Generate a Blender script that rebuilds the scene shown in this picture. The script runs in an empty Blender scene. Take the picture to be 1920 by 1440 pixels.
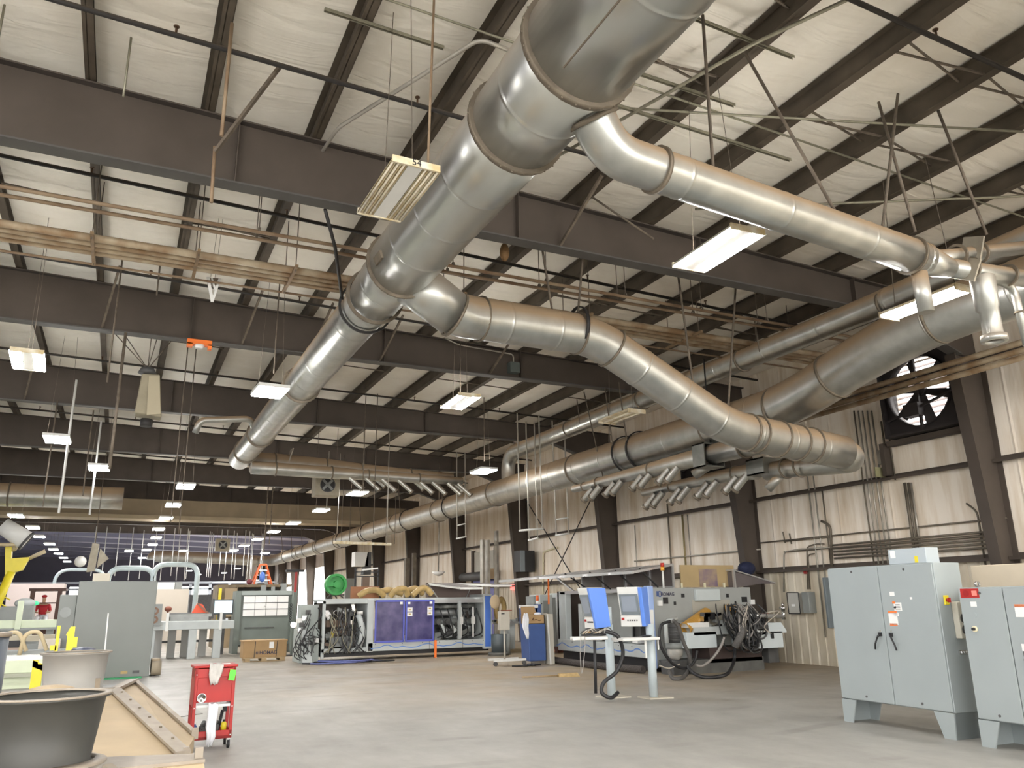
import bpy, bmesh, math, random
from mathutils import Vector, Matrix
random.seed(7)
V = Vector
PI = math.pi
SC = bpy.context.scene
COL = SC.collection
ORD = ['first', 'second', 'third', 'fourth', 'fifth', 'sixth', 'seventh', 'eighth', 'ninth', 'tenth', 'eleventh',
       'twelfth', 'thirteenth', 'fourteenth', 'fifteenth', 'sixteenth', 'seventeenth', 'eighteenth', 'nineteenth', 'twentieth']

# ------------------------------------------------------------ camera
H = 1.74
FPX = 1490.0
CR = Matrix(((0.90141851, -0.10163954, -0.42084923), (-0.43269775, -0.24459361, -0.86772497), (-0.01474187, 0.96428386, -0.26446041)))
# rows of CR are the world axes seen from the camera: world = CR @ cam (fixed below to an exact rotation)
def _orth():
    y = V((217 - 960, -(1140 - 720), -FPX)).normalized()
    z = V((880 - 960, 4740 + 720, -FPX)); z = (z - y * z.dot(y)).normalized()
    x = y.cross(z)
    return Matrix((x, y, z))
CR = _orth()
def ray(px, py):
    return CR @ V((px - 960, -(py - 720), -FPX))
def P(k, v, px, py):
    """world point seen at a photo pixel on the plane k = v (survey helper)"""
    d = ray(px, py)
    s = {'x': lambda: v / d.x, 'y': lambda: v / d.y, 'z': lambda: (v - H) / d.z, 'd': lambda: v / FPX}[k]()
    return d * s + V((0, 0, H))
cam = bpy.data.cameras.new('camera')
cam.sensor_width = 36
cam.lens = FPX / 1920 * 36
cam.clip_start = 0.05
cam.clip_end = 400
co = bpy.data.objects.new('camera', cam)
COL.objects.link(co)
co.matrix_world = Matrix.Translation((0, 0, H)) @ CR.to_4x4()
SC.camera = co

# ------------------------------------------------------------ materials
MATS = {}
def mat(name, col, rough=0.6, metal=0.0, noise=0.0, nscale=4.0, col2=None, bump=0.0, bscale=30.0, emit=None, estr=0.0, trans=0.0, dust=0.0, alpha=1.0, stretch=None, dcol=(0.33, 0.22, 0.12, 1)):
    if name in MATS:
        return MATS[name]
    m = bpy.data.materials.new(name)
    m.use_nodes = True
    nt = m.node_tree
    N = nt.nodes
    L = nt.links
    b = N['Principled BSDF']
    c = (*col, 1)
    b.inputs['Base Color'].default_value = c
    b.inputs['Roughness'].default_value = rough
    b.inputs['Metallic'].default_value = metal
    tc = N.new('ShaderNodeTexCoord')
    src = tc.outputs['Object']
    if stretch:
        mp = N.new('ShaderNodeMapping')
        mp.inputs['Scale'].default_value = stretch
        L.new(src, mp.inputs['Vector'])
        src = mp.outputs['Vector']
    out = None
    nz = N.new('ShaderNodeTexNoise')
    nz.inputs['Scale'].default_value = nscale
    nz.inputs['Detail'].default_value = 5
    L.new(src, nz.inputs['Vector'])
    rp = N.new('ShaderNodeValToRGB')
    k = max(noise, 0.02)
    rp.color_ramp.elements[0].position = 0.35
    rp.color_ramp.elements[1].position = 0.68
    c2 = (*col2, 1) if col2 else (col[0] * (1 - k), col[1] * (1 - k), col[2] * (1 - k), 1)
    rp.color_ramp.elements[0].color = c2
    rp.color_ramp.elements[1].color = c
    L.new(nz.outputs['Fac'], rp.inputs['Fac'])
    out = rp.outputs['Color']
    if dust > 0:
        g = N.new('ShaderNodeNewGeometry')
        sx = N.new('ShaderNodeSeparateXYZ')
        L.new(g.outputs['Normal'], sx.inputs[0])
        mr = N.new('ShaderNodeMapRange')
        mr.inputs['From Min'].default_value = -0.3
        mr.inputs['From Max'].default_value = 0.35
        mr.inputs['To Max'].default_value = dust
        L.new(sx.outputs['Z'], mr.inputs['Value'])
        mx = N.new('ShaderNodeMix')
        mx.data_type = 'RGBA'
        L.new(mr.outputs[0], mx.inputs['Factor'])
        L.new(out, mx.inputs['A'])
        mx.inputs['B'].default_value = dcol
        out = mx.outputs['Result']
        if metal > 0:
            sb = N.new('ShaderNodeMath')
            sb.operation = 'SUBTRACT'
            sb.inputs[0].default_value = metal
            sb.use_clamp = True
            L.new(mr.outputs[0], sb.inputs[1])
            L.new(sb.outputs[0], b.inputs['Metallic'])
            ad = N.new('ShaderNodeMath')
            ad.operation = 'MULTIPLY_ADD'
            ad.inputs[1].default_value = 0.6
            ad.inputs[2].default_value = rough
            ad.use_clamp = True
            L.new(mr.outputs[0], ad.inputs[0])
            L.new(ad.outputs[0], b.inputs['Roughness'])
    L.new(out, b.inputs['Base Color'])
    if bump > 0:
        n2 = N.new('ShaderNodeTexNoise')
        n2.inputs['Scale'].default_value = bscale
        n2.inputs['Detail'].default_value = 3
        L.new(src, n2.inputs['Vector'])
        bp = N.new('ShaderNodeBump')
        bp.inputs['Strength'].default_value = bump
        bp.inputs['Distance'].default_value = 0.05
        L.new(n2.outputs['Fac'], bp.inputs['Height'])
        L.new(bp.outputs['Normal'], b.inputs['Normal'])
    if emit:
        b.inputs['Emission Color'].default_value = (*emit, 1)
        b.inputs['Emission Strength'].default_value = estr
    if trans:
        b.inputs['Transmission Weight'].default_value = trans
    if alpha < 1:
        b.inputs['Alpha'].default_value = alpha
    MATS[name] = m
    return m

steel = mat('dark_painted_steel', (0.06, 0.048, 0.042), 0.7, 0, 0.35, 1.2, dust=0.35, dcol=(0.2, 0.15, 0.1, 1))
purl = mat('purlin_steel', (0.1, 0.078, 0.055), 0.7, 0, 0.4, 2)
galv = mat('galvanised_duct', (0.53, 0.54, 0.51), 0.32, 0.9, 0.22, 3.2, dust=0.9)
galv_near = mat('galvanised_duct_clean', (0.57, 0.58, 0.55), 0.3, 0.9, 0.18, 1.6, dust=0.5, stretch=(1, .25, 1))
ringm = mat('duct_ring_steel', (0.24, 0.2, 0.15), 0.6, 0.5, 0.3, 6)
blackiron = mat('black_iron_band', (0.03, 0.028, 0.027), 0.55, 0.3)
rodm = mat('dusty_rod', (0.18, 0.145, 0.11), 0.7, 0.2, 0.4, 8)
rodl = mat('pale_conduit', (0.55, 0.52, 0.46), 0.45, 0.5, 0.2, 3)
sprk = mat('black_pipe', (0.022, 0.018, 0.016), 0.6, 0.1, 0.3, 4, dust=0.5, dcol=(0.12, 0.09, 0.06, 1))
pipe_t = mat('rusty_cream_pipe', (0.5, 0.42, 0.3), 0.6, 0.1, 0.4, 2.5, col2=(0.26, 0.16, 0.08))
pipe_o = mat('rusty_pipe', (0.3, 0.22, 0.14), 0.65, 0.1, 0.4, 2.5, col2=(0.17, 0.1, 0.055))
strut = mat('galvanised_strut', (0.34, 0.32, 0.24), 0.5, 0.5, 0.3, 8)
white_p = mat('white_paint', (0.75, 0.75, 0.72), 0.4, 0, 0.06, 3)
fixm = mat('fixture_white', (0.8, 0.75, 0.62), 0.35, 0, 0.12, 6, col2=(0.6, 0.47, 0.25))
ltgrey = mat('machine_light_grey', (0.5, 0.535, 0.53), 0.45, 0, 0.08, 3)
mgrey = mat('machine_mid_grey', (0.27, 0.285, 0.275), 0.5, 0, 0.12, 3)
dgrey = mat('machine_dark_grey', (0.09, 0.09, 0.09), 0.55, 0, 0.3, 5)
cabm = mat('cabinet_grey', (0.335, 0.375, 0.38), 0.42, 0, 0.05, 2)
blackm = mat('black_rubber', (0.018, 0.018, 0.02), 0.5)
whitem = mat('white_label', (0.8, 0.8, 0.78), 0.5)
redm = mat('red_enamel', (0.42, 0.018, 0.015), 0.42, 0, 0.15, 4)
yel = mat('yellow_paint', (0.8, 0.66, 0.03), 0.4, 0, 0.1, 4)
bluem = mat('blue_paint', (0.09, 0.2, 0.62), 0.35, 0, 0.08, 3)
bluedk = mat('dark_blue_paint', (0.045, 0.09, 0.24), 0.45, 0, 0.15, 3)
orange = mat('orange_plastic', (0.9, 0.2, 0.03), 0.45)
tanh = mat('tan_hose', (0.5, 0.35, 0.14), 0.5, 0, 0.3, 5)
chrome = mat('bright_steel', (0.7, 0.7, 0.7), 0.2, 1.0, 0.1, 5)
kraft = mat('cardboard', (0.42, 0.27, 0.13), 0.75, 0, 0.12, 3)
wood = mat('bare_wood', (0.5, 0.36, 0.2), 0.7, 0, 0.3, 5, stretch=(1, 8, 8))

# ------------------------------------------------------------ mesh helpers
class M:
    """collects shapes into one mesh"""
    def __init__(s):
        s.b = bmesh.new()
    def box(s, x0, x1, y0, y1, z0, z1):
        vs = [s.b.verts.new((x, y, z)) for z in (z0, z1) for y in (y0, y1) for x in (x0, x1)]
        for f in ((0, 2, 3, 1), (4, 5, 7, 6), (0, 1, 5, 4), (2, 6, 7, 3), (0, 4, 6, 2), (1, 3, 7, 5)):
            s.b.faces.new([vs[i] for i in f])
        return s
    def bx(s, c, d, rot=None):
        """box centred at c with full size d, optional rotation matrix"""
        c = V(c)
        vs = []
        for z in (-.5, .5):
            for y in (-.5, .5):
                for x in (-.5, .5):
                    p = V((x * d[0], y * d[1], z * d[2]))
                    if rot:
                        p = rot @ p
                    vs.append(s.b.verts.new(c + p))
        for f in ((0, 2, 3, 1), (4, 5, 7, 6), (0, 1, 5, 4), (2, 6, 7, 3), (0, 4, 6, 2), (1, 3, 7, 5)):
            s.b.faces.new([vs[i] for i in f])
        return s
    def hexa(s, p):
        """8 points: bottom loop 0-3 then top loop 4-7"""
        vs = [s.b.verts.new(q) for q in p]
        for f in ((3, 2, 1, 0), (4, 5, 6, 7), (0, 1, 5, 4), (1, 2, 6, 5), (2, 3, 7, 6), (3, 0, 4, 7)):
            s.b.faces.new([vs[i] for i in f])
        return s
    def prism(s, pts, v):
        """polygon pts (3-D) extruded by vector v"""
        a = [s.b.verts.new(p) for p in pts]
        c = [s.b.verts.new(V(p) + V(v)) for p in pts]
        n = len(pts)
        s.b.faces.new(a[::-1]); s.b.faces.new(c)
        for i in range(n):
            s.b.faces.new((a[i], a[(i + 1) % n], c[(i + 1) % n], c[i]))
        return s
    def bar(s, a, b, w, h=None, up=(0, 0, 1)):
        """rectangular bar from a to b, width w, height h"""
        a = V(a); b = V(b); h = h or w
        d = (b - a); l = d.length; d.normalize()
        u = V(up)
        if abs(d.dot(u)) > .95:
            u = V((0, 1, 0)) if abs(d.y) < .9 else V((1, 0, 0))
        sx = d.cross(u).normalized(); uz = sx.cross(d)
        pts = []
        for q in (a, b):
            for i, j in ((-1, -1), (1, -1), (1, 1), (-1, 1)):
                pts.append(q + sx * (i * w / 2) + uz * (j * h / 2))
        return s.hexa(pts)
    def tube(s, pts, r, n=10, cap=True):
        """swept tube; r a number or a list"""
        pts = [V(p) for p in pts]
        m = len(pts)
        rs = r if isinstance(r, (list, tuple)) else [r] * m
        t = []
        for i in range(m):
            a = pts[max(i - 1, 0)]; c = pts[min(i + 1, m - 1)]
            q = V((0, 0, 0))
            if i > 0: q += (pts[i] - pts[i - 1]).normalized() if (pts[i] - pts[i - 1]).length > 1e-7 else V((0, 0, 0))
            if i < m - 1: q += (pts[i + 1] - pts[i]).normalized() if (pts[i + 1] - pts[i]).length > 1e-7 else V((0, 0, 0))
            if q.length < 1e-6: q = (c - a)
            t.append(q.normalized())
        u = V((0, 0, 1)) if abs(t[0].z) < .9 else V((1, 0, 0))
        u = (u - t[0] * u.dot(t[0])).normalized()
        rings = []
        for i in range(m):
            u = (u - t[i] * u.dot(t[i]))
            u = u.normalized() if u.length > 1e-6 else t[i].orthogonal().normalized()
            w = t[i].cross(u)
            rings.append([s.b.verts.new(pts[i] + (u * math.cos(2 * PI * k / n) + w * math.sin(2 * PI * k / n)) * rs[i]) for k in range(n)])
        for i in range(m - 1):
            for k in range(n):
                f = s.b.faces.new((rings[i][k], rings[i][(k + 1) % n], rings[i + 1][(k + 1) % n], rings[i + 1][k]))
                f.smooth = True
        if cap:
            s.b.faces.new(rings[0][::-1]); s.b.faces.new(rings[-1])
        return s
    def cyl(s, a, b, r, r2=None, n=16, cap=True):
        return s.tube([a, b], [r, r if r2 is None else r2], n, cap)
    def ring(s, a, b, r0, r1, n=24):
        """hollow sleeve between a and b, inner radius r0, outer r1"""
        a = V(a); b = V(b); t = (b - a).normalized()
        u = t.orthogonal().normalized(); w = t.cross(u)
        L = []
        for p, r in ((a, r0), (a, r1), (b, r1), (b, r0)):
            L.append([s.b.verts.new(p + (u * math.cos(2 * PI * k / n) + w * math.sin(2 * PI * k / n)) * r) for k in range(n)])
        for i in range(4):
            A = L[i]; B = L[(i + 1) % 4]
            for k in range(n):
                f = s.b.faces.new((A[k], A[(k + 1) % n], B[(k + 1) % n], B[k]))
                f.smooth = i in (1, 3)
        return s
    def lathe(s, c, prof, n=24, axis='z'):
        """prof: (r, h) list around vertical axis through c"""
        c = V(c)
        rings = []
        for r, h in prof:
            if r < 1e-5:
                rings.append([s.b.verts.new(c + V((0, 0, h)))])
            else:
                rings.append([s.b.verts.new(c + V((r * math.cos(2 * PI * k / n), r * math.sin(2 * PI * k / n), h))) for k in range(n)])
        for A, B in zip(rings, rings[1:]):
            for k in range(n):
                k2 = (k + 1) % n
                if len(A) == 1 and len(B) == 1: continue
                if len(A) == 1: f = s.b.faces.new((A[0], B[k2], B[k]))
                elif len(B) == 1: f = s.b.faces.new((A[k], A[k2], B[0]))
                else: f = s.b.faces.new((A[k], A[k2], B[k2], B[k]))
                f.smooth = True
        return s
    def sph(s, c, r, sx=1, sy=1, sz=1, n=12):
        prof = [(math.sin(PI * i / 8) * r, -math.cos(PI * i / 8) * r) for i in range(9)]
        v0 = len(s.b.verts)
        s.lathe((0, 0, 0), prof, n)
        s.b.verts.ensure_lookup_table()
        for v in list(s.b.verts)[v0:]:
            v.co = V(c) + V((v.co.x * sx, v.co.y * sy, v.co.z * sz))
        return s
    def face(s, pts):
        s.b.faces.new([s.b.verts.new(p) for p in pts])
        return s
    def build(s, name, m, parent=None, bevel=0.0, seg=1, world=True):
        me = bpy.data.meshes.new(name)
        bmesh.ops.recalc_face_normals(s.b, faces=s.b.faces)
        off = V((0, 0, 0))
        if parent is not None and world:
            off = wloc(parent)
        if off.length > 0:
            for v in s.b.verts: v.co -= off
        s.b.to_mesh(me); s.b.free()
        o = bpy.data.objects.new(name, me)
        COL.objects.link(o)
        me.materials.append(m)
        if parent is not None:
            o.parent = parent
        if bevel > 0:
            md = o.modifiers.new('bevel', 'BEVEL')
            md.width = bevel; md.segments = seg; md.limit_method = 'ANGLE'; md.angle_limit = 0.7
        return o
def wloc(o):
    p = V((0, 0, 0))
    while o is not None:
        p += V(o.location)
        o = o.parent
    return p
def tag(o, label=None, cat=None, group=None, kind=None):
    if label: o['label'] = label
    if cat: o['category'] = cat
    if group: o['group'] = group
    if kind: o['kind'] = kind
    return o
def thing(name, label, cat, loc=(0, 0, 0), group=None, rz=0):
    o = bpy.data.objects.new(name, None)
    COL.objects.link(o)
    o.empty_display_size = .1
    o.location = loc
    o.rotation_euler = (0, 0, rz)
    return tag(o, label, cat, group)
def copy_tree(o, parent=None):
    c = o.copy(); COL.objects.link(c)
    if parent is not None: c.parent = parent
    for ch in list(o.children): copy_tree(ch, c)
    return c
def arcpath(pts, rad, n=6):
    """polyline with rounded corners"""
    pts = [V(p) for p in pts]
    out = [pts[0]]
    for i in range(1, len(pts) - 1):
        a, b, c = pts[i - 1], pts[i], pts[i + 1]
        r = rad[i - 1] if isinstance(rad, (list, tuple)) else rad
        d1 = (a - b); d2 = (c - b)
        l = min(r, d1.length * .49, d2.length * .49)
        p0 = b + d1.normalized() * l; p1 = b + d2.normalized() * l
        for k in range(n + 1):
            t = k / n
            out.append(p0 * (1 - t) ** 2 + b * 2 * t * (1 - t) + p1 * t * t)
    out.append(pts[-1])
    return out
def ductpath(pts, r, bead=1.2, step=None):
    """points and radii for a duct with raised seam beads"""
    pts = [V(p) for p in pts]
    P_, R_ = [pts[0]], [r]
    acc = 0
    for a, b in zip(pts, pts[1:]):
        L = (b - a).length
        if L < 1e-6: continue
        d = (b - a) / L
        t = bead - acc
        while t < L - .05:
            if t > .05:
                for q, k in ((-.036, 1), (-.018, 1), (-.008, 1.022), (.008, 1.022), (.018, 1), (.036, 1)):
                    P_.append(a + d * (t + q)); R_.append(r * k)
            t += bead
        acc = (acc + L) % bead
        P_.append(b); R_.append(r)
    return P_, R_
def duct_body(name, pts, r, m, parent, bead=1.2, n=28):
    a, b = ductpath(pts, r, bead)
    return M().tube(a, b, n).build(name, m, parent)
def flange(parent, p, d, r, w=.05, out=.03, m=None, name='flange_ring'):
    p = V(p); d = V(d).normalized()
    return M().ring(p - d * w / 2, p + d * w / 2, r - .005, r + out, 28).build(name, m or ringm, parent)
def text(s, loc, size, rot, m, parent=None, name='lettering', ext=.002, bold=0, center=True, sx=1):
    cu = bpy.data.curves.new(name, 'FONT')
    cu.body = s; cu.size = size; cu.extrude = ext; cu.offset = bold
    if center: cu.align_x = 'CENTER'; cu.align_y = 'CENTER'
    t = bpy.data.objects.new(name, cu)
    COL.objects.link(t)
    bpy.context.view_layer.update()
    me = bpy.data.meshes.new_from_object(t)
    bpy.data.objects.remove(t)
    R = rot.to_4x4() if isinstance(rot, Matrix) else Matrix.Rotation(0, 4, 'X')
    me.transform(R @ Matrix.Diagonal((sx, 1, 1, 1)))
    o = bpy.data.objects.new(name, me); COL.objects.link(o)
    me.materials.append(m)
    o.parent = parent
    o.location = V(loc) - (wloc(parent) if parent else V((0, 0, 0)))
    return o
# text facing -Y and facing -X
TY = Matrix.Rotation(PI / 2, 3, 'X')
TX = Matrix.Rotation(-PI / 2, 3, 'Z') @ Matrix.Rotation(PI / 2, 3, 'X')
# ============================================================ SHELL
WX = 17.05            # right wall
YR = [10.9 + 7.62 * k for k in range(-1, 14)]   # rafter lines
def zp(x): return 8.61 - 0.03 * x               # underside of purlins
# floor material: grey trowelled concrete with tan sawdust film and tyre marks
def floor_mat():
    m = bpy.data.materials.new('dusty_concrete'); m.use_nodes = True
    nt = m.node_tree; N = nt.nodes; L = nt.links; b = N['Principled BSDF']
    g = N.new('ShaderNodeTexCoord')
    def noise(sc, det=6, rough=.6, stretch=None):
        n = N.new('ShaderNodeTexNoise'); n.inputs['Scale'].default_value = sc; n.inputs['Detail'].default_value = det; n.inputs['Roughness'].default_value = rough
        if stretch:
            mp = N.new('ShaderNodeMapping'); mp.inputs['Scale'].default_value = stretch; L.new(g.outputs['Object'], mp.inputs['Vector']); L.new(mp.outputs['Vector'], n.inputs['Vector'])
        else: L.new(g.outputs['Object'], n.inputs['Vector'])
        return n.outputs['Fac']
    def ramp(f, p0, p1, c0, c1):
        r = N.new('ShaderNodeValToRGB'); r.color_ramp.elements[0].position = p0; r.color_ramp.elements[1].position = p1
        r.color_ramp.elements[0].color = c0; r.color_ramp.elements[1].color = c1; L.new(f, r.inputs['Fac']); return r.outputs['Color']
    def mix(f, a, c, mode='MIX'):
        x = N.new('ShaderNodeMix'); x.data_type = 'RGBA'; x.blend_type = mode
        if isinstance(f, float): x.inputs['Factor'].default_value = f
        else: L.new(f, x.inputs['Factor'])
        for k, q in (('A', a), ('B', c)):
            if isinstance(q, tuple): x.inputs[k].default_value = q
            else: L.new(q, x.inputs[k])
        return x.outputs['Result']
    base = ramp(noise(.35), .3, .72, (.27, .262, .24, 1), (.385, .375, .345, 1))
    base = mix(.35, base, ramp(noise(1.6, 8, .7, (1, .35, 1)), .35, .65, (.23, .22, .2, 1), (.405, .392, .36, 1)))
    # dusty tan film, strongest toward the machines along the right wall
    sp = N.new('ShaderNodeSeparateXYZ'); L.new(g.outputs['Object'], sp.inputs[0])
    def lin(sock, a, c):
        r = N.new('ShaderNodeMapRange'); r.inputs['From Min'].default_value = a; r.inputs['From Max'].default_value = c; L.new(sock, r.inputs['Value']); return r.outputs[0]
    fx = lin(sp.outputs['X'], 1.0, 9.0); fy = lin(sp.outputs['Y'], 11.5, 17.0)
    mu = N.new('ShaderNodeMath'); mu.operation = 'MULTIPLY'; L.new(fx, mu.inputs[0]); L.new(fy, mu.inputs[1])
    nn = ramp(noise(.5, 6), .3, .6, (.25, .25, .25, 1), (1, 1, 1, 1))
    mu2 = N.new('ShaderNodeMath'); mu2.operation = 'MULTIPLY'; L.new(mu.outputs[0], mu2.inputs[0]); L.new(nn, mu2.inputs[1])
    base = mix(mu2.outputs[0], base, (.37, .285, .185, 1))
    # tyre scuffs: thin arcs
    wv = N.new('ShaderNodeTexWave'); wv.wave_type = 'RINGS'; wv.inputs['Scale'].default_value = .16; wv.inputs['Distortion'].default_value = 3.0; wv.inputs['Detail'].default_value = 1
    mp = N.new('ShaderNodeMapping'); mp.inputs['Location'].default_value = (-4, -2, 0); L.new(g.outputs['Object'], mp.inputs['Vector']); L.new(mp.outputs['Vector'], wv.inputs['Vector'])
    sc = ramp(wv.outputs['Fac'], .955, .99, (0, 0, 0, 1), (1, 1, 1, 1))
    gate = ramp(noise(.6, 2), .5, .62, (0, 0, 0, 1), (.35, .35, .35, 1))
    mm = N.new('ShaderNodeMath'); mm.operation = 'MULTIPLY'; L.new(sc, mm.inputs[0]); L.new(gate, mm.inputs[1])
    base = mix(mm.outputs[0], base, (.17, .155, .14, 1))
    L.new(base, b.inputs['Base Color'])
    rr = ramp(noise(.9, 5), .3, .7, (.42, .42, .42, 1), (.72, .72, .72, 1)); L.new(rr, b.inputs['Roughness'])
    bp = N.new('ShaderNodeBump'); bp.inputs['Strength'].default_value = .08; L.new(noise(9, 6), bp.inputs['Height']); L.new(bp.outputs['Normal'], b.inputs['Normal'])
    return m
o = M().box(-45, 22, -14, 140, -.3, 0).build('floor', floor_mat()); tag(o, 'grey concrete factory floor with tan dust and tyre marks', 'floor', kind='structure')

def insul_mat(name, base, dirt, vert):
    """white vinyl-faced insulation, vertical stains on a wall, sooty blotches on a ceiling"""
    m = bpy.data.materials.new(name); m.use_nodes = True
    nt = m.node_tree; N = nt.nodes; L = nt.links; b = N['Principled BSDF']
    g = N.new('ShaderNodeTexCoord')
    mp = N.new('ShaderNodeMapping'); mp.inputs['Scale'].default_value = (1, 3.0, .35) if vert else (1, .7, 1)
    L.new(g.outputs['Object'], mp.inputs['Vector'])
    n = N.new('ShaderNodeTexNoise'); n.inputs['Scale'].default_value = .9 if vert else .5; n.inputs['Detail'].default_value = 7; n.inputs['Roughness'].default_value = .62
    L.new(mp.outputs['Vector'], n.inputs['Vector'])
    r = N.new('ShaderNodeValToRGB'); r.color_ramp.elements[0].position = .27 if vert else .3; r.color_ramp.elements[1].position = .58
    r.color_ramp.elements[0].color = (*dirt, 1); r.color_ramp.elements[1].color = (*base, 1)
    L.new(n.outputs['Fac'], r.inputs['Fac'])
    L.new(r.outputs['Color'], b.inputs['Base Color'])
    b.inputs['Roughness'].default_value = .45
    mp2 = N.new('ShaderNodeMapping'); mp2.inputs['Scale'].default_value = (.6, .6, .25) if vert else (.35, 1.6, 1)
    L.new(g.outputs['Object'], mp2.inputs['Vector'])
    n2 = N.new('ShaderNodeTexNoise'); n2.inputs['Scale'].default_value = 2.2; n2.inputs['Detail'].default_value = 3; n2.inputs['Distortion'].default_value = 1.0
    L.new(mp2.outputs['Vector'], n2.inputs['Vector'])
    bp = N.new('ShaderNodeBump'); bp.inputs['Strength'].default_value = .35; bp.inputs['Distance'].default_value = .12
    L.new(n2.outputs['Fac'], bp.inputs['Height']); L.new(bp.outputs['Normal'], b.inputs['Normal'])
    return m
ins_c = insul_mat('ceiling_insulation', (.9, .86, .77), (.76, .7, .6), False)
ins_w = insul_mat('wall_insulation', (.93, .85, .74), (.66, .53, .37), True)
# ceiling: sagging insulation between the purlins
m_ = M()
PX0 = -1.05                                             # a purlin line; spacing 1.524 m
PXS = [PX0 + 1.524 * k for k in range(-20, 12)]
PXS = [x for x in PXS if x < 16.6]
xs = []
for x in PXS:
    for q in (0, .25, .5, .75): xs.append(x + 1.524 * q)
xs = [x for x in xs if x < WX] + [WX + .14]
ys = [-14 + 3.81 / 2 * i for i in range(0, 46)]
grid = []
for y in ys:
    row = []
    for i, x in enumerate(xs):
        sag = (0, .045, .06, .045)[i % 4] * (1 + .3 * math.sin(y * 1.7 + x))
        row.append(m_.b.verts.new((x, y, zp(x) + .33 - sag)))
    grid.append(row)
for i in range(len(ys) - 1):
    for j in range(len(xs) - 1):
        f = m_.b.faces.new((grid[i][j], grid[i][j + 1], grid[i + 1][j + 1], grid[i + 1][j])); f.smooth = True
o = m_.build('ceiling', ins_c)
md = o.modifiers.new('thick', 'SOLIDIFY'); md.thickness = .1; md.offset = 1
tag(o, 'cream insulated roof lining between the dark purlins', 'ceiling', kind='structure')
deck = mat('far_deck_haze', (.5, .5, .66), .55, 0, .15, .4)  # bluish haze of the far end is put into this colour
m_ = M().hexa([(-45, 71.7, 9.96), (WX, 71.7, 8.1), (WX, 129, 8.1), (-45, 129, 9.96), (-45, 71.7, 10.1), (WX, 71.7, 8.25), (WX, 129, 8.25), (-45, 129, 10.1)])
o = m_.build('ceiling', deck); tag(o, 'metal roof deck over the far end of the hall, bluish haze put in its colour', 'ceiling', kind='structure')
for k in range(7):
    y = 75 + 7.6 * k
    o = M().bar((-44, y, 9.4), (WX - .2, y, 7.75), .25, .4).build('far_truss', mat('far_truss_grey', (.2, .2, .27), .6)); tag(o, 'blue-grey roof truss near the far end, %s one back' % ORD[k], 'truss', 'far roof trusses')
# right wall: upper insulated sheet, lower ribbed liner
m_ = M()
for (a, b, c, d) in ((-14, 11.25, 0, 9.3), (13.15, 19.2, 0, 9.3), (21.2, 72, 0, 9.3), (11.25, 13.15, 0, 5.5), (11.25, 13.15, 7.35, 9.3), (19.2, 21.2, 0, 5.6), (19.2, 21.2, 7.3, 9.3)): m_.box(WX, WX + .15, a, b, c, d)
m_.box(WX, WX + .15, 72, 94, 5.2, 9.3)
m_.box(WX, WX + .15, 94, 130, 0, 9.3)
for k in range(0, 95):                                  # shallow vertical folds
    y = -6 + k * .82
    if 11 < y < 13.2 or 19 < y < 21.3: continue
    m_.prism([(WX, y, 2.5), (WX - .012, y + .05, 2.5), (WX, y + .1, 2.5)], (0, 0, 6))
o = m_.build('wall_right', ins_w); tag(o, 'stained cream insulated side wall on the right', 'wall', kind='structure')
liner = mat('wall_liner', (.74, .68, .56), .5, 0, .35, 1.6, col2=(.52, .45, .33), stretch=(1, 1, .3))
m_ = M()
y = -6
while y < 71.5:
    m_.hexa([(WX, y, 0), (WX - .045, y + .04, 0), (WX - .045, y + .26, 0), (WX, y + .3, 0), (WX, y, 2.46), (WX - .045, y + .04, 2.46), (WX - .045, y + .26, 2.46), (WX, y + .3, 2.46)])
    y += .305
o = m_.build('trim_1', liner); tag(o, 'ribbed cream metal liner along the foot of the right wall', 'wall liner', kind='structure')
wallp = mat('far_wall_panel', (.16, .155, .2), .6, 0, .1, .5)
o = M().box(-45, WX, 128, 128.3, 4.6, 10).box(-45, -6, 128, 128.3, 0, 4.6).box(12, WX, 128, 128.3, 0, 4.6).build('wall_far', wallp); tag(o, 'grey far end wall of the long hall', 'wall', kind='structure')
o = M().box(-45.2, -45, -14, 128, 0, 10).build('wall_left', wallp); tag(o, 'grey wall beyond the left side', 'wall', kind='structure')

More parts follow.
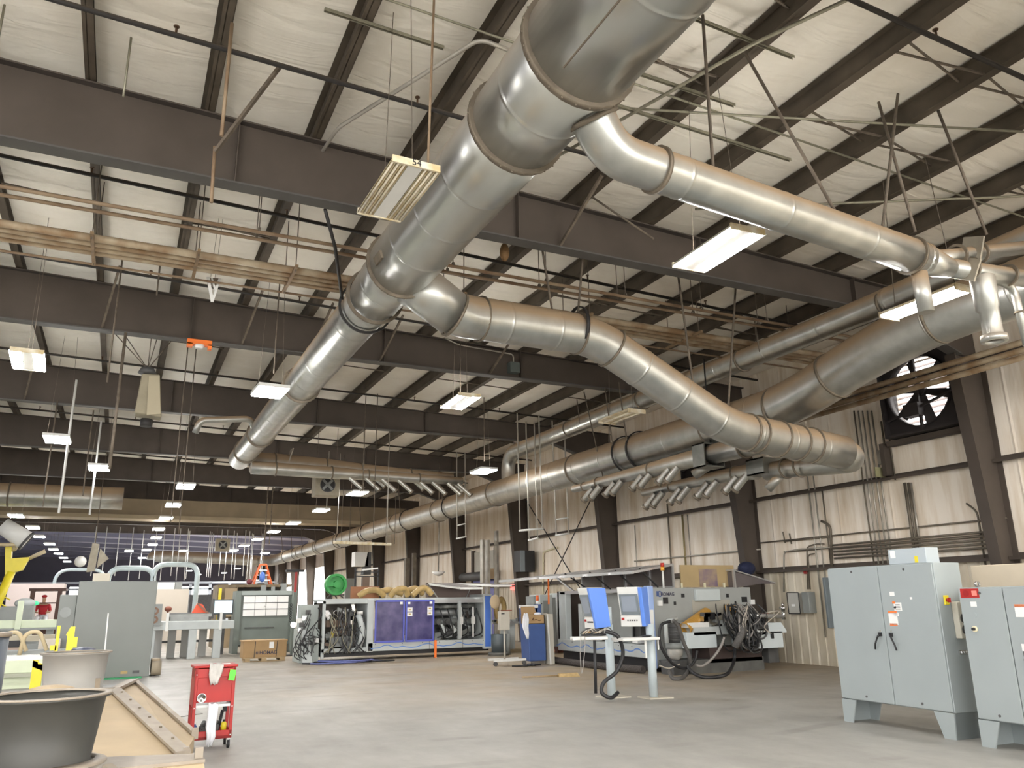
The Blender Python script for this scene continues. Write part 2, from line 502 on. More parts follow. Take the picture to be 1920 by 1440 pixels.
# ---------------- rafters (tapered I girders) and wall columns
for i, y in enumerate(YR):
    zb = 7.53
    if y > 120: continue
    if y > 72:
        t = None
    else: t = thing('roof_girder', 'dark steel roof girder spanning the hall, %s one back from the camera' % ORD[i - 1] if i else 'dark steel roof girder behind the camera', 'girder', (WX - .6, y, zb), 'roof girders')
    if t is not None:
        x0, x1 = -44, WX - .75
        pts = [(x0, y - .008, zb + .03), (14.3, y - .008, zb + .03), (x1, y - .008, 6.9), (WX - .1, y - .008, 6.9), (WX - .1, y - .008, zp(WX) - .01), (x0, y - .008, zp(x0) - .01)]
        M().prism(pts, (0, .016, 0)).build('web', steel, t)
        M().bar((x0, y, zb + .012), (14.3, y, zb + .012), .26, .025).bar((14.3, y, zb + .012), (x1, y, 6.89), .26, .025).build('bottom_flange', mat('flange_grey', (.1, .095, .088), .55, 0, .2, 2), t)
        M().bar((x0, y, zp(x0) - .03), (WX - .1, y, zp(WX) - .03), .24, .025).build('top_flange', steel, t)
        for x in (-6.1, .9, 5.4, 9.2, 13.2):
            M().box(x, x + .015, y - .12, y + .12, zb + .03, zp(x) - .04).build('stiffener', steel, t)
    if True:
        c = thing('wall_column', 'dark tapered steel column on right wall, %s one back from the camera' % ORD[i - 1] if i else 'dark steel wall column behind the camera', 'column', (WX - .2, y, 0), 'columns of the right wall')
        xb, xt, xo = WX - .42, WX - 1.0, WX - .05
        M().prism([(xb, y - .008, 0), (xo, y - .008, 0), (xo, y - .008, 6.88), (xt, y - .008, 6.88)], (0, .016, 0)).build('web', steel, c)
        M().bar((xb, y, 0), (xt, y, 6.88), .26, .025, up=(1, 0, 0)).build('inner_flange', steel, c)
        M().box(xo, xo + .02, y - .13, y + .13, 0, 6.88).build('outer_flange', steel, c)
        M().box(xb - .06, xo + .02, y - .16, y + .16, 0, .025).build('base_plate', steel, c)
# ---------------- purlins: Z sections running the length of the hall
for k, x in enumerate(PXS):
    if x < -26: continue
    z = zp(x)
    n = round((x - PX0) / 1.524)
    lab = 'dark roof purlin, %s one to the %s of the big round duct' % ((ORD[2 - n] if 2 - n < 20 else 'far'), 'left') if n < 3 else 'dark roof purlin, %s one to the right of the big round duct' % ORD[n - 3]
    m_ = M()
    m_.box(x - .004, x + .004, -10, 72, z, z + .3)
    m_.box(x - .05, x + .09, -10, 72, z, z + .008)
    m_.box(x - .09, x + .05, -10, 72, z + .292, z + .3)
    m_.box(x + .084, x + .09, -10, 72, z, z + .03)
    o = m_.build('roof_purlin', purl)
    tag(o, lab, 'purlin', 'roof purlins')
# ---------------- girts of the right wall
for z, nm in ((2.5, 'lowest'), (4.56, 'middle'), (6.85, 'upper')):
    for i in range(len(YR) - 1):
        ya, yb = YR[i] + .02, YR[i + 1] - .02
        if yb > 72 : continue
        o = M().box(WX - .22, WX - .01, ya, yb, z, z + .01).box(WX - .22, WX - .21, ya, yb, z - .06, z).box(WX - .03, WX - .01, ya, yb, z, z + .09).build('wall_girt', steel)
        tag(o, '%s dark horizontal wall girt behind the %s column' % (nm, ORD[max(i, 0)]), 'girt', 'girts of the right wall')
# ---------------- haunch bracing under the eaves: flange braces and rod braces between purlins
for i, y in enumerate(YR[:9]):
    for yy, s in ((y + 2.4, 1), (y + 5.1, -1)):
        pass
# ============================================================ DUCTWORK
MX, MZ = 3.38, 6.7
t = thing('round_duct', 'huge galvanised round duct running overhead down the middle of the hall', 'duct', (MX, 5.4, MZ))
secs = [(-7, 5.4, .575, .565), (5.4, 6.75, .54, .525), (6.75, 10.75, .505, .5), (10.75, 12.15, .475, .43), (12.15, 28.9, .4, .37)]
for i, (a, b, r0, r1) in enumerate(secs):
    n = max(2, int((b - a) / 1.3) + 1)
    pp, rr = [], []
    for k in range(n + 1):
        f = k / n; y = a + (b - a) * f; r = r0 + (r1 - r0) * f
        if 0 < k < n:
            for q, e in ((-.05, 1), (-.02, 1), (-.007, 1.013), (.007, 1.013), (.02, 1), (.05, 1)):
                pp.append((MX, y + q, MZ)); rr.append(r * e)
        else:
            pp.append((MX, y, MZ)); rr.append(r)
    m_ = M().tube(pp, rr, 48)
    m_.build('duct_section', galv_near if i < 4 else galv, t)
for y, r, w in ((5.4, .565, .075), (6.75, .525, .07), (10.75, .5, .05), (12.15, .45, .045), (18.2, .4, .045), (24.2, .38, .045), (27.2, .375, .045)):
    f = flange(t, (MX, y, MZ), (0, 1, 0), r, w, .045)
    if y < 11:
        bm_ = M()
        for k in range(26):
            a = 2 * PI * k / 26
            c = V((MX + math.cos(a) * (r + .045), y, MZ + math.sin(a) * (r + .045)))
            bm_.sph(c, .011, n=6)
        bm_.build('bolt_heads', ringm, f)
# longitudinal lap seam on near section, with dark sealant streaks
M().bx((MX - .575 * math.sin(.62), 3.2, MZ - .575 * math.cos(.62)), (.02, 3.9, .012), Matrix.Rotation(-.62, 3, 'Y')).build('lap_seam', ringm, t)
M().bx((MX - .48, 10.3, MZ - .16), (.05, .3, .12), Matrix.Rotation(-.3, 3, 'Y')).build('access_door', ringm, t)
# black hanger band with its rod
h = thing('duct_hanger', 'black iron band and rod holding the big round duct behind its last wide section', 'hanger', (MX, 12.75, MZ))
M().ring((MX, 12.7, MZ), (MX, 12.76, MZ), .44, .475, 32).build('band', blackiron, h)
M().tube([(MX - .42, 12.73, MZ + .1), (2.55, 11.6, 7.2), (2.25, 11.05, 7.53)], .028, 8).build('rod', blackiron, h)

def rod(a, b, r=.012, m=None, lab=None, grp=None, name='hanger_rod', cat='hanger rod', n=6):
    o = M().tube([a, b], r, n).build(name, m or rodm)
    return tag(o, lab, cat, grp)

# -------- branch leaving on the right near the camera
A0 = V((3.62, 5.75, 6.5)); A1 = P('z', 6.0, 1128, 312); A2 = V((9.1, 6.33, 6.0))
t = thing('branch_duct', 'galvanised branch duct dropping from the big duct and running right to a splitter', 'duct', A1)
pth = arcpath([A0, V((3.95, 5.85, 6.05)), A1 + V((.35, .1, -.02)), A2], [.35, .35], 7)
pth = arcpath([A0, V((3.95, 5.88, 6.02)), A2], [.62], 8)
duct_body('duct_run', pth, .225, galv, t, 1.5)
d = (A2 - V((3.95, 5.88, 6.02))).normalized()
for s in (.62, 4.9): flange(t, V((3.95, 5.88, 6.02)) + d * s, d, .225, .04, .03)
flange(t, A0 + V((.12, .03, -.2)), V((.33, .13, -.48)), .225, .05, .03)
E0 = A2
EA = V((11.6, 6.4, 6.68)); EB = V((11.4, 6.35, 6.12))
M().tube([E0 - d * .1, E0 + V((.55, .02, -.02))], [.23, .13], 20).build('splitter', galv, t)
M().tube([E0 + V((.2, .05, .06)), E0 + V((.7, .04, .2)), EA], [.12, .1, .1], 18).build('upper_outlet', galv, t)
M().tube([E0 + V((.4, .02, -.02)), EB], [.13, .125], 18).build('lower_outlet', galv, t)
for i, (f, c) in enumerate(((.42, EB), (.78, EB), (.3, EA), (.5, EA))):
    p = E0 + (c - E0) * f; dd = (c - E0).normalized()
    flange(t, p, dd, .13, .03, .03)
g1 = M().bx(E0 + (EA - E0) * .44 + V((0, 0, .02)), (.03, .3, .44), Matrix.Rotation(.35, 3, 'X')).build('blast_gate', mat('gate_steel', (.42, .38, .31), .5, .5, .2, 4), t)
g2 = M().bx(E0 + (EB - E0) * .36 + V((0, 0, -.02)), (.03, .42, .3), Matrix.Rotation(.5, 3, 'X')).build('blast_gate', MATS['gate_steel'], t)
# drops
D0 = E0 + V((1.18, 0, -.05))
M().tube([D0 + V((0, 0, 0)), D0 + V((0, 0, -.45)), D0 + V((.02, 0, -.48)), D0 + V((.02, 0, -.86))], [.16, .15, .125, .125], 20, cap=False).build('drop_pipe', galv, t)
M().ring(D0 + V((.02, 0, -.84)), D0 + V((.02, 0, -.93)), .118, .165).build('open_collar', galv_near, t)
D1 = E0 + V((1.25, .05, 0))
M().tube(arcpath([D1, D1 + V((.72, .02, -.02)), D1 + V((.78, .02, -.9))], .2, 6), .055, 14).build('small_drop_pipe', galv, t)
flange(t, D1 + V((.76, .02, -.42)), (0, 0, 1), .055, .03, .02)
M().tube([E0 + V((-.12, 0, -.1)), E0 + V((-.1, 0, -.75))], .1, 18).build('stub_drop', galv, t)
for i, (px, py, z0, ax, ay, zz) in enumerate(((1322, 95, 0, 1338, 330, 0), (1500, 250, 0, 1565, 395, 0), (1690, 120, 0, 1655, 425, 0), (1690, 265, 0, 1716, 435, 0), (1805, 325, 0, 1850, 440, 0), (1243, 280, 0, 1232, 450, 0))):
    a = P('y', 6.15 + .1 * i, px, py); a.z = zp(a.x)
    b = P('y', 6.2, ax, ay)
    dirn = (b - a)
    if i == 5:
        a = V((6.55, 10.4, zp(6.5))); b = P('y', 10.0, 1226, 448)
    else:
        a = P('y', b.y, px, py)
        k = (zp(a.x) + .05 - b.z) / max(a.z - b.z, .01)
        a = b + (a - b) * k
        a.y += .25 * (i % 2)
    rod(a, b, .02, rodm, 'flat dusty strap hanger above the near branch duct, %s from its elbow' % ORD[i] if i < 5 else 'short strap hanging left of the lit lamp under the near branch duct', 'straps of the near branch duct', 'strap_hanger', 'hanger')

# -------- second branch: leaves the big duct, runs right and dives to the manifolds
t = thing('branch_duct', 'fat galvanised branch duct that runs right then slopes down toward the machine manifolds', 'duct', (6, 11.3, 6))
B = [V((3.55, 10.95, 6.55)), V((4.35, 11.0, 6.12)), P('y', 11.2, 900, 598), P('y', 11.35, 1112, 630), P('y', 11.5, 1365, 803), P('y', 11.8, 1580, 848)]
pb = arcpath(B, [.5, .5, .5, .55], 7)
a_, b_ = ductpath(pb, .35, .95)
M().tube(a_, b_, 36).build('duct_run', galv, t)
for i, f in ((2, 0), (3, -.35), (3, .42), (4, .5), (4, .75), (4, 1.35), (4, 1.9), (4, 2.3)):
    p = B[i]; dd = (B[min(i + 1, 5)] - B[i]).normalized() if f >= 0 else (B[i] - B[i - 1]).normalized()
    q = p + dd * f
    if i == 3 and f < 0: q = p + dd * f
    flange(t, q, dd, .35, .035, .03)
M().tube([V((3.5, 10.9, 6.6)), B[1]], [.36, .36], 28).build('take_off', galv_near, t)
flange(t, B[1], (1, .1, -.35), .35, .04, .03)
Bb = P('y', 11.3, 1080, 615)
M().ring(Bb, Bb + V((.06, 0, 0)), .37, .39, 28).build('iron_band', blackiron, t)
# end elbow curling under and feeding two smaller runs
Z1 = V((12.1, 13.2, 4.97)); Z2 = V((12.95, 11.9, 4.55))
M().tube(arcpath([B[5] + (B[4] - B[5]).normalized() * .1, B[5] + V((.25, .15, -.06)), V((13.05, 12.1, 4.45)), V((12.95, 13.5, 4.5))], [.3, .35], 7), [.35] * 2 + [.3] * 6 + [.24] * 8, 24).build('end_elbow', galv, t) if False else None
def tap(pts, r0, r1, name, m, parent, n=24):
    k = len(pts)
    return M().tube(pts, [r0 + (r1 - r0) * i / (k - 1) for i in range(k)], n).build(name, m, parent)
tap(arcpath([B[5] - V((.15, 0, 0)), B[5] + V((.42, .1, -.1)), V((13.15, 12.35, 4.47)), V((12.95, 13.6, 4.5))], [.3, .4], 7), .34, .2, 'end_elbow', galv, t)
tap(arcpath([P('y', 11.6, 1440, 815), V((12.05, 12.3, 4.93)), V((12.02, 14.3, 4.95))], [.5], 7), .27, .23, 'upper_outlet', galv, t)
for p, r in ((V((12.97, 13.0, 4.48)), .2), (V((12.03, 13.2, 4.94)), .24), (V((13.0, 12.6, 4.47)), .22)): flange(t, p, (0, 1, 0), r, .035, .03)
for i, (x, y, px, py, bx) in enumerate(((9.3, 11.4, 1283, 520, 1300), (8.0, 11.3, 1130, 470, 1170), (6.3, 11.2, 1018, 478, 1037), (10.7, 11.5, 1376, 560, 1370))):
    p0 = V((x, y, 8.2 if i < 3 else 8.2))
    c = {0: P('y', 11.45, 1305, 760), 1: P('y', 11.2, 1035, 580), 2: P('y', 11.2, 1084, 585), 3: P('y', 11.5, 1365, 770)}[i]
    p1 = {0: P('y', 11.45, 1272, 520), 1: P('y', 11.2, 1018, 475), 2: P('y', 11.2, 1092, 490), 3: P('y', 11.5, 1378, 560)}[i]
    k = (8.2 - c.z) / (p1.z - c.z)
    rod(c + (p1 - c) * k, c, .022, rodm, '%s strap hanger of the fat sloping branch duct, counting from the lower end' % ['third', 'first', 'second', 'fourth'][i], 'straps of the sloping branch duct', 'strap_hanger', 'hanger')

# -------- manifolds with angled pick-up stubs above the right machine
def manifold(lab, pts, rs, stubs, vec, sr, box, bs, m=galv):
    t = thing('dust_manifold', lab, 'manifold', pts[0])
    M().tube(pts, rs, 22).build('manifold_tube', m, t)
    for i in range(1, len(pts) - 1):
        flange(t, pts[i], V(pts[i + 1]) - V(pts[i]), rs[i], .03, .025)
    if box:
        b = M()
        x0, x1, y0, y1, z0, z1 = box
        w = .03
        for (a, c, e, g) in ((x0, x0 + w, z0, z1), (x1 - w, x1, z0, z1), (x0, x1, z0, z0 + w), (x0, x1, z1 - w, z1)):
            b.box(a, c, y0, y1, e, g)
        b.box(x0 + w, x1 - w, y1 - .02, y1, z0 + w, z1 - w) if bs else b.box(x0 + w, x1 - w, y0, y0 + .02, z0 + w, z1 - w)
        b.build('transition_box', mat('dull_zinc', (.3, .3, .27), .45, .7, .3, 3), t)
    for p in stubs:
        p = V(p); v = V(vec); e = p + v
        s = M().tube([p, e], sr, 14, cap=False).build('stub_pipe', galv_near, t)
        M().ring(e - v.normalized() * .03, e + v.normalized() * .035, sr - .012, sr + .022, 16).build('collar', ringm, s)
    return t
manifold('upper tapered dust manifold above the right machine, box at its near end', [(12.0, 14.6, 4.96), (12.0, 16.6, 4.95), (12.0, 19.2, 4.97), (12.0, 20.0, 4.97), (12.0, 20.6, 4.97)], [.21, .19, .14, .11, .11],
         [(11.9, y, 4.83) for y in (19.35, 18.95, 18.2, 17.85, 16.9, 16.55, 15.75, 15.4)], (-.12, .33, -.3), .085, (11.72, 12.3, 14.2, 14.62, 4.65, 5.2), True)
manifold('lower tapered dust manifold above the right machine, nearer the wall', [(12.95, 13.9, 4.55), (12.95, 14.6, 4.6), (12.95, 17.1, 4.62), (12.95, 18.4, 4.62)], [.19, .17, .13, .1],
         [(12.85, y, 4.5) for y in (17.7, 17.35, 16.6, 16.25, 15.5, 15.15, 14.45, 14.1)], (-.12, .33, -.32), .085, (12.65, 13.3, 13.35, 13.9, 4.42, 4.78), False)
t = thing('pipe_stub', 'short loose duct stub angled below the lower manifold box', 'duct', (12.9, 13.2, 4.3))
M().tube([(13.05, 13.2, 4.42), (12.85, 13.5, 4.08)], .1, 18).build('stub_pipe', galv, t)
t = thing('pipe_stub', 'short duct elbow joining both manifolds behind the upper box', 'duct', (12.4, 15.2, 4.8))
M().tube([(12.45, 14.7, 4.9), (12.2, 15.2, 4.62)], .12, 18).build('stub_pipe', galv, t)
for i, (a, b) in enumerate((((1095, 735), (1133, 905)), ((1142, 740), (1142, 895)))):
    a3 = P('y', 19.2, *a); b3 = P('y', 19.2, *b)
    k = (7.6 - b3.z) / (a3.z - b3.z)
    rod(b3 + (a3 - b3) * k, b3, .018, rodm, '%s long rod carrying the far end of the upper manifold' % ['slanting', 'upright'][i], 'rods of the manifolds')
rod((12.1, 14.4, 7.3), (12.1, 14.4, 5.2), .02, blackiron, 'thick black rod above the upper manifold box')

# -------- long duct beside the right wall
LZ, LX, LR = 5.66, 12.4, .46
t = thing('round_duct', 'long galvanised round duct running beside the right wall into the distance', 'duct', (LX, 30, LZ))
path = arcpath([(2.6, 76.5, 5.2), (2.3, 76.5, 6.0), (4.2, 76.5, 6.0), (LX - .4, 76.5, LZ), (LX, 74.5, LZ), (LX, 24, LZ), (LX, 12.2, LZ), (LX, 10.0, 6.2), (LX, 8.6, 6.42), (LX + .05, 3.0, 6.42)], [.4, .9, 1.2, 1.4, .1, 1.0, .9, .9], 7)
path = path[2:]
a_, b_ = ductpath(path, LR, 1.52)
M().tube(a_, b_, 30).build('duct_run', galv, t)
for y in (12.45, 14.6, 21, 27, 33, 39, 45, 51, 57, 63, 69): flange(t, (LX, y, LZ), (0, 1, 0), LR, .05, .03)
for p, dd in (((LX, 10.9, 5.98), (0, 1, -.25)), ((LX, 8.5, 6.42), (0, 1, 0))): flange(t, p, dd, LR, .05, .03)
k = 0
for y in (17.6, 18.3, 31.5, 37.2, 44.3, 50.0, 56, 60.5, 64.5, 68.5):
    h = thing('duct_hanger', 'iron band and rod around the long wall duct, %s band from its near end' % ORD[k], 'hanger', (LX, y, LZ), 'bands of the long wall duct'); k += 1
    M().ring((LX, y - .03, LZ), (LX, y + .03, LZ), LR + .03, LR + .06, 28).build('band', blackiron, h)
    M().tube([(LX - .45, y, LZ + .15), (LX - .62, y, 7.5)], .022, 6).build('rod', rodm, h)
# -------- smaller duct above it with the U-bend
UZ = 6.98
t = thing('round_duct', 'slim galvanised duct above the long wall duct, turning down into it in a U bend', 'duct', (LX, 24, UZ))
pu = arcpath([(LX, 3.0, UZ + .25), (LX, 10, UZ + .06), (LX, 26.0, UZ), (LX, 26.0, 5.55), (LX, 24.2, 5.55)], [.5, .72, .7], 9)
a_, b_ = ductpath(pu, .25, 1.6)
M().tube(a_, b_, 24).build('duct_run', galv, t)
for y in (9.5, 13.4, 17.4, 21.4): flange(t, (LX, y, UZ + .03), (0, 1, 0), .25, .045, .025)
for i, y in enumerate((12.6, 16.1, 20.4)):
    rod((LX - .3, y, 7.7), (LX - .24, y, 6.95), .016, rodm, 'short hanger rod of the slim upper duct, %s from the camera' % ORD[i], 'rods of the slim upper duct')

# -------- far manifolds at the end of the big duct
def farman(lab, y, z0, z1, x0, r0, r1, xs_, off):
    x1 = 11.2
    pts = [(x0, y, z0), (x0 + .8, y, z0), (6.3, y, z0 + (z1 - z0) * .4), (7.6, y, z0 + (z1 - z0) * .55), (9.5, y, z0 + (z1 - z0) * .8), (x1, y, z1)]
    rs = [r0, r0, r0 * .97, (r0 + r1) / 2, r1 * 1.2, r1]
    t = thing('dust_manifold', lab, 'manifold', (x0, y, z0))
    M().tube(pts, rs, 20).build('manifold_tube', galv, t)
    for i in (1, 2, 3, 4): flange(t, pts[i], (1, 0, 0), rs[i], .04, .03)
    for x in xs_:
        zt = z0 + (z1 - z0) * (x - x0) / (x1 - x0) - r1 * .8
        s = M().tube([(x, y - off, zt), (x + .48, y - off - .1, zt - .42)], .075, 12, cap=False).build('stub_pipe', galv_near, t)
        M().ring((x + .46, y - off - .1, zt - .4), (x + .5, y - off - .1, zt - .44), .07, .1, 12).build('collar', ringm, s)
    return t
farman('far upper dust manifold hanging at the end of the big duct', 28.5, 6.55, 6.4, 3.7, .36, .17, [8.0, 8.9, 9.5, 10.3, 10.9, 11.4 - .3], .05)
farman('far lower dust manifold with stubs at the end of the big duct', 27.5, 6.2, 6.12, 3.6, .22, .14, [6.9, 7.5, 8.1, 8.7, 9.5, 10.0, 10.6, 11.0], .05)
t = thing('pipe_stub', 'flared blast gate plate standing on the far upper manifold', 'gate', (4.9, 28.4, 6.6))
M().bx((4.95, 28.4, 6.62), (.04, .5, .95), Matrix.Rotation(.25, 3, 'Y')).build('gate_plate', MATS['gate_steel'], t)
# -------- distant ducts
t = thing('round_duct', 'dusty round duct crossing the upper left of the hall far back', 'duct', (-6, 40, 6.35))
duct_body('duct_run', [(-24, 40, 6.4), (-.2, 40, 6.5)], .5, galv, t, 2.5, 24)
for x in (-4.6, -2.6): flange(t, (x, 40, 6.49), (1, 0, 0), .5, .06, .04)
t = thing('rectangular_duct', 'wide tan rectangular duct crossing the hall far back', 'duct', (4, 47.6, 6.7))
tand = mat('tan_duct_board', (.25, .195, .125), .75, 0, .2, 1)
M().box(-30, 15.5, 47.0, 48.3, 6.45, 7.35).build('duct_box', tand, t)
M().box(-30, 15.5, 46.9, 48.4, 6.3, 6.5).build('bottom_lip', mat('tan_lip', (.36, .29, .19), .7, 0, .2, 1), t)
lb = mat('pale_blue_pipe', (.55, .65, .68), .4, .2, .1, 2)
for i, (x0, x1, y, z1) in enumerate(((-.7, 1.9, 60, 4.0), (2.4, 5.4, 60, 4.15), (-4.5, -1.8, 55, 3.9))):
    a = P('y', y, (205, 290, 105)[i], (1065, 1058, 1068)[i]); b = P('y', y, (290, 372, 200)[i], (1065, 1058, 1068)[i])
    o = M().tube(arcpath([(a.x, y, 0.0), (a.x, y, a.z), (b.x, y, a.z), (b.x, y, 0.0)], .8, 6), .17 if i < 2 else .09, 14).build('pipe_arch', lb)
    tag(o, ['pale blue pipe arch behind the big grey panel', 'pale blue pipe arch right of the big grey panel', 'thin pale pipe arch at far left behind the grey panel'][i], 'pipe')

# ============================================================ PIPES, STRUTS AND RODS UNDER THE ROOF
def zr(x, d=.25): return zp(x) - d
for i, y in enumerate((5.0, 9.0, 13.05, 17.0, 24.0, 31.5, 39)):
    t = thing('sprinkler_pipe', 'dark sprinkler pipe crossing under the roof, %s line back from the camera' % ORD[i], 'sprinkler pipe', (0, y, zr(0)), 'sprinkler lines')
    M().tube([(-26, y, zr(-26)), (16.2, y, zr(16.2))], .033, 10).build('pipe', sprk, t)
    for x in [k * 3.05 - 4.1 + (i % 2) * 1.0 for k in range(0, 7)]:
        s = M().tube([(x, y, zr(x) - .0), (x, y, zr(x) + .11)], .014, 8).tube([(x, y, zr(x) + .115), (x, y, zr(x) + .125)], .035, 10).build('sprinkler_head', mat('brass_dull', (.12, .07, .04), .5, .4), t)
pz = 7.32
for i, (y, r, m_, lab) in enumerate(((11.72, .03, pipe_o, 'nearer of two rusty pipes hung side by side across the roof'), (11.99, .03, pipe_o, 'farther of two rusty pipes hung side by side across the roof'))):
    o = M().tube([(-26, y, pz), (15.5, y, pz - .05)], r, 10).build('rusty_pipe', m_); tag(o, lab, 'pipe', 'paired rusty pipes')
for i in range(4):
    y = 12.93 + i * .185
    o = M().tube([(-26, y, 7.3), (15.5, y, 7.25)], .062, 12).build('process_pipe', pipe_t)
    tag(o, 'rusty cream pipe in the bundle of four, %s from the front' % ORD[i], 'pipe', 'bundle of four cream pipes')
o = M().tube([(-26, 13.9, 7.25), (15.5, 13.9, 7.2)], .022, 8).build('rusty_pipe', pipe_o); tag(o, 'thin rusty pipe just behind the bundle of four', 'pipe')
for i, x in enumerate((-5.4, -2.9, -.9, .62, 2.15, 5.2, 7.9, 10.6, 13.2)):
    t = thing('pipe_bracket', 'rusty strut trapeze under the pipe bundle, %s from the left' % ORD[i], 'bracket', (x, 13.2, 7.2), 'trapezes of the pipe bundle')
    M().bar((x, 12.6, 7.21), (x, 13.85, 7.2), .05, .05).build('strut_bar', mat('rusty_strut', (.3, .2, .11), .6, .3, .4, 6), t)
    for y in (12.7, 13.75): M().tube([(x, y, 7.15), (x, y, zp(x) + .02)], .009, 5).build('rod', rodm, t)
for i, x in enumerate((-2.2, 1.4, 4.6, 6.4, 8.1, 9.9, 11.6)):
    t = thing('pipe_hanger', 'thin rods holding the two rusty pipes, %s pair from the left' % ORD[i], 'hanger', (x, 11.85, 7.3), 'rods of the paired pipes')
    for y in (11.72, 11.99):
        M().tube([(x, y, pz), (x, y, zp(x) + .02)], .008, 5).ring((x - .015, y, pz), (x + .015, y, pz), .032, .042, 12).build('rod', rodm, t)
# strut rails and conduits near the big duct
def strut_rail(a, b, lab):
    a = V(a); b = V(b)
    m_ = M().bar(a, b, .042, .006).bar(a + V((0, -.019, -.02)), b + V((0, -.019, -.02)), .004, .04).bar(a + V((0, .019, -.02)), b + V((0, .019, -.02)), .004, .04)
    n = int((b - a).length / .09)
    for k in range(n):
        p = a + (b - a) * ((k + .5) / n)
        m_.bx(p + V((0, -.022, -.021)), (.035, .004, .012))
    o = m_.build('strut_rail', strut); return tag(o, lab, 'strut', 'strut rails under the roof')
strut_rail((4.45, 6.24, 8.5), (7.1, 6.24, 8.42), 'perforated strut rail right of the big duct, nearest the camera')
strut_rail((4.7, 7.36, 8.46), (7.1, 7.36, 8.42), 'perforated strut rail right of the big duct, one behind the nearest')
strut_rail((5.0, 8.0, 8.4), (8.75, 8.0, 8.32), 'long perforated strut rail above the near branch duct')
strut_rail((1.5, 8.0, 8.52), (3.0, 8.0, 8.48), 'perforated strut rail left of the big duct')
strut_rail((6.6, 3.9, 8.38), (9.2, 3.9, 8.33), 'perforated strut rail at the top right corner')
def cond(pts, r, lab, m=None, rad=.12, name='conduit', cat='conduit', grp=None):
    o = M().tube(arcpath(pts, rad, 5) if len(pts) > 2 else pts, r, 8).build(name, m or strut)
    return tag(o, lab, cat, grp)
cond([(-8, 7.55, zp(-8) - .03), (16, 7.55, zp(16) - .03)], .016, 'thin conduit strapped under the purlins just in front of the first girder')
cond([P('r2', 0, 0, 0) if False else (3.78, 7.7, 8.46), (3.35, 7.66, 8.47), (2.2, 10.2, 8.42), (2.0, 12.5, 8.42)], .028, 'bent grey conduit left of the big duct near the top', rodl, .15)
cond([(8.2, 2.0, 8.3), (6.4, 6.2, 8.35), (5.1, 10.6, 8.36)], .024, 'straight conduit crossing the roof diagonally right of the big duct', strut)
cond([(12, 5.6, 8.2), (5, 8.3, 8.4)], .018, 'long thin conduit running above the near branch duct', strut)
cond([(14.5, 6.1, 8.1), (8.4, 9.9, 8.3)], .022, 'long conduit sloping above the middle of the near branch duct', strut)
# purlin sag braces: pairs of crossed rods between purlins, per bay
bk = 0
for y in (7.0, 14.6, 22.2, 29.8, 5.4):
    for x in (-5.4, -2.55, .5, 5.05, 8.1, 9.63, 12.7, 14.2):
        if y == 5.4 and x < 5: continue
        a = V((x, y, zp(x) + .04)); b = V((x + 1.524, y + .35, zp(x + 1.524) + .16))
        a2 = V((x, y + .35, zp(x) + .16)); b2 = V((x + 1.524, y, zp(x + 1.524) + .04))
        o = M().bar(a, b, .025, .025).bar(a2, b2, .025, .025).build('purlin_brace', rodm)
        tag(o, 'crossed thin angle brace between two roof purlins', 'brace', 'crossed purlin braces'); bk += 1
# wires and rods dropping from the roof
for i, (px, py0, py1, y) in enumerate(((646, 640, 0, 0),)): pass
k = 0
for (x, y, za, zb_, r, m_, lab) in (
        (-1.9, 9.6, 8.6, 7.9, .014, strut, 'short grey rod before the first girder at far left'),
        (-.55, 9.6, 8.6, 7.75, .014, strut, 'grey rod hanging before the first girder, right of the leftmost purlin'),
        (.55, 8.75, 8.55, 7.0, .022, pipe_o, 'rusty drop pipe hanging before the first girder'),
        (2.45, 6.9, 8.5, 6.05, .014, pipe_o, None),
        (-.6, 16.9, 8.6, 6.0, .018, rodm, 'dusty rod above the left lit lamp'),
        (.1, 16.0, 8.5, 7.6, .016, rodm, 'short dusty rod before the second girder'),
        ):
    if lab: rod((x, y, za), (x, y, zb_), r, m_, lab)
# rafter-to-purlin flange braces seen under girders two and three
for gi, (y, xs_) in enumerate(((YR[2], (-.9, 2.0, 3.6, 5.3, 8.3)), (YR[1], (6.2,)), (YR[3], (-3, 4.0)))):
    for x in xs_:
        o = M().bar((x, y, 7.56), (x + .25, y - 1.1, zp(x) + .02), .045, .045).build('flange_brace', rodm)
        tag(o, 'slanting steel brace from girder to purlin', 'brace', 'girder flange braces')
# vertical drop rods and tubes in the middle distance
specs = []
for (px, p0, p1, y, r, m_) in ((110, 842, 962, 22.5, .03, white_p), (168, 850, 965, 27.5, .03, white_p), (205, 640, 880, 18.0, .03, rodm), (320, 590, 980, 19.5, .012, rodm), (335, 600, 1000, 20, .012, rodm),
        (80, 830, 950, 25, .02, rodm), (155, 800, 930, 26, .02, rodm), (513, 520, 700, 16.6, .014, rodm), (863, 640, 740, 15.8, .012, rodm), (908, 745, 865, 23.7, .014, rodm),
        (680, 690, 920, 24, .014, rodm), (700, 700, 1000, 25, .014, rodm), (685 + 40, 800, 1020, 27, .014, rodl), (632, 850, 1000, 31, .014, rodl), (612, 890, 960, 30, .014, rodl), (740, 880, 1020, 33, .012, rodm), (495, 870, 1030, 45, .03, rodm), (655, 880, 1020, 45, .02, rodm), (505, 870, 1020, 45, .03, rodm)):
    a = P('y', y, px, p0); b = P('y', y, px - (px - 880) * 0, p1)
    specs.append((a, b, r, m_))
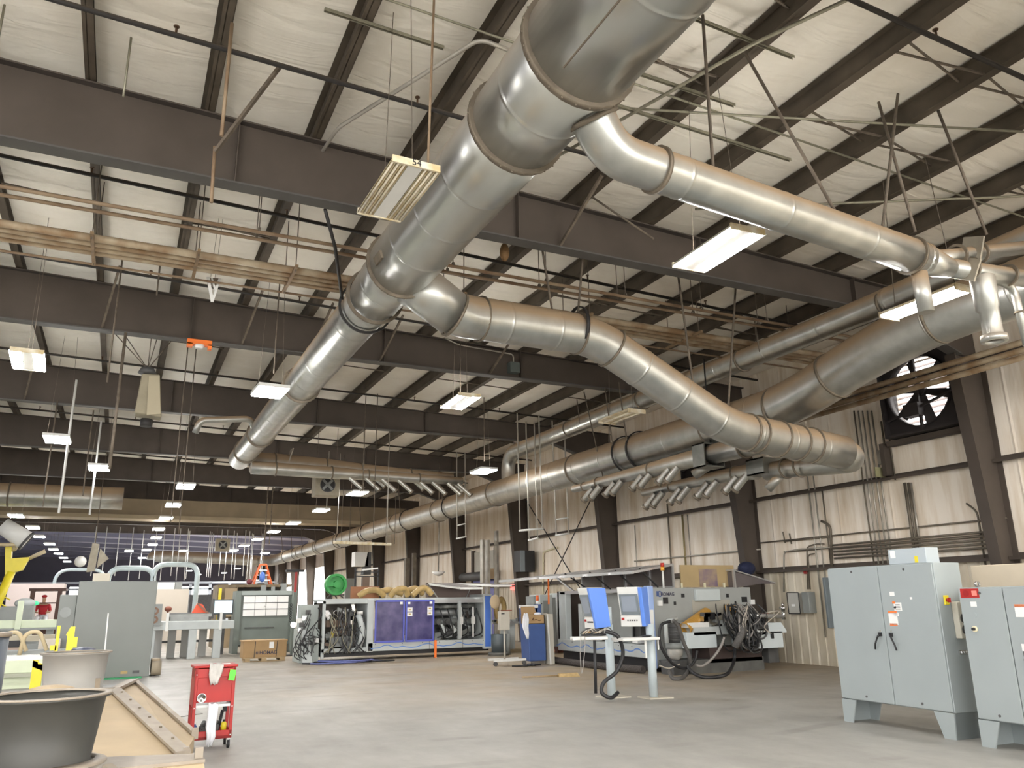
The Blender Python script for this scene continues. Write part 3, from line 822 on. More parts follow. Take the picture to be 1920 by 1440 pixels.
for i, (a, b, r, m_) in enumerate(specs):
    a = V((b.x, b.y, min(8.5, max(a.z, 7.4)))) if i not in () else a
    rod(a, V((b.x, b.y, b.z)), r, m_, ['tall white drop tube under the far left lamp', 'slimmer white drop tube beside the second left lamp'][i] if i < 2 else 'thin vertical rod hanging from the roof in the middle distance', None if i < 2 else 'thin drop rods')
# clusters of white drops at the far end
ci = 0
for px in (170, 190, 215, 240, 262, 330, 345, 352, 392, 398, 404, 420, 436, 448, 455, 466, 478, 484, 490, 498, 320, 285, 300, 410):
    b = P('y', 66, px, 1088 - (px % 3) * 4)
    rod((b.x, 66 + (px % 5), 7.5), (b.x, 66 + (px % 5), b.z), .028, white_p, 'thin white drop pipe at the far end of the hall', 'far white drop pipes', 'drop_pipe', 'pipe'); ci += 1
# dropped U frames (hose trapezes) in front of the right wall
for i, (pxa, pxb, pt, pb, y) in enumerate(((975, 1017, 700, 995, 22.0), (992, 1008, 860, 1013, 23.0), (1043, 1066, 800, 1004, 22.5), (857, 873, 850, 1010, 29.0))):
    bl = P('y', y, pxa, pb); br = P('y', y, pxb, pb - 4)
    t = thing('hose_trapeze', ['wide', 'narrow', 'middle', 'far left'][i] + ' white U-shaped drop frame hanging in front of the right wall', 'hanging frame', (bl.x, y, bl.z), 'hanging U frames')
    for p in (bl, br): M().tube([(p.x, y, p.z), (p.x - .03, y, 7.5)], .024 if i < 4 else .02, 8).build('side_tube', rodl, t)
    M().tube([bl + V((-.03, 0, 0)), br + V((.03, 0, 0))], .03, 8).build('bottom_bar', white_p, t)
    if i >= 2: M().tube([bl + V((0, 0, .5)), br + V((0, 0, .5))], .026, 8).build('middle_bar', white_p, t)
# ============================================================ LAMPS
tube_lit = mat('lit_tube', (1, 1, 1), .4, emit=(1, .97, .93), estr=55)
tube_off = mat('unlit_tube', (.78, .72, .58), .3)
tube_cool = mat('lit_tube_cool', (1, 1, 1), .4, emit=(.95, .97, 1), estr=55)
refl = mat('lamp_reflector', (.8, .78, .7), .25, .2)
fan_m = mat('heater_tan', (.36, .32, .24), .5, 0, .2, 4)
def high_bay(loc, lit, label, group, rz=0, L=1.22, W=.5, cool=False, pitch=0, roofz=None, near=True):
    """six-tube fluorescent high bay, long side along local y"""
    x, y, z = loc
    t = thing('high_bay_light', label, 'ceiling light', loc, group, rz)
    hx, hy = W / 2, L / 2
    if near:
        b = M()
        b.box(-.075, .075, -hy, hy, -.005, .055)
        b.build('ballast_channel', white_p if not lit else refl, t, world=False)
        for s in (-1, 1):
            for k in range(3):
                c = s * (.105 + k * .062 + .01)
                r = M()
                r.hexa([(c - .03, -hy, -.005), (c - .012, -hy, .03), (c - .012, hy, .03), (c - .03, hy, -.005), (c - .028, -hy, -.007), (c - .01, -hy, .034), (c - .01, hy, .034), (c - .028, hy, -.007)])
                r.hexa([(c + .03, -hy, -.005), (c + .012, -hy, .03), (c + .012, hy, .03), (c + .03, hy, -.005), (c + .028, -hy, -.007), (c + .01, -hy, .034), (c + .01, hy, .034), (c + .028, hy, -.007)])
                r.box(c - .012, c + .012, -hy, hy, .03, .034)
                r.build('reflector', fixm if not lit else refl, t, world=False)
                M().cyl((c, -hy + .02, .002), (c, hy - .02, .002), .013 if not lit else .02, n=8).build('tube', (tube_cool if cool else tube_lit) if lit else tube_off, t, world=False)
    else:
        M().box(-hx, hx, -hy, hy, .0, .07).build('housing', white_p, t, world=False)
        for s in (-1, 1):
            M().box(s * .04 if s > 0 else -hx + .01, hx - .01 if s > 0 else -.04, -hy + .02, hy - .02, -.03, -.001).build('tube_bank', (tube_cool if cool else tube_lit) if lit else tube_off, t, world=False)
    if near:
        for s in (-1, 1):
            M().box(-hx - .005, hx + .005, s * hy - .012, s * hy + .012, -.015, .06).build('end_plate', fixm, t, world=False)
    if lit:
        zt_ = .06 if near else .071
        M().box(-hx * .75, -hx * .45, -hy + .06, hy - .06, zt_, zt_ + .004).box(hx * .45, hx * .75, -hy + .06, hy - .06, zt_, zt_ + .004).build('added_uplight_strip', mat('added_uplight', (1, 1, 1), .5, emit=(1, .97, .92), estr=19), t, world=False)  # glowing strips added on the lamp tops to brighten the ceiling
    rz_ = (roofz or zp(x)) - z
    for s in (-1, 1):
        M().tube([(0, s * hy * .8, .05), (0, s * hy * .5, rz_)], .004, 5).build('hanger_wire', rodm, t, world=False)
    return t
t54 = high_bay((2.27, 7.45, 6.0), False, 'unlit dusty six-tube lamp numbered 54 hanging in front of the big duct', None, .02)
M().tube([(2.4, 6.86, 6.03), (2.43, 6.8, 8.5)], .014, 8).build('power_rod', pipe_o, t54)
text('54', (2.27, 6.826, 6.025), .1, TY, blackm, t54, 'number_lettering')
high_bay((6.42, 7.22, 6.0), True, 'glaring lit high bay lamp hanging beneath the near branch duct', 'lit high bay lamps', -.05, cool=True)
# two tube strip lamps at the right
def strip(loc, lit, label, rz=0, L=1.3, W=.42):
    x, y, z = loc
    t = thing('strip_light', label, 'ceiling light', loc, None, rz)
    M().box(-W / 2, W / 2, -L / 2, L / 2, .02, .06).build('reflector_pan', fixm, t, world=False)
    for c in (-.11, .11): M().cyl((c, -L / 2 + .03, 0), (c, L / 2 - .03, 0), .028, n=10).build('tube', tube_lit if lit else tube_off, t, world=False)
    for s in (-1, 1): M().box(-W / 2, W / 2, s * L / 2 - .015, s * L / 2 + .015, -.03, .07).build('end_plate', fixm, t, world=False)
    for s in (-1, 1): M().tube([(0, s * L * .4, .05), (0, s * L * .3, zp(x) - z)], .006, 5).build('hanger_wire', rodm, t, world=False)
    return t
strip((10.6, 7.45, 6.0), True, 'lit twin-tube strip lamp in front of the rising wall duct at right')
b = P('y', 15.8, 1165, 783)
strip((b.x, 15.8, b.z), False, 'unlit twin-tube strip lamp between the big branch and the wall duct', 0, 1.3, .5)
b = P('y', 29, 685, 1018)
tt = thing('strip_light', 'long unlit strip lamp hanging under the far part of the wall duct', 'ceiling light', b)
M().bar(b + V((-1.15, 0, 0)), b + V((1.1, .5, 0)), .18, .09).build('housing', fixm, tt)
for s in (-.9, .9): M().tube([b + V((s, s * .25 + .2, .04)), b + V((s, s * .25 + .2, 3.2))], .008, 5).build('hanger_wire', rodm, tt)
high_bay((6.38, 15.8, 6.0), True, 'lit high bay lamp in the centre beyond the second girder', 'lit high bay lamps', -.05, cool=True)
high_bay((-1.85, 15.9, 6.0), True, 'lit high bay lamp at the left edge above the robots', 'lit high bay lamps', .05, cool=True)
high_bay((2.42, 16.45, 6.0), True, 'lit pair of tube banks beside the big duct', 'lit high bay lamps', PI / 2 + .05, .62, .85, near=False)
lst = [(-1.78, 22.9, 'double lamp above the tall white drop tube at left'), (-.9, 27.3, 'double lamp next to the slimmer white drop tube'), (10.45, 23.8, 'bright lamp beside the U bend of the slim duct')]
for x, y, s in lst: high_bay((x, y, 5.9), True, 'lit ' + s, 'lit high bay lamps', PI / 2, .6, .95, near=False, cool=x < 0)
px = [(348, 912), (325, 947), (311, 972), (297, 992), (293, 1008), (286, 1021), (670, 925), (602, 957), (550, 981), (513, 997), (483, 1011), (458, 1023), (438, 1032),
      (30, 967), (62, 989), (73, 1006), (93, 1020), (100, 1030), (110, 1038), (119, 1046), (126, 1053), (275, 1031), (242, 1033), (343, 1033), (266, 1046), (497, 1037), (392, 1054), (355, 1070), (372, 1077), (445, 1066), (420, 1074)]
for i, (a, b) in enumerate(px):
    p = P('z', 5.9, a, b)
    if p.y > 118 : p = P('y', 90, a, b)
    high_bay(tuple(p), True, roofz=(6.28 if 46.3 < p.y < 49 else None), label=('lit far high bay lamp, %s of the row running straight away' % ORD[i]) if i < 6 else ('lit far lamp beside the wall duct, %s going back' % ORD[i - 6]) if i < 13 else ('lit far lamp of the left row, %s going back' % ORD[i - 13]) if i < 21 else 'small lit lamp at the far end of the hall', group='far lamps', rz=PI / 2, L=.6, W=1.15, near=False, cool=(i > 12))
# lamps behind and beside the camera: grid continues unseen, wall-side row added to brighten the wall
for x in (-6.2, -2.0, 2.3, 6.5, 10.7, 14.6):
    for y in ((-1.5, 3.2) if x > 12 else (-1.5,)):
        high_bay((x, y, 6.0), True, 'unseen lit high bay lamp behind or beside the camera', 'lamps behind the camera', near=False)
for x, y in ((-6.2, 7.4), (-2.0, 7.4), (-6.2, 15.8), (14.6, 15.8), (14.8, 24), (14.8, 33)):
    high_bay((x, y, 6.3 if x > 0 else 6.0), True, 'lit high bay lamp outside the frame', 'lamps outside the frame', near=False) if x < 0 else None
# ============================================================ ELECTRICAL CABINETS (right)
def quadleg(m_, x0, x1, y0, y1, z1, ta, tb, axis='y'):
    """wedge leg: wide at the top (y0..y1), narrow at the bottom (ta..tb)"""
    m_.hexa([(x0, ta, 0), (x1, ta, 0), (x1, tb, 0), (x0, tb, 0), (x0, y0, z1), (x1, y0, z1), (x1, y1, z1), (x0, y1, z1)])
def cabinet(loc, rz, L, D, z0, z1, split, label):
    t = thing('electrical_cabinet', label, 'cabinet', loc, 'free standing grey cabinets', rz)
    M().box(.025, D, 0, L, z0, z1).build('body', cabm, t, .006, 1, world=False)
    for a, b in ((0.008, split - .006), (split + .006, L - .008)):
        M().box(0, .022, a, b, z0 + .012, z1 - .015).build('door', cabm, t, .006, 2, world=False)
    w, g = .3, .17
    for y0, y1, ta, tb in ((0, w, .02, .02 + g), (L - w + .03, L, L - g, L)):
        m_ = M(); quadleg(m_, .0, .02, y0, y1, z0, ta, tb)
        m_.box(.02, D, min(ta, tb) if y0 == 0 else L - .02, (.02 if y0 == 0 else L), 0, z0)
        m_.build('leg', cabm, t, world=False)
        m_ = M(); quadleg(m_, D - .02, D, y0, y1, z0, ta, tb); m_.build('leg', cabm, t, world=False)
    for y in (split * .5, split + (L - split) * .5):
        for z in (z0 + .07, z1 - .07):
            M().cyl((-.008, y, z), (.004, y, z), .016, n=10).build('door_bolt', dgrey, t, world=False)
    return t
ca = cabinet((9.58, 7.24, 0), -math.atan2(.13, 1.9), 1.89, .5, .31, 2.16, .915, 'pale grey two-door electrical cabinet on splayed legs, black lever handles')
def lever(t, y, z, s, m=blackm, L=.17):
    h = M().bx((-.015, y, z + .03), (.03, .045, .05)).tube([(-.03, y, z + .03), (-.045, y + s * .02, z), (-.05, y + s * .075, z - .1), (-.045, y + s * .09, z - L)], .012, 8).build('handle', m, t, world=False)
    M().cyl((-.003, y, z + .075), (.005, y, z + .075), .012, n=8).build('lock', chrome, t, world=False)
lever(ca, 1.0, 1.2, 1); lever(ca, .81, 1.2, -1)
def label_plate(t, x, y, z, w, h, m, name='sticker'):
    return M().box(x - .003, x, y - w / 2, y + w / 2, z - h / 2, z + h / 2).build(name, m, t, world=False)
for y, z, w, h, m in ((.71, 1.77, .08, .055, whitem), (.7, 1.655, .05, .03, orange), (.64, 1.6, .13, .11, whitem), (.68, 1.5, .07, .045, whitem), (.745, 1.44, .15, .16, whitem), (.745, 1.525, .15, .03, orange), (.75, 1.365, .13, .03, orange), (.4, 1.71, .035, .03, whitem)):
    label_plate(ca, -.0, y, z, w, h, m)
M().cyl((-.02, .68, 1.59), (0, .68, 1.59), .014, n=10).build('key_switch', blackm, ca, world=False)
for k in range(4): M().box(-.0045, -.003, .6, .68, 1.56 + k * .022, 1.565 + k * .022).build('print_line', dgrey, ca, world=False)
# side fittings: red/yellow isolator and twin fan unit
s = M().box(.12, .2, -.02, 0, 1.62, 1.74).build('isolator_switch', yel, ca, .004, 1, world=False)
M().cyl((.16, -.05, 1.68), (.16, -.02, 1.68), .022, n=12).box(.15, .17, -.07, -.04, 1.65, 1.71).build('switch_knob', redm, s, world=False)
f = M().box(.24, .4, -.09, 0, 1.2, 1.66).build('cooling_unit', mat('unit_beige', (.6, .57, .48), .5, 0, .1, 4), ca, .01, 2, world=False)
for z in (1.31, 1.45):
    g = M().ring((.32, -.098, z), (.32, -.088, z), .035, .06, 18)
    for k in range(4): g.ring((.32, -.097, z), (.32, -.09, z), .01 + k * .012, .014 + k * .012, 14)
    g.build('fan_grille', dgrey, f, world=False)
M().bx((.3, -.015, 1.03), (.13, .02, .05)).sph((.26, -.035, 1.03), .02).sph((.31, -.035, 1.03), .02).sph((.35, -.035, 1.03), .02).build('connector', chrome, ca, world=False)
tb = thing('junction_box', 'small grey box on top of the electrical cabinet, yellow and white stickers', 'box', (9.72, 7.5, 2.16))
M().box(9.74, 10.0, 7.42, 8.02, 2.165, 2.37).build('body', mat('box_grey', (.42, .47, .5), .45), tb, .006)
M().box(9.736, 9.74, 7.55, 7.6, 2.175, 2.26).build('sticker', yel, tb)
M().box(9.736, 9.74, 7.9, 7.98, 2.25, 2.35).build('sticker', whitem, tb)
cb = cabinet((9.36, 4.75, 0), -math.atan2(.1, 2.09), 2.09, .55, .3, 1.83, 1.5, 'pale grey electrical cabinet at the right edge, red danger label on its corner')
L = 2.09
for y, z, w, h, m in ((1.93, 1.76, .25, .11, redm), (1.9, 1.63, .08, .06, whitem), (1.28, 1.55, .2, .13, whitem), (1.28, 1.61, .2, .03, orange), (1.33, 1.15, .09, .08, whitem), (1.33, 1.08, .08, .06, dgrey)):
    label_plate(cb, 0, y, z, w, h, m)
M().cyl((-.005, 1.98, 1.76), (-.002, 1.98, 1.76), .04, n=18).build('danger_disc', mat('dark_red', (.3, .01, .01), .4), cb, world=False)
M().box(-.005, -.003, 1.83, 1.9, 1.73, 1.79).build('danger_print', mat('pale_red', (.8, .25, .2), .4), cb, world=False)
M().cyl((-.02, 1.93, 1.34), (0, 1.93, 1.34), .035, n=16).build('switch_ring', mat('cream', (.75, .7, .5), .5), cb, world=False)
M().cyl((-.05, 1.93, 1.34), (-.02, 1.93, 1.34), .018, n=12).build('switch_button', blackm, cb, world=False)
M().cyl((-.006, 1.91, 1.5), (0, 1.91, 1.5), .03, n=16).build('round_plug', cabm, cb, world=False)
M().tube([(-.01, 1.36, 1.02), (-.04, 1.34, .99), (-.045, 1.28, .87)], .012, 8).build('handle', chrome, cb, world=False)
M().ring((.04, 1.82, 1.865), (.04, 1.85, 1.865), .025, .035, 14).cyl((.04, 1.835, 1.83), (.04, 1.835, 1.845), .012, n=8).build('lifting_eye', chrome, cb, world=False)
bb = thing('machine_enclosure', 'cream box enclosure standing behind the right edge cabinet', 'enclosure', (10.6, 4.4, 0))
M().box(10.35, 12.0, 3.9, 7.25, .1, 2.12).build('housing', mat('cream_sheet', (.58, .5, .38), .5, 0, .12, 2), bb, .01)
M().box(10.4, 11.95, 4.0, 7.2, 0, .1).build('plinth', dgrey, bb)
rl = thing('film_roll', 'tall upright roll of white plastic film at the right edge', 'roll', (10.0, 6.55, 0))
M().cyl((10.25, 5.9, 2.121), (9.98, 6.02, 2.64), .13, n=22).build('film', mat('plastic_film', (.66, .7, .68), .25), rl)

# ============================================================ RED TOOL CART
tc = thing('tool_cart', 'red wheeled tool cart with open lower shelf standing alone on the floor', 'cart', (1.0, 11.45, 0), None, .03)
W_, Dp = .5, .36
for x in (0, W_ - .04):
    for y in (0, Dp - .04):
        M().box(x, x + .04, y, y + .04, .12, .98).build('post', redm, tc, .004, world=False)
M().box(0, W_, 0, Dp, .12, .16).box(0, W_, 0, .012, .12, .22).box(0, W_, Dp - .012, Dp, .12, .22).box(0, .012, 0, Dp, .12, .22).box(W_ - .012, W_, 0, Dp, .12, .22).build('lower_tray', redm, tc, .003, world=False)
M().box(.02, W_ - .02, .012, .022, .56, .86).build('back_panel', redm, tc, world=False)
M().box(0, .012, 0, Dp, .52, .98).box(W_ - .012, W_, 0, Dp, .52, .98).build('side_panel', redm, tc, world=False)
M().box(0, W_, 0, Dp, .86, .97).build('drawer_box', redm, tc, .004, world=False)
M().box(-.02, W_ + .02, -.02, Dp + .02, .98, 1.01).build('lid', redm, tc, .008, 2, world=False)
M().box(0.02, W_ - .02, 0.02, Dp - .02, .5, .53).build('middle_shelf', mat('pale_tray', (.6, .62, .62), .4, .3), tc, world=False)
for x in (.02, W_ - .02):
    for z in (.16, .5, .9): M().sph((x, -.004, z), .008, n=8).build('rivet', whitem, tc, world=False)
for x in (.03, W_ - .03):
    for y in (.04, Dp - .04):
        c = M().box(x - .02, x + .02, y - .025, y + .025, .1, .12).box(x - .022, x - .018, y - .02, y + .02, .045, .1).box(x + .018, x + .022, y - .02, y + .02, .045, .1).build('caster', chrome, tc, world=False)
        M().cyl((x - .014, y, .05), (x + .014, y, .05), .05, n=18).build('wheel', blackm, c, world=False)
cl = mat('cloth_white', (.8, .81, .86), .9, 0, .1, 12)
cg = mat('cloth_grey', (.58, .56, .53), .9, 0, .2, 12)
def cloth(name, label, m, pts, W, loc, group=None, rz=0):
    """pts: centre line (x, y, z) with half widths; folded drape"""
    m_ = M(); n = 9; rows = []
    for i, (x, y, z, w) in enumerate(pts):
        rows.append([m_.b.verts.new((x + w * (k / (n - 1) * 2 - 1), y + .012 * math.sin(k * 2.2 + i * .6), z + .012 * math.sin(k * 1.3 + i))) for k in range(n)])
    for A, B in zip(rows, rows[1:]):
        for k in range(n - 1):
            f = m_.b.faces.new((A[k], A[k + 1], B[k + 1], B[k])); f.smooth = True
    o = m_.build(name, m); md = o.modifiers.new('t', 'SOLIDIFY'); md.thickness = .008
    o.location = loc; o.rotation_euler = (0, 0, rz)
    return tag(o, label, 'cloth', group)
cloth('rag', 'grey rag draped over the top of the red tool cart', cg, [(.25, .15, 1.025, .085), (.25, -.01, 1.025, .085), (.25, -.04, 1.0, .085), (.24, -.045, .9, .08), (.235, -.045, .83, .06), (.235, -.045, .78, .045)], .1, (1.0, 11.45, 0))
cloth('towel', 'long white towel hanging off the middle shelf of the red cart', cl, [(.25, .12, .545, .05), (.25, 0, .545, .06), (.25, -.03, .52, .06), (.245, -.035, .4, .062), (.235, -.035, .28, .062), (.25, -.035, .16, .055), (.23, -.035, .05, .035)], .1, (1.0, 11.45, 0))
tg = thing('warning_tag', 'bright green tag hanging on the red tool cart', 'tag', (1.45, 11.4, .88))
M().bx((1.45, 11.425, .88), (.075, .004, .13), Matrix.Rotation(.12, 3, 'Y')).build('tag_card', mat('neon_green', (.12, .95, .06), .5), tg)
dp = thing('parts_dish', 'round metal magnetic dish stuck to the back of the red cart', 'dish', (1.09, 11.42, .62))
m_ = M().lathe((0, 0, 0), [(0, .004), (.03, .004), (.032, .012), (.045, .012), (.055, .022), (.058, .018), (.05, 0), (0, 0)], 24)
for v in m_.b.verts: v.co = V((1.1 + v.co.x, 11.455 - v.co.z, .62 + v.co.y))
m_.build('dish', chrome, dp)
# things on the lower tray
def simple(name, label, cat, m_, m, group=None, bevel=0):
    o = m_.build(name, m, None, bevel); return tag(o, label, cat, group)
bt = thing('spray_can', 'yellow can at the right of the lower tray of the red cart', 'can', (1.42, 11.6, .165))
M().lathe((1.41, 11.6, .165), [(0, 0), (.035, 0), (.035, .12), (.02, .14), (0, .14)], 14).build('can_body', yel, bt); M().cyl((1.41, 11.6, .3), (1.41, 11.6, .33), .014, n=8).build('nozzle', blackm, bt)
bt = thing('bottle', 'small blue bottle at the left of the lower tray of the red cart', 'bottle', (1.06, 11.6, .165))
M().lathe((1.06, 11.6, .165), [(0, 0), (.028, 0), (.028, .1), (.01, .13), (0, .13)], 12).build('bottle_body', bluedk, bt); M().cyl((1.06, 11.6, .29), (1.06, 11.6, .32), .009, n=8).build('nozzle', whitem, bt)
m_ = M().bx((1.17, 11.65, .21), (.1, .16, .09)).cyl((1.13, 11.58, .22), (1.18, 11.7, .3), .03, n=10).bx((1.2, 11.6, .28), (.04, .1, .05)); simple('power_drill', 'dark grey power tool on the lower tray of the red cart', 'tool', m_, dgrey)
m_ = M().cyl((1.35, 11.65, .17), (1.41, 11.68, .47), .012, n=8).bx((1.42, 11.68, .46), (.05, .03, .09)).cyl((1.33, 11.62, .17), (1.38, 11.66, .44), .01, n=8); simple('pry_tool', 'black long-handled tools leaning in the red cart', 'tool', m_, blackm)
m_ = M().bx((1.3, 11.66, .22), (.1, .14, .11)).sph((1.3, 11.66, .3), .05, 1, 1.2, .8); simple('tool_bag', 'dark bag of tools behind the towel in the red cart', 'bag', m_, dgrey)
simple('paper_sheet', 'white paper lying flat on the lid of the red cart', 'paper', M().box(1.28, 1.44, 11.55, 11.7, 1.011, 1.013), whitem)

# ============================================================ DUST HOODS (bottom left)
tanp = mat('dusty_tan_sheet', (.44, .34, .215), .6, 0, .12, 2.5)
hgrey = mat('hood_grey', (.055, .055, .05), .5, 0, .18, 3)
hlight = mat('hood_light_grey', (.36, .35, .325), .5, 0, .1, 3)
flg = mat('hood_flange', (.36, .31, .25), .5, .2, .2, 6)
def fanhood(cx, cy, m, label, R=.35, rb=.3, z0=.78, z1=1.19, s=1.0, ring=tanp):
    t = thing('exhaust_fan_unit', label, 'fan unit', (cx, cy, 0), 'dusty exhaust fan units on the floor')
    M().lathe((cx, cy, 0), [(rb + .05, z0 - .02), (rb, z0 + .01), (R - .005, z1 - .02), (R + .025, z1 - .01), (R + .028, z1), (R - .005, z1), (R - .03, z1 - .05), (rb - .04, z0 + .05), (rb - .05, z0 + .02)], 48).build('windband', m, t)
    M().lathe((cx, cy, 0), [(R - .014, z1 + .001), (R + .03, z1 + .001), (R + .03, z1 + .012), (R - .014, z1 + .012), (R - .014, z1 + .001)], 48).build('rim', flg, t)
    M().cyl((cx, cy, z0 + .05), (cx, cy, z1 - .07), .1, n=18).build('motor_cap', white_p, t)
    M().lathe((cx, cy, z1 - .09), [(0, 0), (R - .06, 0), (R - .06, .01), (0, .01)], 30).build('damper_plate', dgrey, t)
    M().tube([(cx - .25, cy - .05, z1 - .06), (cx - .05, cy + .02, z1 - .045), (cx + .02, cy, z1 - .05)], .008, 6).build('wire', whitem, t)
    return t
# unit nearest the camera
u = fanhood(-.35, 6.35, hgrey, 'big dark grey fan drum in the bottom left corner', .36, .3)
top = [(-1.0, 6.02, .76), (.05, 5.98, .76), (.62, 6.12, .76), (.55, 8.0, .45), (-1.0, 8.0, .45)]
def hood(parent, A, Bp, C, D, E_, F, z_f=0):
    pass
# front body below the flange
M().hexa([(-1.3, 5.3, 0), (.75, 5.3, 0), (.75, 6.3, 0), (-1.3, 6.3, 0), (-1.0, 5.85, .755), (.62, 5.95, .755), (.62, 6.28, .755), (-1.0, 6.3, .755)]).build('hood_body', tanp, u)
M().hexa([(-1.05, 5.9, .755), (.63, 6.0, .755), (.63, 6.25, .755), (-1.05, 6.8, .755), (-1.05, 5.9, .775), (.63, 6.0, .775), (.63, 6.25, .775), (-1.05, 6.8, .775)]).build('top_flange', flg, u)
M().lathe((-.35, 6.35, 0), [(.36, .75), (.4, .75), (.4, .785), (.33, .8), (.33, .775)], 40).build('base_collar', flg, u)
M().bar((.05, 6.0, .785), (.4, 5.45, .6), .06, .03).build('rib', flg, u)
M().box(.57, .62, 6.05, 6.1, .775, .84).build('corner_bracket', flg, u)
# second unit behind
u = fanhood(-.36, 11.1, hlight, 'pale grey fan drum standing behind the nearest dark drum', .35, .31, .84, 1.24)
a, b, c, d = V((-1.4, 10.7, .84)), V((.08, 10.45, .84)), V((.62, 7.55, .56)), V((-1.4, 7.4, .56))
e, g = V((.82, 8.9, .52)), V((.3, 11.6, .84))
M().hexa([d - V((0, 0, .5)), c - V((0, 0, .5)), V((.4, 11.6, .3)), V((-1.4, 11.8, .3)), d, c, b, a]).build('front_slope', tanp, u)
M().hexa([c - V((0, 0, .2)), e - V((0, 0, .3)), g - V((0, 0, .3)), b - V((0, 0, .3)), c, e, g, b]).build('side_slope', tanp, u)
M().bar(b + V((0, 0, .03)), c + V((0, 0, .03)), .12, .025).build('seam_flange', flg, u)
M().bar(g + V((0, 0, .03)), e + V((0, 0, .03)), .05, .03).build('seam_flange', flg, u)
M().bar(a + V((0, 0, .03)), b + V((0, 0, .03)), .1, .03).bar(b + V((0, 0, .03)), g + V((0, 0, .03)), .1, .03).build('top_flange', flg, u)
for f in (0.1, .25, .4, .55, .7, .85):
    p = b + (c - b) * f; M().cyl(p + V((.02, 0, .04)), p + V((.02, 0, .055)), .012, n=8).build('bolt', ringm, u)
M().box(e.x - .03, e.x + .03, e.y - .03, e.y + .03, .5, .6).build('corner_post', flg, u)
M().box(.62, .67, 7.6, 7.65, .5, .62).build('corner_post', flg, u)
M().box(-.15, .1, 10.4, 11.4, 0, .84).build('stand', mgrey, u)
M().box(-.12, -.07, 10.3, 10.35, .84, 1.0).build('bolt_stud', ringm, u)
# tarp covered motor between the drums
mc = thing('motor_cover', 'dust-caked blue-black motor with tan cloth top between the two drums', 'motor', (-.55, 9.0, .7))
M().sph((-.45, 8.7, .96), .19, 1.05, 1, .5).build('motor_body', mat('navy_cover', (.03, .04, .09), .4, 0, .4, 6), mc)
M().sph((-.45, 8.75, 1.0), .2, 1.15, 1, .38).build('cloth_top', tanp, mc)
M().hexa([(-.75, 8.5, .6), (-.15, 8.5, .6), (-.15, 9.0, .6), (-.75, 9.0, .6), (-.7, 8.6, .9), (-.2, 8.6, .9), (-.2, 8.9, .9), (-.7, 8.9, .9)]).build('motor_mount', tanp, mc)
mc = thing('motor_cover', 'dark round cap standing behind the pale grey drum', 'motor', (-.2, 13.5, 1.2))
p = P('y', 13.5, 156, 1219)
M().sph((p.x, 13.5, p.z - .01), .17, 1, 1, .32).cyl((p.x, 13.5, 0), (p.x, 13.5, p.z - .02), .1, n=12).build('motor_body', mat('navy_cover', (0, 0, 0)), mc)
p = P('y', 9.6, -12, 1190)
mc = thing('duct_end', 'dark blue-grey cylinder cut off by the left edge of the frame', 'drum', (p.x, 9.6, 0))
M().cyl((p.x - .12, 9.6, .3), (p.x - .1, 9.6, p.z), .25, .24, n=30).build('drum_body', mat('slate_drum', (.1, .12, .15), .4, 0, .2, 3), mc)
M().ring((p.x - .1, 9.6, p.z - .02), (p.x - .1, 9.6, p.z + .02), .22, .26, 30).build('drum_rim', flg, mc)
M().box(p.x - .4, p.x + .12, 9.4, 9.9, 0, .3).build('base', tanp, mc)
# ============================================================ CENTRE-LEFT FLOOR ITEMS
# big grey panel cabinet
g = thing('machine_enclosure', 'tall plain grey enclosure whose flat back fills the left foreground', 'enclosure', (0, 24, 0))
gp = mat('enclosure_grey', (.2, .212, .2), .5, 0, .05, 1.5)
M().box(-.92, .95, 23.95, 24.9, .0, 2.42).build('main_panel', gp, g, .01)
M().box(-1.32, -.93, 24.1, 25.0, .0, 2.09).build('side_cabinet', gp, g, .01)
M().box(-.62, -.22, 24.0, 24.4, 2.425, 2.62).build('top_box', mat('beige_box', (.5, .46, .37), .6), g)
for x, m in ((.28, tanh), (.56, dgrey)): M().box(x, x + .16, 23.94, 23.95, .1, .17).build('vent_slot', m, g)
M().cyl((-1.15, 24.08, 1.65), (-1.15, 24.1, 1.65), .13, n=20).build('round_cover', mgrey, g)
simple('floor_mat', 'green strip lying on the floor in front of the tall grey enclosure', 'strip', M().box(-.1, .78, 23.6, 23.85, .0, .03), mat('green_strip', (.02, .25, .09), .6))
p = P('y', 22.9, 203, 1150); q = P('y', 22.9, 197, 1226)
simple('measuring_stick', 'thin white stick standing upright in front of the tall grey enclosure', 'stick', M().bar((q.x, 22.9, 0), (p.x, 22.9, p.z), .03, .02), whitem)
simple('steel_sheet', 'flat grey steel sheet lying on the floor behind the hoods', 'sheet', M().hexa([(.2, 14.4, 0), (1.5, 15.2, 0), (1.35, 17.6, 0), (.1, 17.3, 0), (.2, 14.4, .012), (1.5, 15.2, .012), (1.35, 17.6, .012), (.1, 17.3, .012)]), mat('sheet_steel', (.28, .27, .25), .45, .4, .1, 2))
simple('steel_sheet', 'thin pale board lying on the floor left of the red cart', 'sheet', M().box(.45, .85, 11.9, 12.3, 0, .02), mat('pale_board', (.5, .53, .52), .5))
p = P('y', 24.3, 287, 1240)
w_ = thing('floor_blower', 'small tan wheeled unit beside the right foot of the grey enclosure', 'blower', (1.15, 24.5, 0))
M().box(1.0, 1.22, 24.2, 24.8, .05, .42).build('body', tanp, w_, .03, 2); M().cyl((1.0, 24.1, .2), (1.24, 24.1, .2), .18, n=18).build('wheel', mat('tyre_tan', (.3, .25, .18), .7), w_)
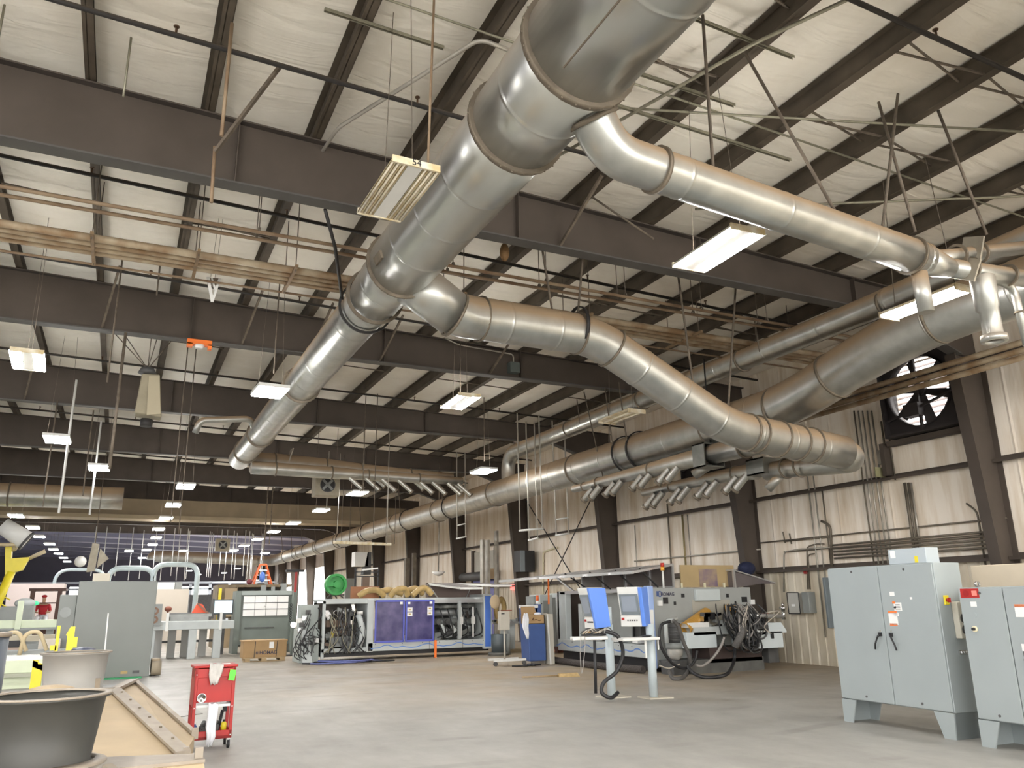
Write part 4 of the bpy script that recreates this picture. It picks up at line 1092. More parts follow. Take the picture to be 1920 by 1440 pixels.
# two-fan heater panel behind, cream wall cabinets
p = P('y', 31, 280, 1130)
ft = thing('fan_box', 'grey box with two round fans right of the tall enclosure', 'fan box', (1.2, 31, 1.0))
M().box(1.0, 1.45, 30.8, 31.2, 1.14, 1.85).build('body', mgrey, ft)
for z in (1.34, 1.62): M().ring((1.22, 30.78, z), (1.22, 30.82, z), .06, .13, 18).build('fan_ring', mat('brown_ring', (.2, .11, .07), .5), ft)
# roller table
rt = thing('roller_table', 'long pale grey roller table on thick square legs', 'table', (2.5, 31.6, 0))
M().box(1.15, 3.86, 30.9, 31.05, .98, 1.26).build('front_beam', ltgrey, rt, .01)
M().box(1.15, 3.86, 32.4, 32.55, 1.0, 1.26).build('rear_beam', ltgrey, rt, .01)
M().box(1.15, 3.86, 31.05, 32.4, 1.2, 1.24).build('bed', mat('table_bed', (.4, .4, .38), .4, .2), rt)
for x in (1.05, 2.38, 3.05 + .15): M().box(x, x + .26, 30.92, 31.14, 0, .98).build('leg', ltgrey, rt, .01)
for x in (1.35, 1.8, 2.25, 2.85): M().box(x, x + .26, 32.3, 32.55, 0, 1.0).build('leg', mat('leg_shade', (.42, .42, .4), .5), rt)
M().box(1.3, 3.4, 32.35, 32.42, .5, .58).build('stretcher', dgrey, rt)
for x in (1.6, 3.35): M().box(x, x + .09, 30.86, 30.9, .95, 1.55).build('stop_post', white_p, rt)
cn = mat('conveyor_top', (.3, .31, .3), .4, .3, .2, 4)
mt = thing('conveyor_bed', 'dark grey slatted bed lying on the roller table', 'conveyor', (2.4, 31.5, 1.26))
M().box(1.75, 3.0, 31.1, 31.9, 1.27, 1.4).build('bed_frame', cn, mt)
for k in range(5): M().box(1.7, 3.1, 31.15 + k * .15, 31.21 + k * .15, 1.4, 1.5 + .01 * k).build('slat', dgrey if k % 2 else cn, mt)
M().bar((2.6, 31.2, 1.85), (3.1, 31.2, 1.4), .03, .06).build('slanted_bar', mat('rust_bar', (.25, .12, .08), .6), mt)
simple('orange_part', 'bright orange-red guard resting on the conveyor bed', 'guard', M().prism([(2.45, 31.5, 1.5), (3.0, 31.5, 1.5), (2.8, 31.5, 1.82), (2.62, 31.5, 1.86)], (0, .2, 0)), mat('guard_orange', (.75, .1, .04), .45))
simple('helmet', 'small rust-brown clamp standing on the roller table', 'clamp', M().cyl((1.66, 31.3, 1.27), (1.66, 31.3, 1.6), .025, n=8).sph((1.66, 31.3, 1.68), .12, 1, 1, .8), mat('rust_brown', (.25, .08, .05), .6))
mo = thing('monitor', 'pale lit monitor beside the conveyor bed', 'monitor', (3.6, 33, 1.4))
M().box(3.3, 4.0, 33.0, 33.12, 1.5, 1.95).build('screen', mat('screen_glow', (.4, .6, .65), .3, emit=(.6, .85, .95), estr=.6), mo)
M().box(3.24, 4.06, 33.12, 33.2, 1.44, 2.0).box(3.5, 3.8, 33.05, 33.15, 0, 1.5).build('casing', dgrey, mo)
M().box(3.25, 3.33, 32.7, 33.1, 1.3, 2.02).build('side_frame', dgrey, mo)
cw = mat('cream_wall', (.6, .54, .46), .6, 0, .05, 1)
o = thing('wall_enclosure', 'large plain cream enclosure behind the roller table', 'enclosure', (2.3, 45, 0))
M().box(1.2, 3.3, 45, 48, 0, 2.62).build('panel', cw, o); M().box(1.0, 2.6, 45.2, 47.8, 2.62, 2.95).build('top_unit', white_p, o); M().box(2.62, 2.95, 45.2, 46.5, 2.63, 2.98).build('motor_box', mgrey, o)
o = thing('wall_enclosure', 'pink-beige wall enclosure behind the robots at left', 'enclosure', (-5, 52, 0))
M().box(-5.4, -2.7, 52, 54, 0, 3.1).build('panel', mat('pinkish_wall', (.62, .52, .48), .6), o)
# brown cabinet block and yellow guards
br = mat('brown_sheet', (.2, .15, .09), .6, .1, .4, 3)
o = thing('press_enclosure', 'brown dusty machine enclosure behind the display board', 'machine', (4.4, 38, 0))
M().box(3.95, 4.05, 38, 40, 0, 2.55).box(4.05, 4.75, 38, 38.06, 1.25, 2.55).box(4.7, 4.8, 38, 40, 0, 2.55).box(3.95, 7.1, 38, 40, 2.55, 2.66).build('frame', br, o)
M().box(4.25, 4.75, 37.9, 37.95, 1.3, 2.5).build('board', tanh if False else mat('brown_board', (.33, .25, .15), .6), o)
M().box(4.8, 7.0, 39.5, 39.6, 0, 2.55).build('back', dgrey, o)
M().box(3.98, 4.1, 37.8, 37.86, .9, 2.5).build('yellow_rail', yel, o)
M().bar((4.75, 37.8, .3), (4.95, 37.8, 1.6), .06, .06).build('yellow_rail', yel, o)
M().box(4.1, 4.7, 38.2, 39.3, .0, 1.1).build('inner_block', tanp, o)
for i, (z, m) in enumerate(((.9, redm), (1.3, dgrey), (1.75, tanp))): M().box(5.2, 6.6, 38.6, 39.2, z, z + .22).build('inner_part', m, o)
# ladder
ld = thing('step_ladder', 'orange folding ladder standing on top of the brown enclosure', 'ladder', (5.9, 38.5, 2.66))
og = mat('ladder_orange', (.8, .16, .05), .45)
for s in (-1, 1):
    M().bar((5.9 + s * .4, 38.4, 2.66), (5.9 + s * .14, 38.6, 3.55), .08, .05).build('rail', og, ld)
    M().bar((5.9 + s * .42, 39.2, 2.66), (5.9 + s * .14, 38.7, 3.55), .06, .04).build('rear_rail', og, ld)
for k in range(3): M().box(5.9 - .33 + k * .07, 5.9 + .33 - k * .07, 38.42 + k * .05, 38.5 + k * .05, 2.85 + k * .22, 2.88 + k * .22).build('step', chrome, ld)
M().box(5.75, 6.05, 38.52, 38.75, 3.52, 3.6).build('top_cap', og, ld)
m_ = M().sph((5.85, 38.3, 3.0), .13, 1, .6, 1.8); simple('hanging_cloth', 'blue cloth hanging on the orange ladder', 'cloth', m_, bluem)
simple('helmet', 'dark round object beside the foot of the orange ladder', 'object', M().sph((5.3, 38.3, 2.79), .13), mat('maroon', (.15, .03, .04), .5))
# display board cabinet
dk = mat('board_cabinet_grey', (.17, .2, .18), .5, 0, .15, 2)
wb = thing('board_cabinet', 'dark grey cabinet carrying a white gridded board', 'cabinet', (5.2, 33, 0))
M().box(4.14, 6.25, 33, 33.9, .3, 2.3).build('body', dk, wb, .01)
M().box(4.1, 4.3, 32.9, 33.9, 0, 2.3).build('left_post', dk, wb); M().box(6.2, 6.4, 32.9, 33.9, 0, 2.3).build('right_post', dk, wb)
M().box(4.2, 6.3, 32.92, 33.0, 2.14, 2.3).build('header', mat('cab_light', (.3, .34, .32), .5), wb)
bd = M().box(4.4, 6.08, 32.95, 32.98, 1.37, 2.1).build('board', whitem, wb)
for k in (1, 2): M().box(4.4, 6.08, 32.94, 32.951, 1.37 + .243 * k - .012, 1.37 + .243 * k + .012).build('grid_line', dgrey, bd)
for k in (1, 2, 3): M().box(4.4 + .42 * k - .006, 4.4 + .42 * k + .006, 32.94, 32.951, 1.37, 2.1).build('grid_line', dgrey, bd)
M().sph((5.2, 32.93, 1.75), .04).build('magnet', whitem, bd)
M().box(4.5, 5.6, 32.97, 33.0, .92, .95).build('slot', dgrey, wb)
for x, w, h in ((5.1, .16, .22), (5.5, .1, .16), (5.85, .2, .28)): M().box(x, x + w, 33.3, 33.6, 2.3, 2.3 + h).build('top_fitting', mgrey, wb)
M().tube([(5.8, 33.4, 2.3), (5.9, 33.4, 2.7), (5.75, 33.4, 2.95), (5.7, 33.4, 2.6)], .015, 6).build('top_cable', blackm, wb)
# crate
cr = thing('cardboard_crate', 'cardboard crate with dark lettering standing on a small wooden pallet', 'crate', (4.5, 28, 0))
M().box(3.83, 5.2, 28, 28.7, .13, .64).build('carton', kraft, cr, .01)
M().box(3.8, 5.22, 27.98, 28.72, .62, .66).build('lid', kraft, cr)
for x in (3.9, 4.42, 5.0): M().box(x, x + .16, 28.0, 28.7, .02, .1).build('pallet_block', wood, cr)
M().box(3.85, 5.18, 28.0, 28.7, .1, .13).box(3.85, 5.18, 28.0, 28.1, 0, .02).build('pallet_deck', wood, cr)
for x in (4.18, 4.87): M().bar((x, 27.985, .13), (x + .02, 27.985, .64), .02, .01).build('strap', blackm, cr)
M().box(4.64, 4.78, 27.99, 28.0, .4, .6).build('paper_label', whitem, cr)
text('HOMAG', (4.62, 27.99, .27), .15, TY, mat('ink', (.05, .05, .08), .6), cr, 'lettering', .002, .003)
for i in range(2): M().bx((4.24 + i * .05, 27.99, .27), (.02, .01, .09)).build('logo_bar', MATS['ink'], cr)
# T-stand
ts = thing('post_stand', 'dark upright post with red top and a flat black bar across it', 'stand', (5.85, 30.5, 0))
M().box(5.8, 5.9, 30.45, 30.55, 0, 2.2).build('lower_post', dk, ts); M().box(5.81, 5.89, 30.46, 30.54, 2.2, 2.92).build('upper_post', redm, ts)
M().box(5.48, 6.12, 30.4, 30.6, 2.92, 3.0).build('crossbar', blackm, ts); M().box(5.6, 6.1, 30.2, 30.8, 0, .05).build('foot', dgrey, ts)
m_ = M()
for k in range(7): m_.ring((5.72, 30.4, 1.75 - k * .09), (5.72, 30.43, 1.75 - k * .09), .03, .05, 10)
simple('air_hose', 'coiled black hose hanging beside the dark upright post', 'hose', m_, blackm)

# ============================================================ LEFT SIDE: ROBOTS, CONVEYORS, FENCE
lw = mat('yellow_white_wall', (.72, .72, .5), .6, emit=None)
o = thing('office_wall', 'pale yellow-white partition wall far behind the robots at left', 'wall', (-14, 70, 0))
M().box(-26, -8.3, 70, 70.3, 0, 5.1).build('panel', lw, o); M().box(-26, -8.3, 69.9, 70.0, 4.9, 5.5).build('grey_band', mgrey, o)
cgw = mat('green_white_conveyor', (.62, .68, .5), .45, 0, .06, 3)
o = thing('conveyor', 'pale green-white conveyor beam crossing in front of the robots', 'conveyor', (-3.5, 29.5, 0))
M().box(-7.5, -1.6, 29.8, 30.1, 1.18, 1.42).build('beam', cgw, o, .01); M().box(-2.75, -2.6, 29.7, 29.9, 1.15, 2.0).build('upright', cgw, o); M().box(-7.5, -1.6, 29.78, 29.85, 1.12, 1.18).build('lower_lip', mgrey, o)
for x in (-5.5, -1.9): M().box(x, x + .2, 29.9, 30.1, 0, 1.18).build('leg', mgrey, o)
o = thing('conveyor', 'grey and white machine bed below the pale conveyor beam', 'machine', (-3.3, 27.5, 0))
M().box(-6.5, -1.5, 27.3, 28.0, .86, 1.02).build('rail', mat('rail_tan', (.45, .4, .3), .5, .2), o); M().box(-6.5, -1.9, 27.4, 28.2, .45, .86).build('side_plate', ltgrey, o)
M().box(-3.6, -1.4, 27.2, 27.5, .3, .72).build('pink_panel', mat('pink_panel', (.65, .5, .42), .6), o); M().box(-6.5, -1.4, 27.5, 28.4, 0, .45).build('base', mgrey, o)
for k, x in enumerate((-4.6, -3.9, -3.3, -2.6, -2.2)): M().box(x, x + .35, 27.1, 27.35, .62 + (k % 2) * .1, .8 + (k % 2) * .1).build('fitting', (dgrey, whitem, tanh, blackm, mgrey)[k], o)
o = thing('conveyor', 'pale green machine base nearest on the left, behind the yellow guard', 'machine', (-3, 23, 0))
M().box(-6, -1.1, 22.2, 22.9, .34, .62).build('beam', cgw, o, .01); M().box(-6, -1.1, 22.3, 22.9, .0, .26).build('lower_beam', cgw, o); M().box(-6, -1.1, 22.1, 23.1, .26, .34).build('flange', mat('green_grey', (.35, .36, .28), .5), o)
M().box(-3.0, -1.3, 22.3, 22.9, .62, .72).build('white_bed', white_p, o)
M().box(-6, -.7, 22.7, 23.4, .72, .8).build('grey_rail', mgrey, o)
for k in range(3):
    x = -2.75 + k * .42; M().tube(arcpath([(x, 22.5, .72), (x + .06, 22.5, 1.2), (x + .35, 22.5, 1.25), (x + .55, 22.5, .8)], .25, 5), .045, 8).build('tan_hose', mat('pale_hose', (.55, .45, .28), .6), o)
simple('white_platform', 'low white platform on the floor at the far left', 'platform', M().box(-4.2, -.95, 17.0, 20.5, 0, .07), mat('platform_white', (.72, .71, .66), .5))
def guard(lab, px0, px1, pz, y, w=.06, zb=0):
    a = P('y', y, px0, pz); b_ = P('y', y, px1, pz)
    t = thing('safety_guard', lab, 'guard', (a.x, y, 0), 'yellow guards at left')
    M().box(a.x, a.x + w, y, y + w, zb, a.z).build('post', yel, t); M().box(b_.x - w, b_.x, y, y + w, zb, b_.z - .06).build('post', yel, t)
    M().hexa([(a.x, y, a.z - .1), (b_.x, y, b_.z - .16), (b_.x, y + w, b_.z - .16), (a.x, y + w, a.z - .1), (a.x, y, a.z), (b_.x, y, b_.z - .06), (b_.x, y + w, b_.z - .06), (a.x, y + w, a.z)]).build('top_rail', yel, t)
guard('yellow hoop guard standing on the floor between the drums', 62, 82, 1238, 15.5, .075)
t = thing('safety_guard', 'thin yellow upright post left of the pale drum', 'guard', (-1.6, 20, 0), 'yellow guards at left')
a = P('y', 20, 111, 1173); M().box(a.x - .03, a.x + .03, 20, 20.06, 0, a.z).build('post', yel, t); M().box(a.x - .12, a.x, 20.0, 20.04, .9, 1.0).build('clip', yel, t)
t = thing('safety_guard', 'stepped yellow guard post rising behind the pale drum', 'guard', (-1.2, 20, 0), 'yellow guards at left')
a = P('y', 19, 135, 1175); M().prism([(a.x - .06, 19, 0), (a.x + .06, 19, 0), (a.x + .06, 19, a.z), (a.x - .02, 19, a.z), (a.x - .09, 19, a.z - .16), (a.x - .06, 19, a.z - .18)], (0, .08, 0)).build('post', yel, t)
M().box(a.x - .02, a.x + .13, 18.95, 19.0, a.z - .4, a.z - .2).build('box_plate', yel, t)
t = thing('lidded_bin', 'cream panel box behind the thin yellow post', 'box', (-1.2, 21, 0)); M().box(-1.62, -1.15, 23.5, 23.9, .0, 1.02).build('body', cw, t)
# robots
def robot(lab, ox, y, s=1):
    t = thing('industrial_robot', lab, 'robot', (ox, y, 0), 'yellow robots')
    M().cyl((ox, y, 0), (ox, y, .6 * s), .35 * s, .3 * s, 20).build('base', yel, t)
    M().tube([(ox, y, .6 * s), (ox + .15 * s, y, 1.0 * s)], [.28 * s, .22 * s], 16).build('turret', yel, t)
    M().tube([(ox - .1 * s, y - .1, 1.0 * s), (ox + .05 * s, y - .1, 1.6 * s), (ox + .3 * s, y - .1, 2.6 * s)], [.17 * s, .12 * s, .13 * s], 14).build('lower_arm', yel, t)
    M().prism([(ox + .05 * s, y - .2, 3.35 * s), (ox + .22 * s, y - .2, 3.45 * s), (ox + .25 * s, y - .2, 3.0 * s), (ox + .75 * s, y - .2, 3.05 * s), (ox + .6 * s, y - .2, 2.65 * s), (ox + .15 * s, y - .2, 2.5 * s)], (0, .35, 0)).build('shoulder', yel, t)
    M().sph((ox + .25 * s, y, 3.35 * s), .13 * s).build('joint_cap', mat('tan_joint', (.5, .42, .28), .5), t)
    M().tube([(ox + .7 * s, y, 3.0 * s), (ox + 1.15 * s, y, 3.25 * s)], [.07, .08], 10).build('wrist', mat('tan_joint', (0, 0, 0)), t)
    M().tube(arcpath([(ox - .4 * s, y - .6, 3.75 * s), (ox + .3 * s, y - .6, 3.95 * s), (ox + .55 * s, y - .6, 3.75 * s), (ox + .4 * s, y - .6, 3.4 * s), (ox - .4 * s, y - .6, 3.4 * s)], .25, 6), .055 * s, 10).build('cable_hose', mat('pale_hose', (0, 0, 0)), t)
    return t
robot('yellow industrial robot arm at the far left edge', -4.05, 36, 1.2)
t = thing('duct_end', 'white tubular sleeve hanging above the yellow robot', 'tube', (-5.5, 35.5, 4.2))
a = P('y', 35.5, 5, 985); b_ = P('y', 35.5, 50, 1015); M().cyl(a, b_, .3, .36, 24).build('tube', white_p, t); M().ring(b_ - (b_ - a).normalized() * .05, b_ + (b_ - a).normalized() * .03, .3, .38, 24).build('rim', dgrey, t)
t = thing('yellow_platform', 'yellow guard rails around a platform behind the robot', 'platform', (-6, 42, 0))
for z in (1.9, 2.25, 2.6): M().tube([(-9, 42, z), (-5.0, 42, z - (2.6 - z) * 0), (-4.2, 42, z - .45)], .03, 6).build('rail', yel, t)
for x in (-8.5, -7.6, -6.7, -5.9, -5.1): M().tube([(x, 42, 1.6), (x, 42, 2.6)], .03, 6).build('post', yel, t)
M().box(-9, -4.1, 42, 43, 1.45, 1.6).build('deck', yel, t); M().box(-8.8, -8.6, 42.2, 42.4, 0, 1.45).box(-4.5, -4.3, 42.2, 42.4, 0, 1.45).build('deck_leg', yel, t)
t = thing('grey_machine', 'grey curved machine between the robot and the forklift', 'machine', (-5, 33, 0))
M().tube(arcpath([(-4.9, 33, .0), (-4.9, 33, 2.15), (-3.9, 33, 2.15), (-3.65, 33, .0)], .5, 6), .13, 12).build('arch_frame', mgrey, t)
M().box(-4.7, -3.9, 33.2, 34, 0, 1.7).box(-3.6, -2.6, 33.4, 34.2, 0, 1.85).build('body', mgrey, t); M().sph((-2.9, 33.6, 1.95), .25, 1.3, 1, .7).build('dome', ltgrey, t)
M().bx((-4.4, 33.1, 2.0), (.4, .1, .12)).build('red_marker', redm, t)
M().bx((-5.1, 32.9, 1.55), (.25, .1, .5)).build('orange_marker', orange, t)
m_ = M().sph((-2.75, 35, 1.95), .15, 1.3, 1, .6); simple('green_lamp', 'small green dome lamp behind the conveyor upright', 'lamp', m_, mat('green_glow', (.1, .8, .4), .4, emit=(.1, .9, .4), estr=.15))
fk = thing('forklift', 'dark forklift with open mast and cage left of the grey enclosure', 'forklift', (-2.6, 38, 0))
fm = mat('forklift_dark', (.09, .04, .03), .6, 0, .3, 4)
for x in (-3.1, -2.15): M().bar((x, 38, .3), (x + .05, 38, 2.5), .16, .12).build('mast_rail', fm, fk)
M().box(-3.2, -1.9, 38, 39.3, 2.45, 2.55).build('overhead_guard', fm, fk); M().box(-3.1, -2.1, 38.3, 40, .35, 1.3).build('chassis', fm, fk); M().box(-3.0, -2.2, 38, 38.08, 1.95, 2.0).build('crossbar', fm, fk)
for x in (-3.1, -2.1):
    M().cyl((x - .1, 38.5, .3), (x + .1, 38.5, .3), .3, n=18).build('wheel', blackm, fk)
# person driving the forklift: seated, red top, white trousers
pn = thing('person', 'person in a red top and white trousers seated on the forklift', 'person', (-2.65, 38.35, 1.3))
def skinned(name, nodes, edges, m, parent, sub=1):
    me = bpy.data.meshes.new(name); off = wloc(parent)
    me.from_pydata([V(n[0]) - off for n in nodes], edges, [])
    o = bpy.data.objects.new(name, me); COL.objects.link(o); o.parent = parent
    sk = o.modifiers.new('skin', 'SKIN'); sk.use_smooth_shade = True
    for i, n in enumerate(nodes): me.skin_vertices[0].data[i].radius = (n[1], n[2] if len(n) > 2 else n[1])
    me.skin_vertices[0].data[0].use_root = True
    ss = o.modifiers.new('s', 'SUBSURF'); ss.levels = sub; ss.render_levels = sub
    me.materials.append(m)
    return o
px_, py_, pz_ = -2.65, 38.4, 1.38
skin = mat('skin', (.45, .26, .17), .5)
N_ = [((px_, py_, pz_), .13), ((px_, py_, pz_ + .28), .15, .11), ((px_, py_ - .02, pz_ + .5), .17, .11), ((px_, py_ - .03, pz_ + .6), .055), ((px_, py_ - .04, pz_ + .68), .06), ((px_, py_ - .05, pz_ + .8), .085), ((px_, py_ - .04, pz_ + .88), .05),
      ((px_ - .2, py_ - .03, pz_ + .5), .065), ((px_ - .27, py_ - .12, pz_ + .26), .05), ((px_ - .14, py_ - .34, pz_ + .22), .035), ((px_ + .2, py_ - .03, pz_ + .5), .065), ((px_ + .27, py_ - .12, pz_ + .26), .05), ((px_ + .14, py_ - .34, pz_ + .22), .035),
      ((px_ - .1, py_ - .08, pz_), .1), ((px_ - .17, py_ - .42, pz_ + .04), .075), ((px_ - .17, py_ - .46, pz_ - .38), .045), ((px_ + .1, py_ - .08, pz_), .1), ((px_ + .17, py_ - .42, pz_ + .04), .075), ((px_ + .17, py_ - .46, pz_ - .38), .045)]
E_ = [(0, 1), (1, 2), (2, 3), (3, 4), (4, 5), (5, 6), (2, 7), (7, 8), (8, 9), (2, 10), (10, 11), (11, 12), (0, 13), (13, 14), (14, 15), (0, 16), (16, 17), (17, 18)]
skinned('body', N_, E_, skin, pn)
T_ = [0, 1, 2, 7, 8, 10, 11]
skinned('shirt', [(N_[i][0], N_[i][1] + .02, (N_[i][2] if len(N_[i]) > 2 else N_[i][1]) + .02) for i in T_], [(0, 1), (1, 2), (2, 3), (3, 4), (2, 5), (5, 6)], mat('shirt_red', (.45, .02, .03), .8), pn)
L_ = [0, 13, 14, 15, 16, 17, 18]
skinned('trousers', [(N_[i][0], N_[i][1] + .02) for i in L_], [(0, 1), (1, 2), (2, 3), (0, 4), (4, 5), (5, 6)], cl, pn)
M().sph((px_, py_ - .05, pz_ + .86), .1, 1, 1.1, .6).build('cap', mat('shirt_red', (0, 0, 0)), pn)
# ============================================================ LEFT EDGE-BANDING MACHINE (blue doors)
def cat_path(pts, n=6):
    pts = [V(p) for p in pts]; out = []
    q = [pts[0]] + pts + [pts[-1]]
    for i in range(1, len(q) - 2):
        for k in range(n):
            t = k / n; a, b, c, d = q[i - 1], q[i], q[i + 1], q[i + 2]
            out.append(.5 * ((2 * b) + (c - a) * t + (2 * a - 5 * b + 4 * c - d) * t * t + (3 * b - a - 3 * c + d) * t ** 3))
    out.append(pts[-1]); return out
def rect(y, px0, py0, px1, py1):
    a = P('y', y, px0, py0); b = P('y', y, px1, py1)
    return min(a.x, b.x), max(a.x, b.x), min(a.z, b.z), max(a.z, b.z)
def ybox(name, y, r, depth, m, parent, bevel=0):
    x0, x1, z0, z1 = rect(y, *r)
    return M().box(x0, x1, y, y + depth, z0, z1).build(name, m, parent, bevel)
Y1 = 26.3
m1 = thing('edge_banding_machine', 'long white machine with two big blue doors and a raised hood at its right end', 'machine', (8.8, Y1, 0))
bdoor = mat('blue_door_glass', (.13, .115, .24), .18, 0, .45, 2.5, col2=(.05, .045, .13))
bframe = mat('blue_door_frame', (.1, .12, .5), .35)
wave = mat('wave_blue', (.12, .25, .62), .4)
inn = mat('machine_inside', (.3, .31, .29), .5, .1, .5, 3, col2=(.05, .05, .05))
M().box(7.45, 11.72, Y1, Y1 + 1.5, .27, .53).build('base_rail', ltgrey, m1, .01)
for x in (9.55, 10.75): M().box(x - .006, x + .006, Y1 - .004, Y1, .27, .53).build('rail_joint', dgrey, m1)
for x in (7.7, 8.6, 9.3, 9.9, 10.5, 11.1, 11.5): M().cyl((x, Y1 - .01, .48), (x, Y1, .48), .016, n=8).build('rail_bolt', dgrey, m1)
def wavestripe(parent, f, L, z, rev=1):
    pts = []; n = 60
    prof = [0, .02, .02, .09, .1, .03, .02, .05, .02, 0, .01, .05, .1, .1, .03, .03]
    for i in range(n + 1):
        s = i / n * L; k = (s * 6.3) % 16; a = prof[int(k) % 16]; b = prof[(int(k) + 1) % 16]
        pts.append((s, z + a + (b - a) * (k % 1)))
    m_ = M()
    for (s0, z0), (s1, z1) in zip(pts, pts[1:]):
        A, B = f(s0, z0), f(s1, z1); C_, D_ = f(s1, z1 - .03), f(s0, z0 - .03)
        m_.face([A, B, C_, D_])
    return m_.build('wave_stripe', wave, parent)
wavestripe(m1, lambda s, z: V((7.5 + s, Y1 - .003, z)), 4.15, .36)
M().box(6.0, 11.75, Y1 + .1, Y1 + 1.4, .14, .27).build('plinth', blackm, m1)
M().box(7.4, 7.62, Y1, Y1 + 1.5, .25, 1.9).build('corner_post', ltgrey, m1, .015, 2)
M().box(7.45, 7.55, Y1 - .005, Y1, .3, .42).build('foot_slot', blackm, m1)
M().box(5.95, 11.8, Y1 + .05, Y1 + 1.5, 1.84, 1.92).build('roof_panel', ltgrey, m1, .01)
for i, (px0, px1) in enumerate(((705, 757), (762, 812))):
    a = P('y', Y1, px0, 1128).x; b_ = P('y', Y1, px1, 1128).x
    d_ = M().box(a, b_, Y1 - .03, Y1 - .005, .55, 1.82).build('door', bdoor, m1)
    M().box(a - .03, a + .025, Y1 - .05, Y1 - .02, .53, 1.85).box(b_ - .025, b_ + .03, Y1 - .05, Y1 - .02, .53, 1.85).box(a, b_, Y1 - .05, Y1 - .02, .52, .58).box(a, b_, Y1 - .05, Y1 - .02, 1.8, 1.86).build('door_frame', bframe, d_)
    M().box(b_ - .14, b_ - .05, Y1 - .055, Y1 - .045, 1.72, 1.8).build('sticker', whitem, d_)
    if i == 1:
        M().box(a + .04, a + .12, Y1 - .055, Y1 - .045, 1.72, 1.79).build('sticker', whitem, d_)
        for s, z in ((a + .02, 1.48), (a + .02, 1.33), (b_ - .22, 1.5), (b_ - .22, 1.35)):
            q = M().box(s, s + .18, Y1 - .055, Y1 - .045, z, z + .13).build('sticker', whitem, d_)
            M().box(s + .05, s + .13, Y1 - .058, Y1 - .054, z + .05, z + .09).build('print', mat('sticker_amber', (.5, .35, .1), .5), q)
# right open bay
x0b, x1b = P('y', Y1, 815, 1130).x, P('y', Y1, 905, 1130).x
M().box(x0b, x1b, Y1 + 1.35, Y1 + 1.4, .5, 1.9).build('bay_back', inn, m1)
M().box(x0b, x1b, Y1 + .0, Y1 + .1, 1.74, 1.86).build('bay_header', mat('silver_bar', (.5, .5, .5), .35, .6), m1)
M().box((x0b + x1b) / 2 - .02, (x0b + x1b) / 2 + .08, Y1 - .01, Y1 + .1, .55, 1.8).build('bay_post', ltgrey, m1)
for k, (z, m) in enumerate(((1.62, inn), (1.42, mat('roller_grey', (.35, .36, .36), .4, .4)), (1.12, mgrey))):
    M().cyl((x0b + .05, Y1 + .5, z), (x1b - .1, Y1 + .5, z), .1 if k else .07, n=16).build('roller', m, m1)
rr = random.Random(3)
for k in range(26):
    x = x0b + .1 + rr.random() * (x1b - x0b - .35); z = .58 + rr.random() * .75; w = .08 + rr.random() * .2; h = .06 + rr.random() * .25
    M().bx((x + w / 2, Y1 + .25 + rr.random() * .6, z), (w, .2, h), Matrix.Rotation(rr.uniform(-.5, .5), 3, 'Y')).build('mechanism', (dgrey, blackm, ltgrey, mgrey, inn, chrome)[k % 6], m1)
for x in (x0b + .2, x0b + .55):
    M().cyl((x, Y1 + .1, 1.12), (x, Y1 + .25, 1.12), .09, n=16).build('spool', dgrey, m1)
    M().prism([(x + .05, Y1 + .08, 1.05), (x + .2, Y1 + .08, .75), (x + .3, Y1 + .08, .85), (x + .12, Y1 + .08, 1.05)], (0, .05, 0)).build('blade_plate', ltgrey, m1)
for k in range(7):
    x = x0b + .25 + k * .27
    M().tube(cat_path([(x, Y1 + .15, 1.55), (x + .1, Y1 + .02, 1.1), (x + .18, Y1 + .1, .75), (x - .12, Y1 + .05, .62)]), .022, 8).build('hose', blackm, m1)
for x in (x1b - .35, x0b + .98): M().bx((x, Y1 + .03, 1.15), (.12, .08, .24)).cyl((x, Y1 + .03, .6), (x, Y1 + .03, 1.6), .035, n=10).build('air_unit', whitem, m1)
# blue end panel
a = P('y', Y1, 906, 1130).x; b_ = P('y', Y1, 921, 1130).x
M().box(a, b_, Y1 - .06, Y1 + 1.5, .2, 2.02).build('end_panel', ltgrey, m1, .02, 2)
M().box(a + .04, b_ - .05, Y1 - .066, Y1 - .055, .28, 1.95).build('blue_strip', bluem, m1)
# hood
hd = mat('hood_clear', (.5, .47, .47), .25, .1, .35, 2)
for i, (u0, u1, sl) in enumerate(((9.88, 11.0, 0), (11.02, 12.1, .08))):
    M().hexa([(u0, Y1 + 1.3, 2.4), (u1, Y1 + 1.3, 2.4), (u1 + .15, Y1 - .75, 2.2 + sl), (u0 + .45, Y1 - .75, 2.2 + sl), (u0, Y1 + 1.3, 2.43), (u1, Y1 + 1.3, 2.43), (u1 + .15, Y1 - .75, 2.23 + sl), (u0 + .45, Y1 - .75, 2.23 + sl)]).build('hood_panel', hd, m1)
    M().bar((u0 + .45, Y1 - .76, 2.2 + sl), (u1 + .15, Y1 - .76, 2.2 + sl), .05, .06).bar((u0, Y1 + 1.3, 2.4), (u0 + .45, Y1 - .76, 2.21 + sl), .04, .06).build('hood_edge', white_p, m1)
M().hexa([(9.85, Y1 + 1.25, 1.9), (12.0, Y1 + 1.25, 1.9), (12.0, Y1 + 1.3, 1.9), (9.85, Y1 + 1.3, 1.9), (9.85, Y1 + 1.25, 2.42), (12.0, Y1 + 1.25, 2.42), (12.0, Y1 + 1.3, 2.42), (9.85, Y1 + 1.3, 2.42)]).build('hood_back', mat('hood_dark', (.2, .15, .13), .4), m1)
M().bar((9.86, Y1 + .1, 1.9), (9.86, Y1 + 1.2, 2.42), .05, .04).bar((10.95, Y1 + .2, 1.9), (10.9, Y1 - .3, 2.24), .03, .03).build('hood_strut', chrome, m1)
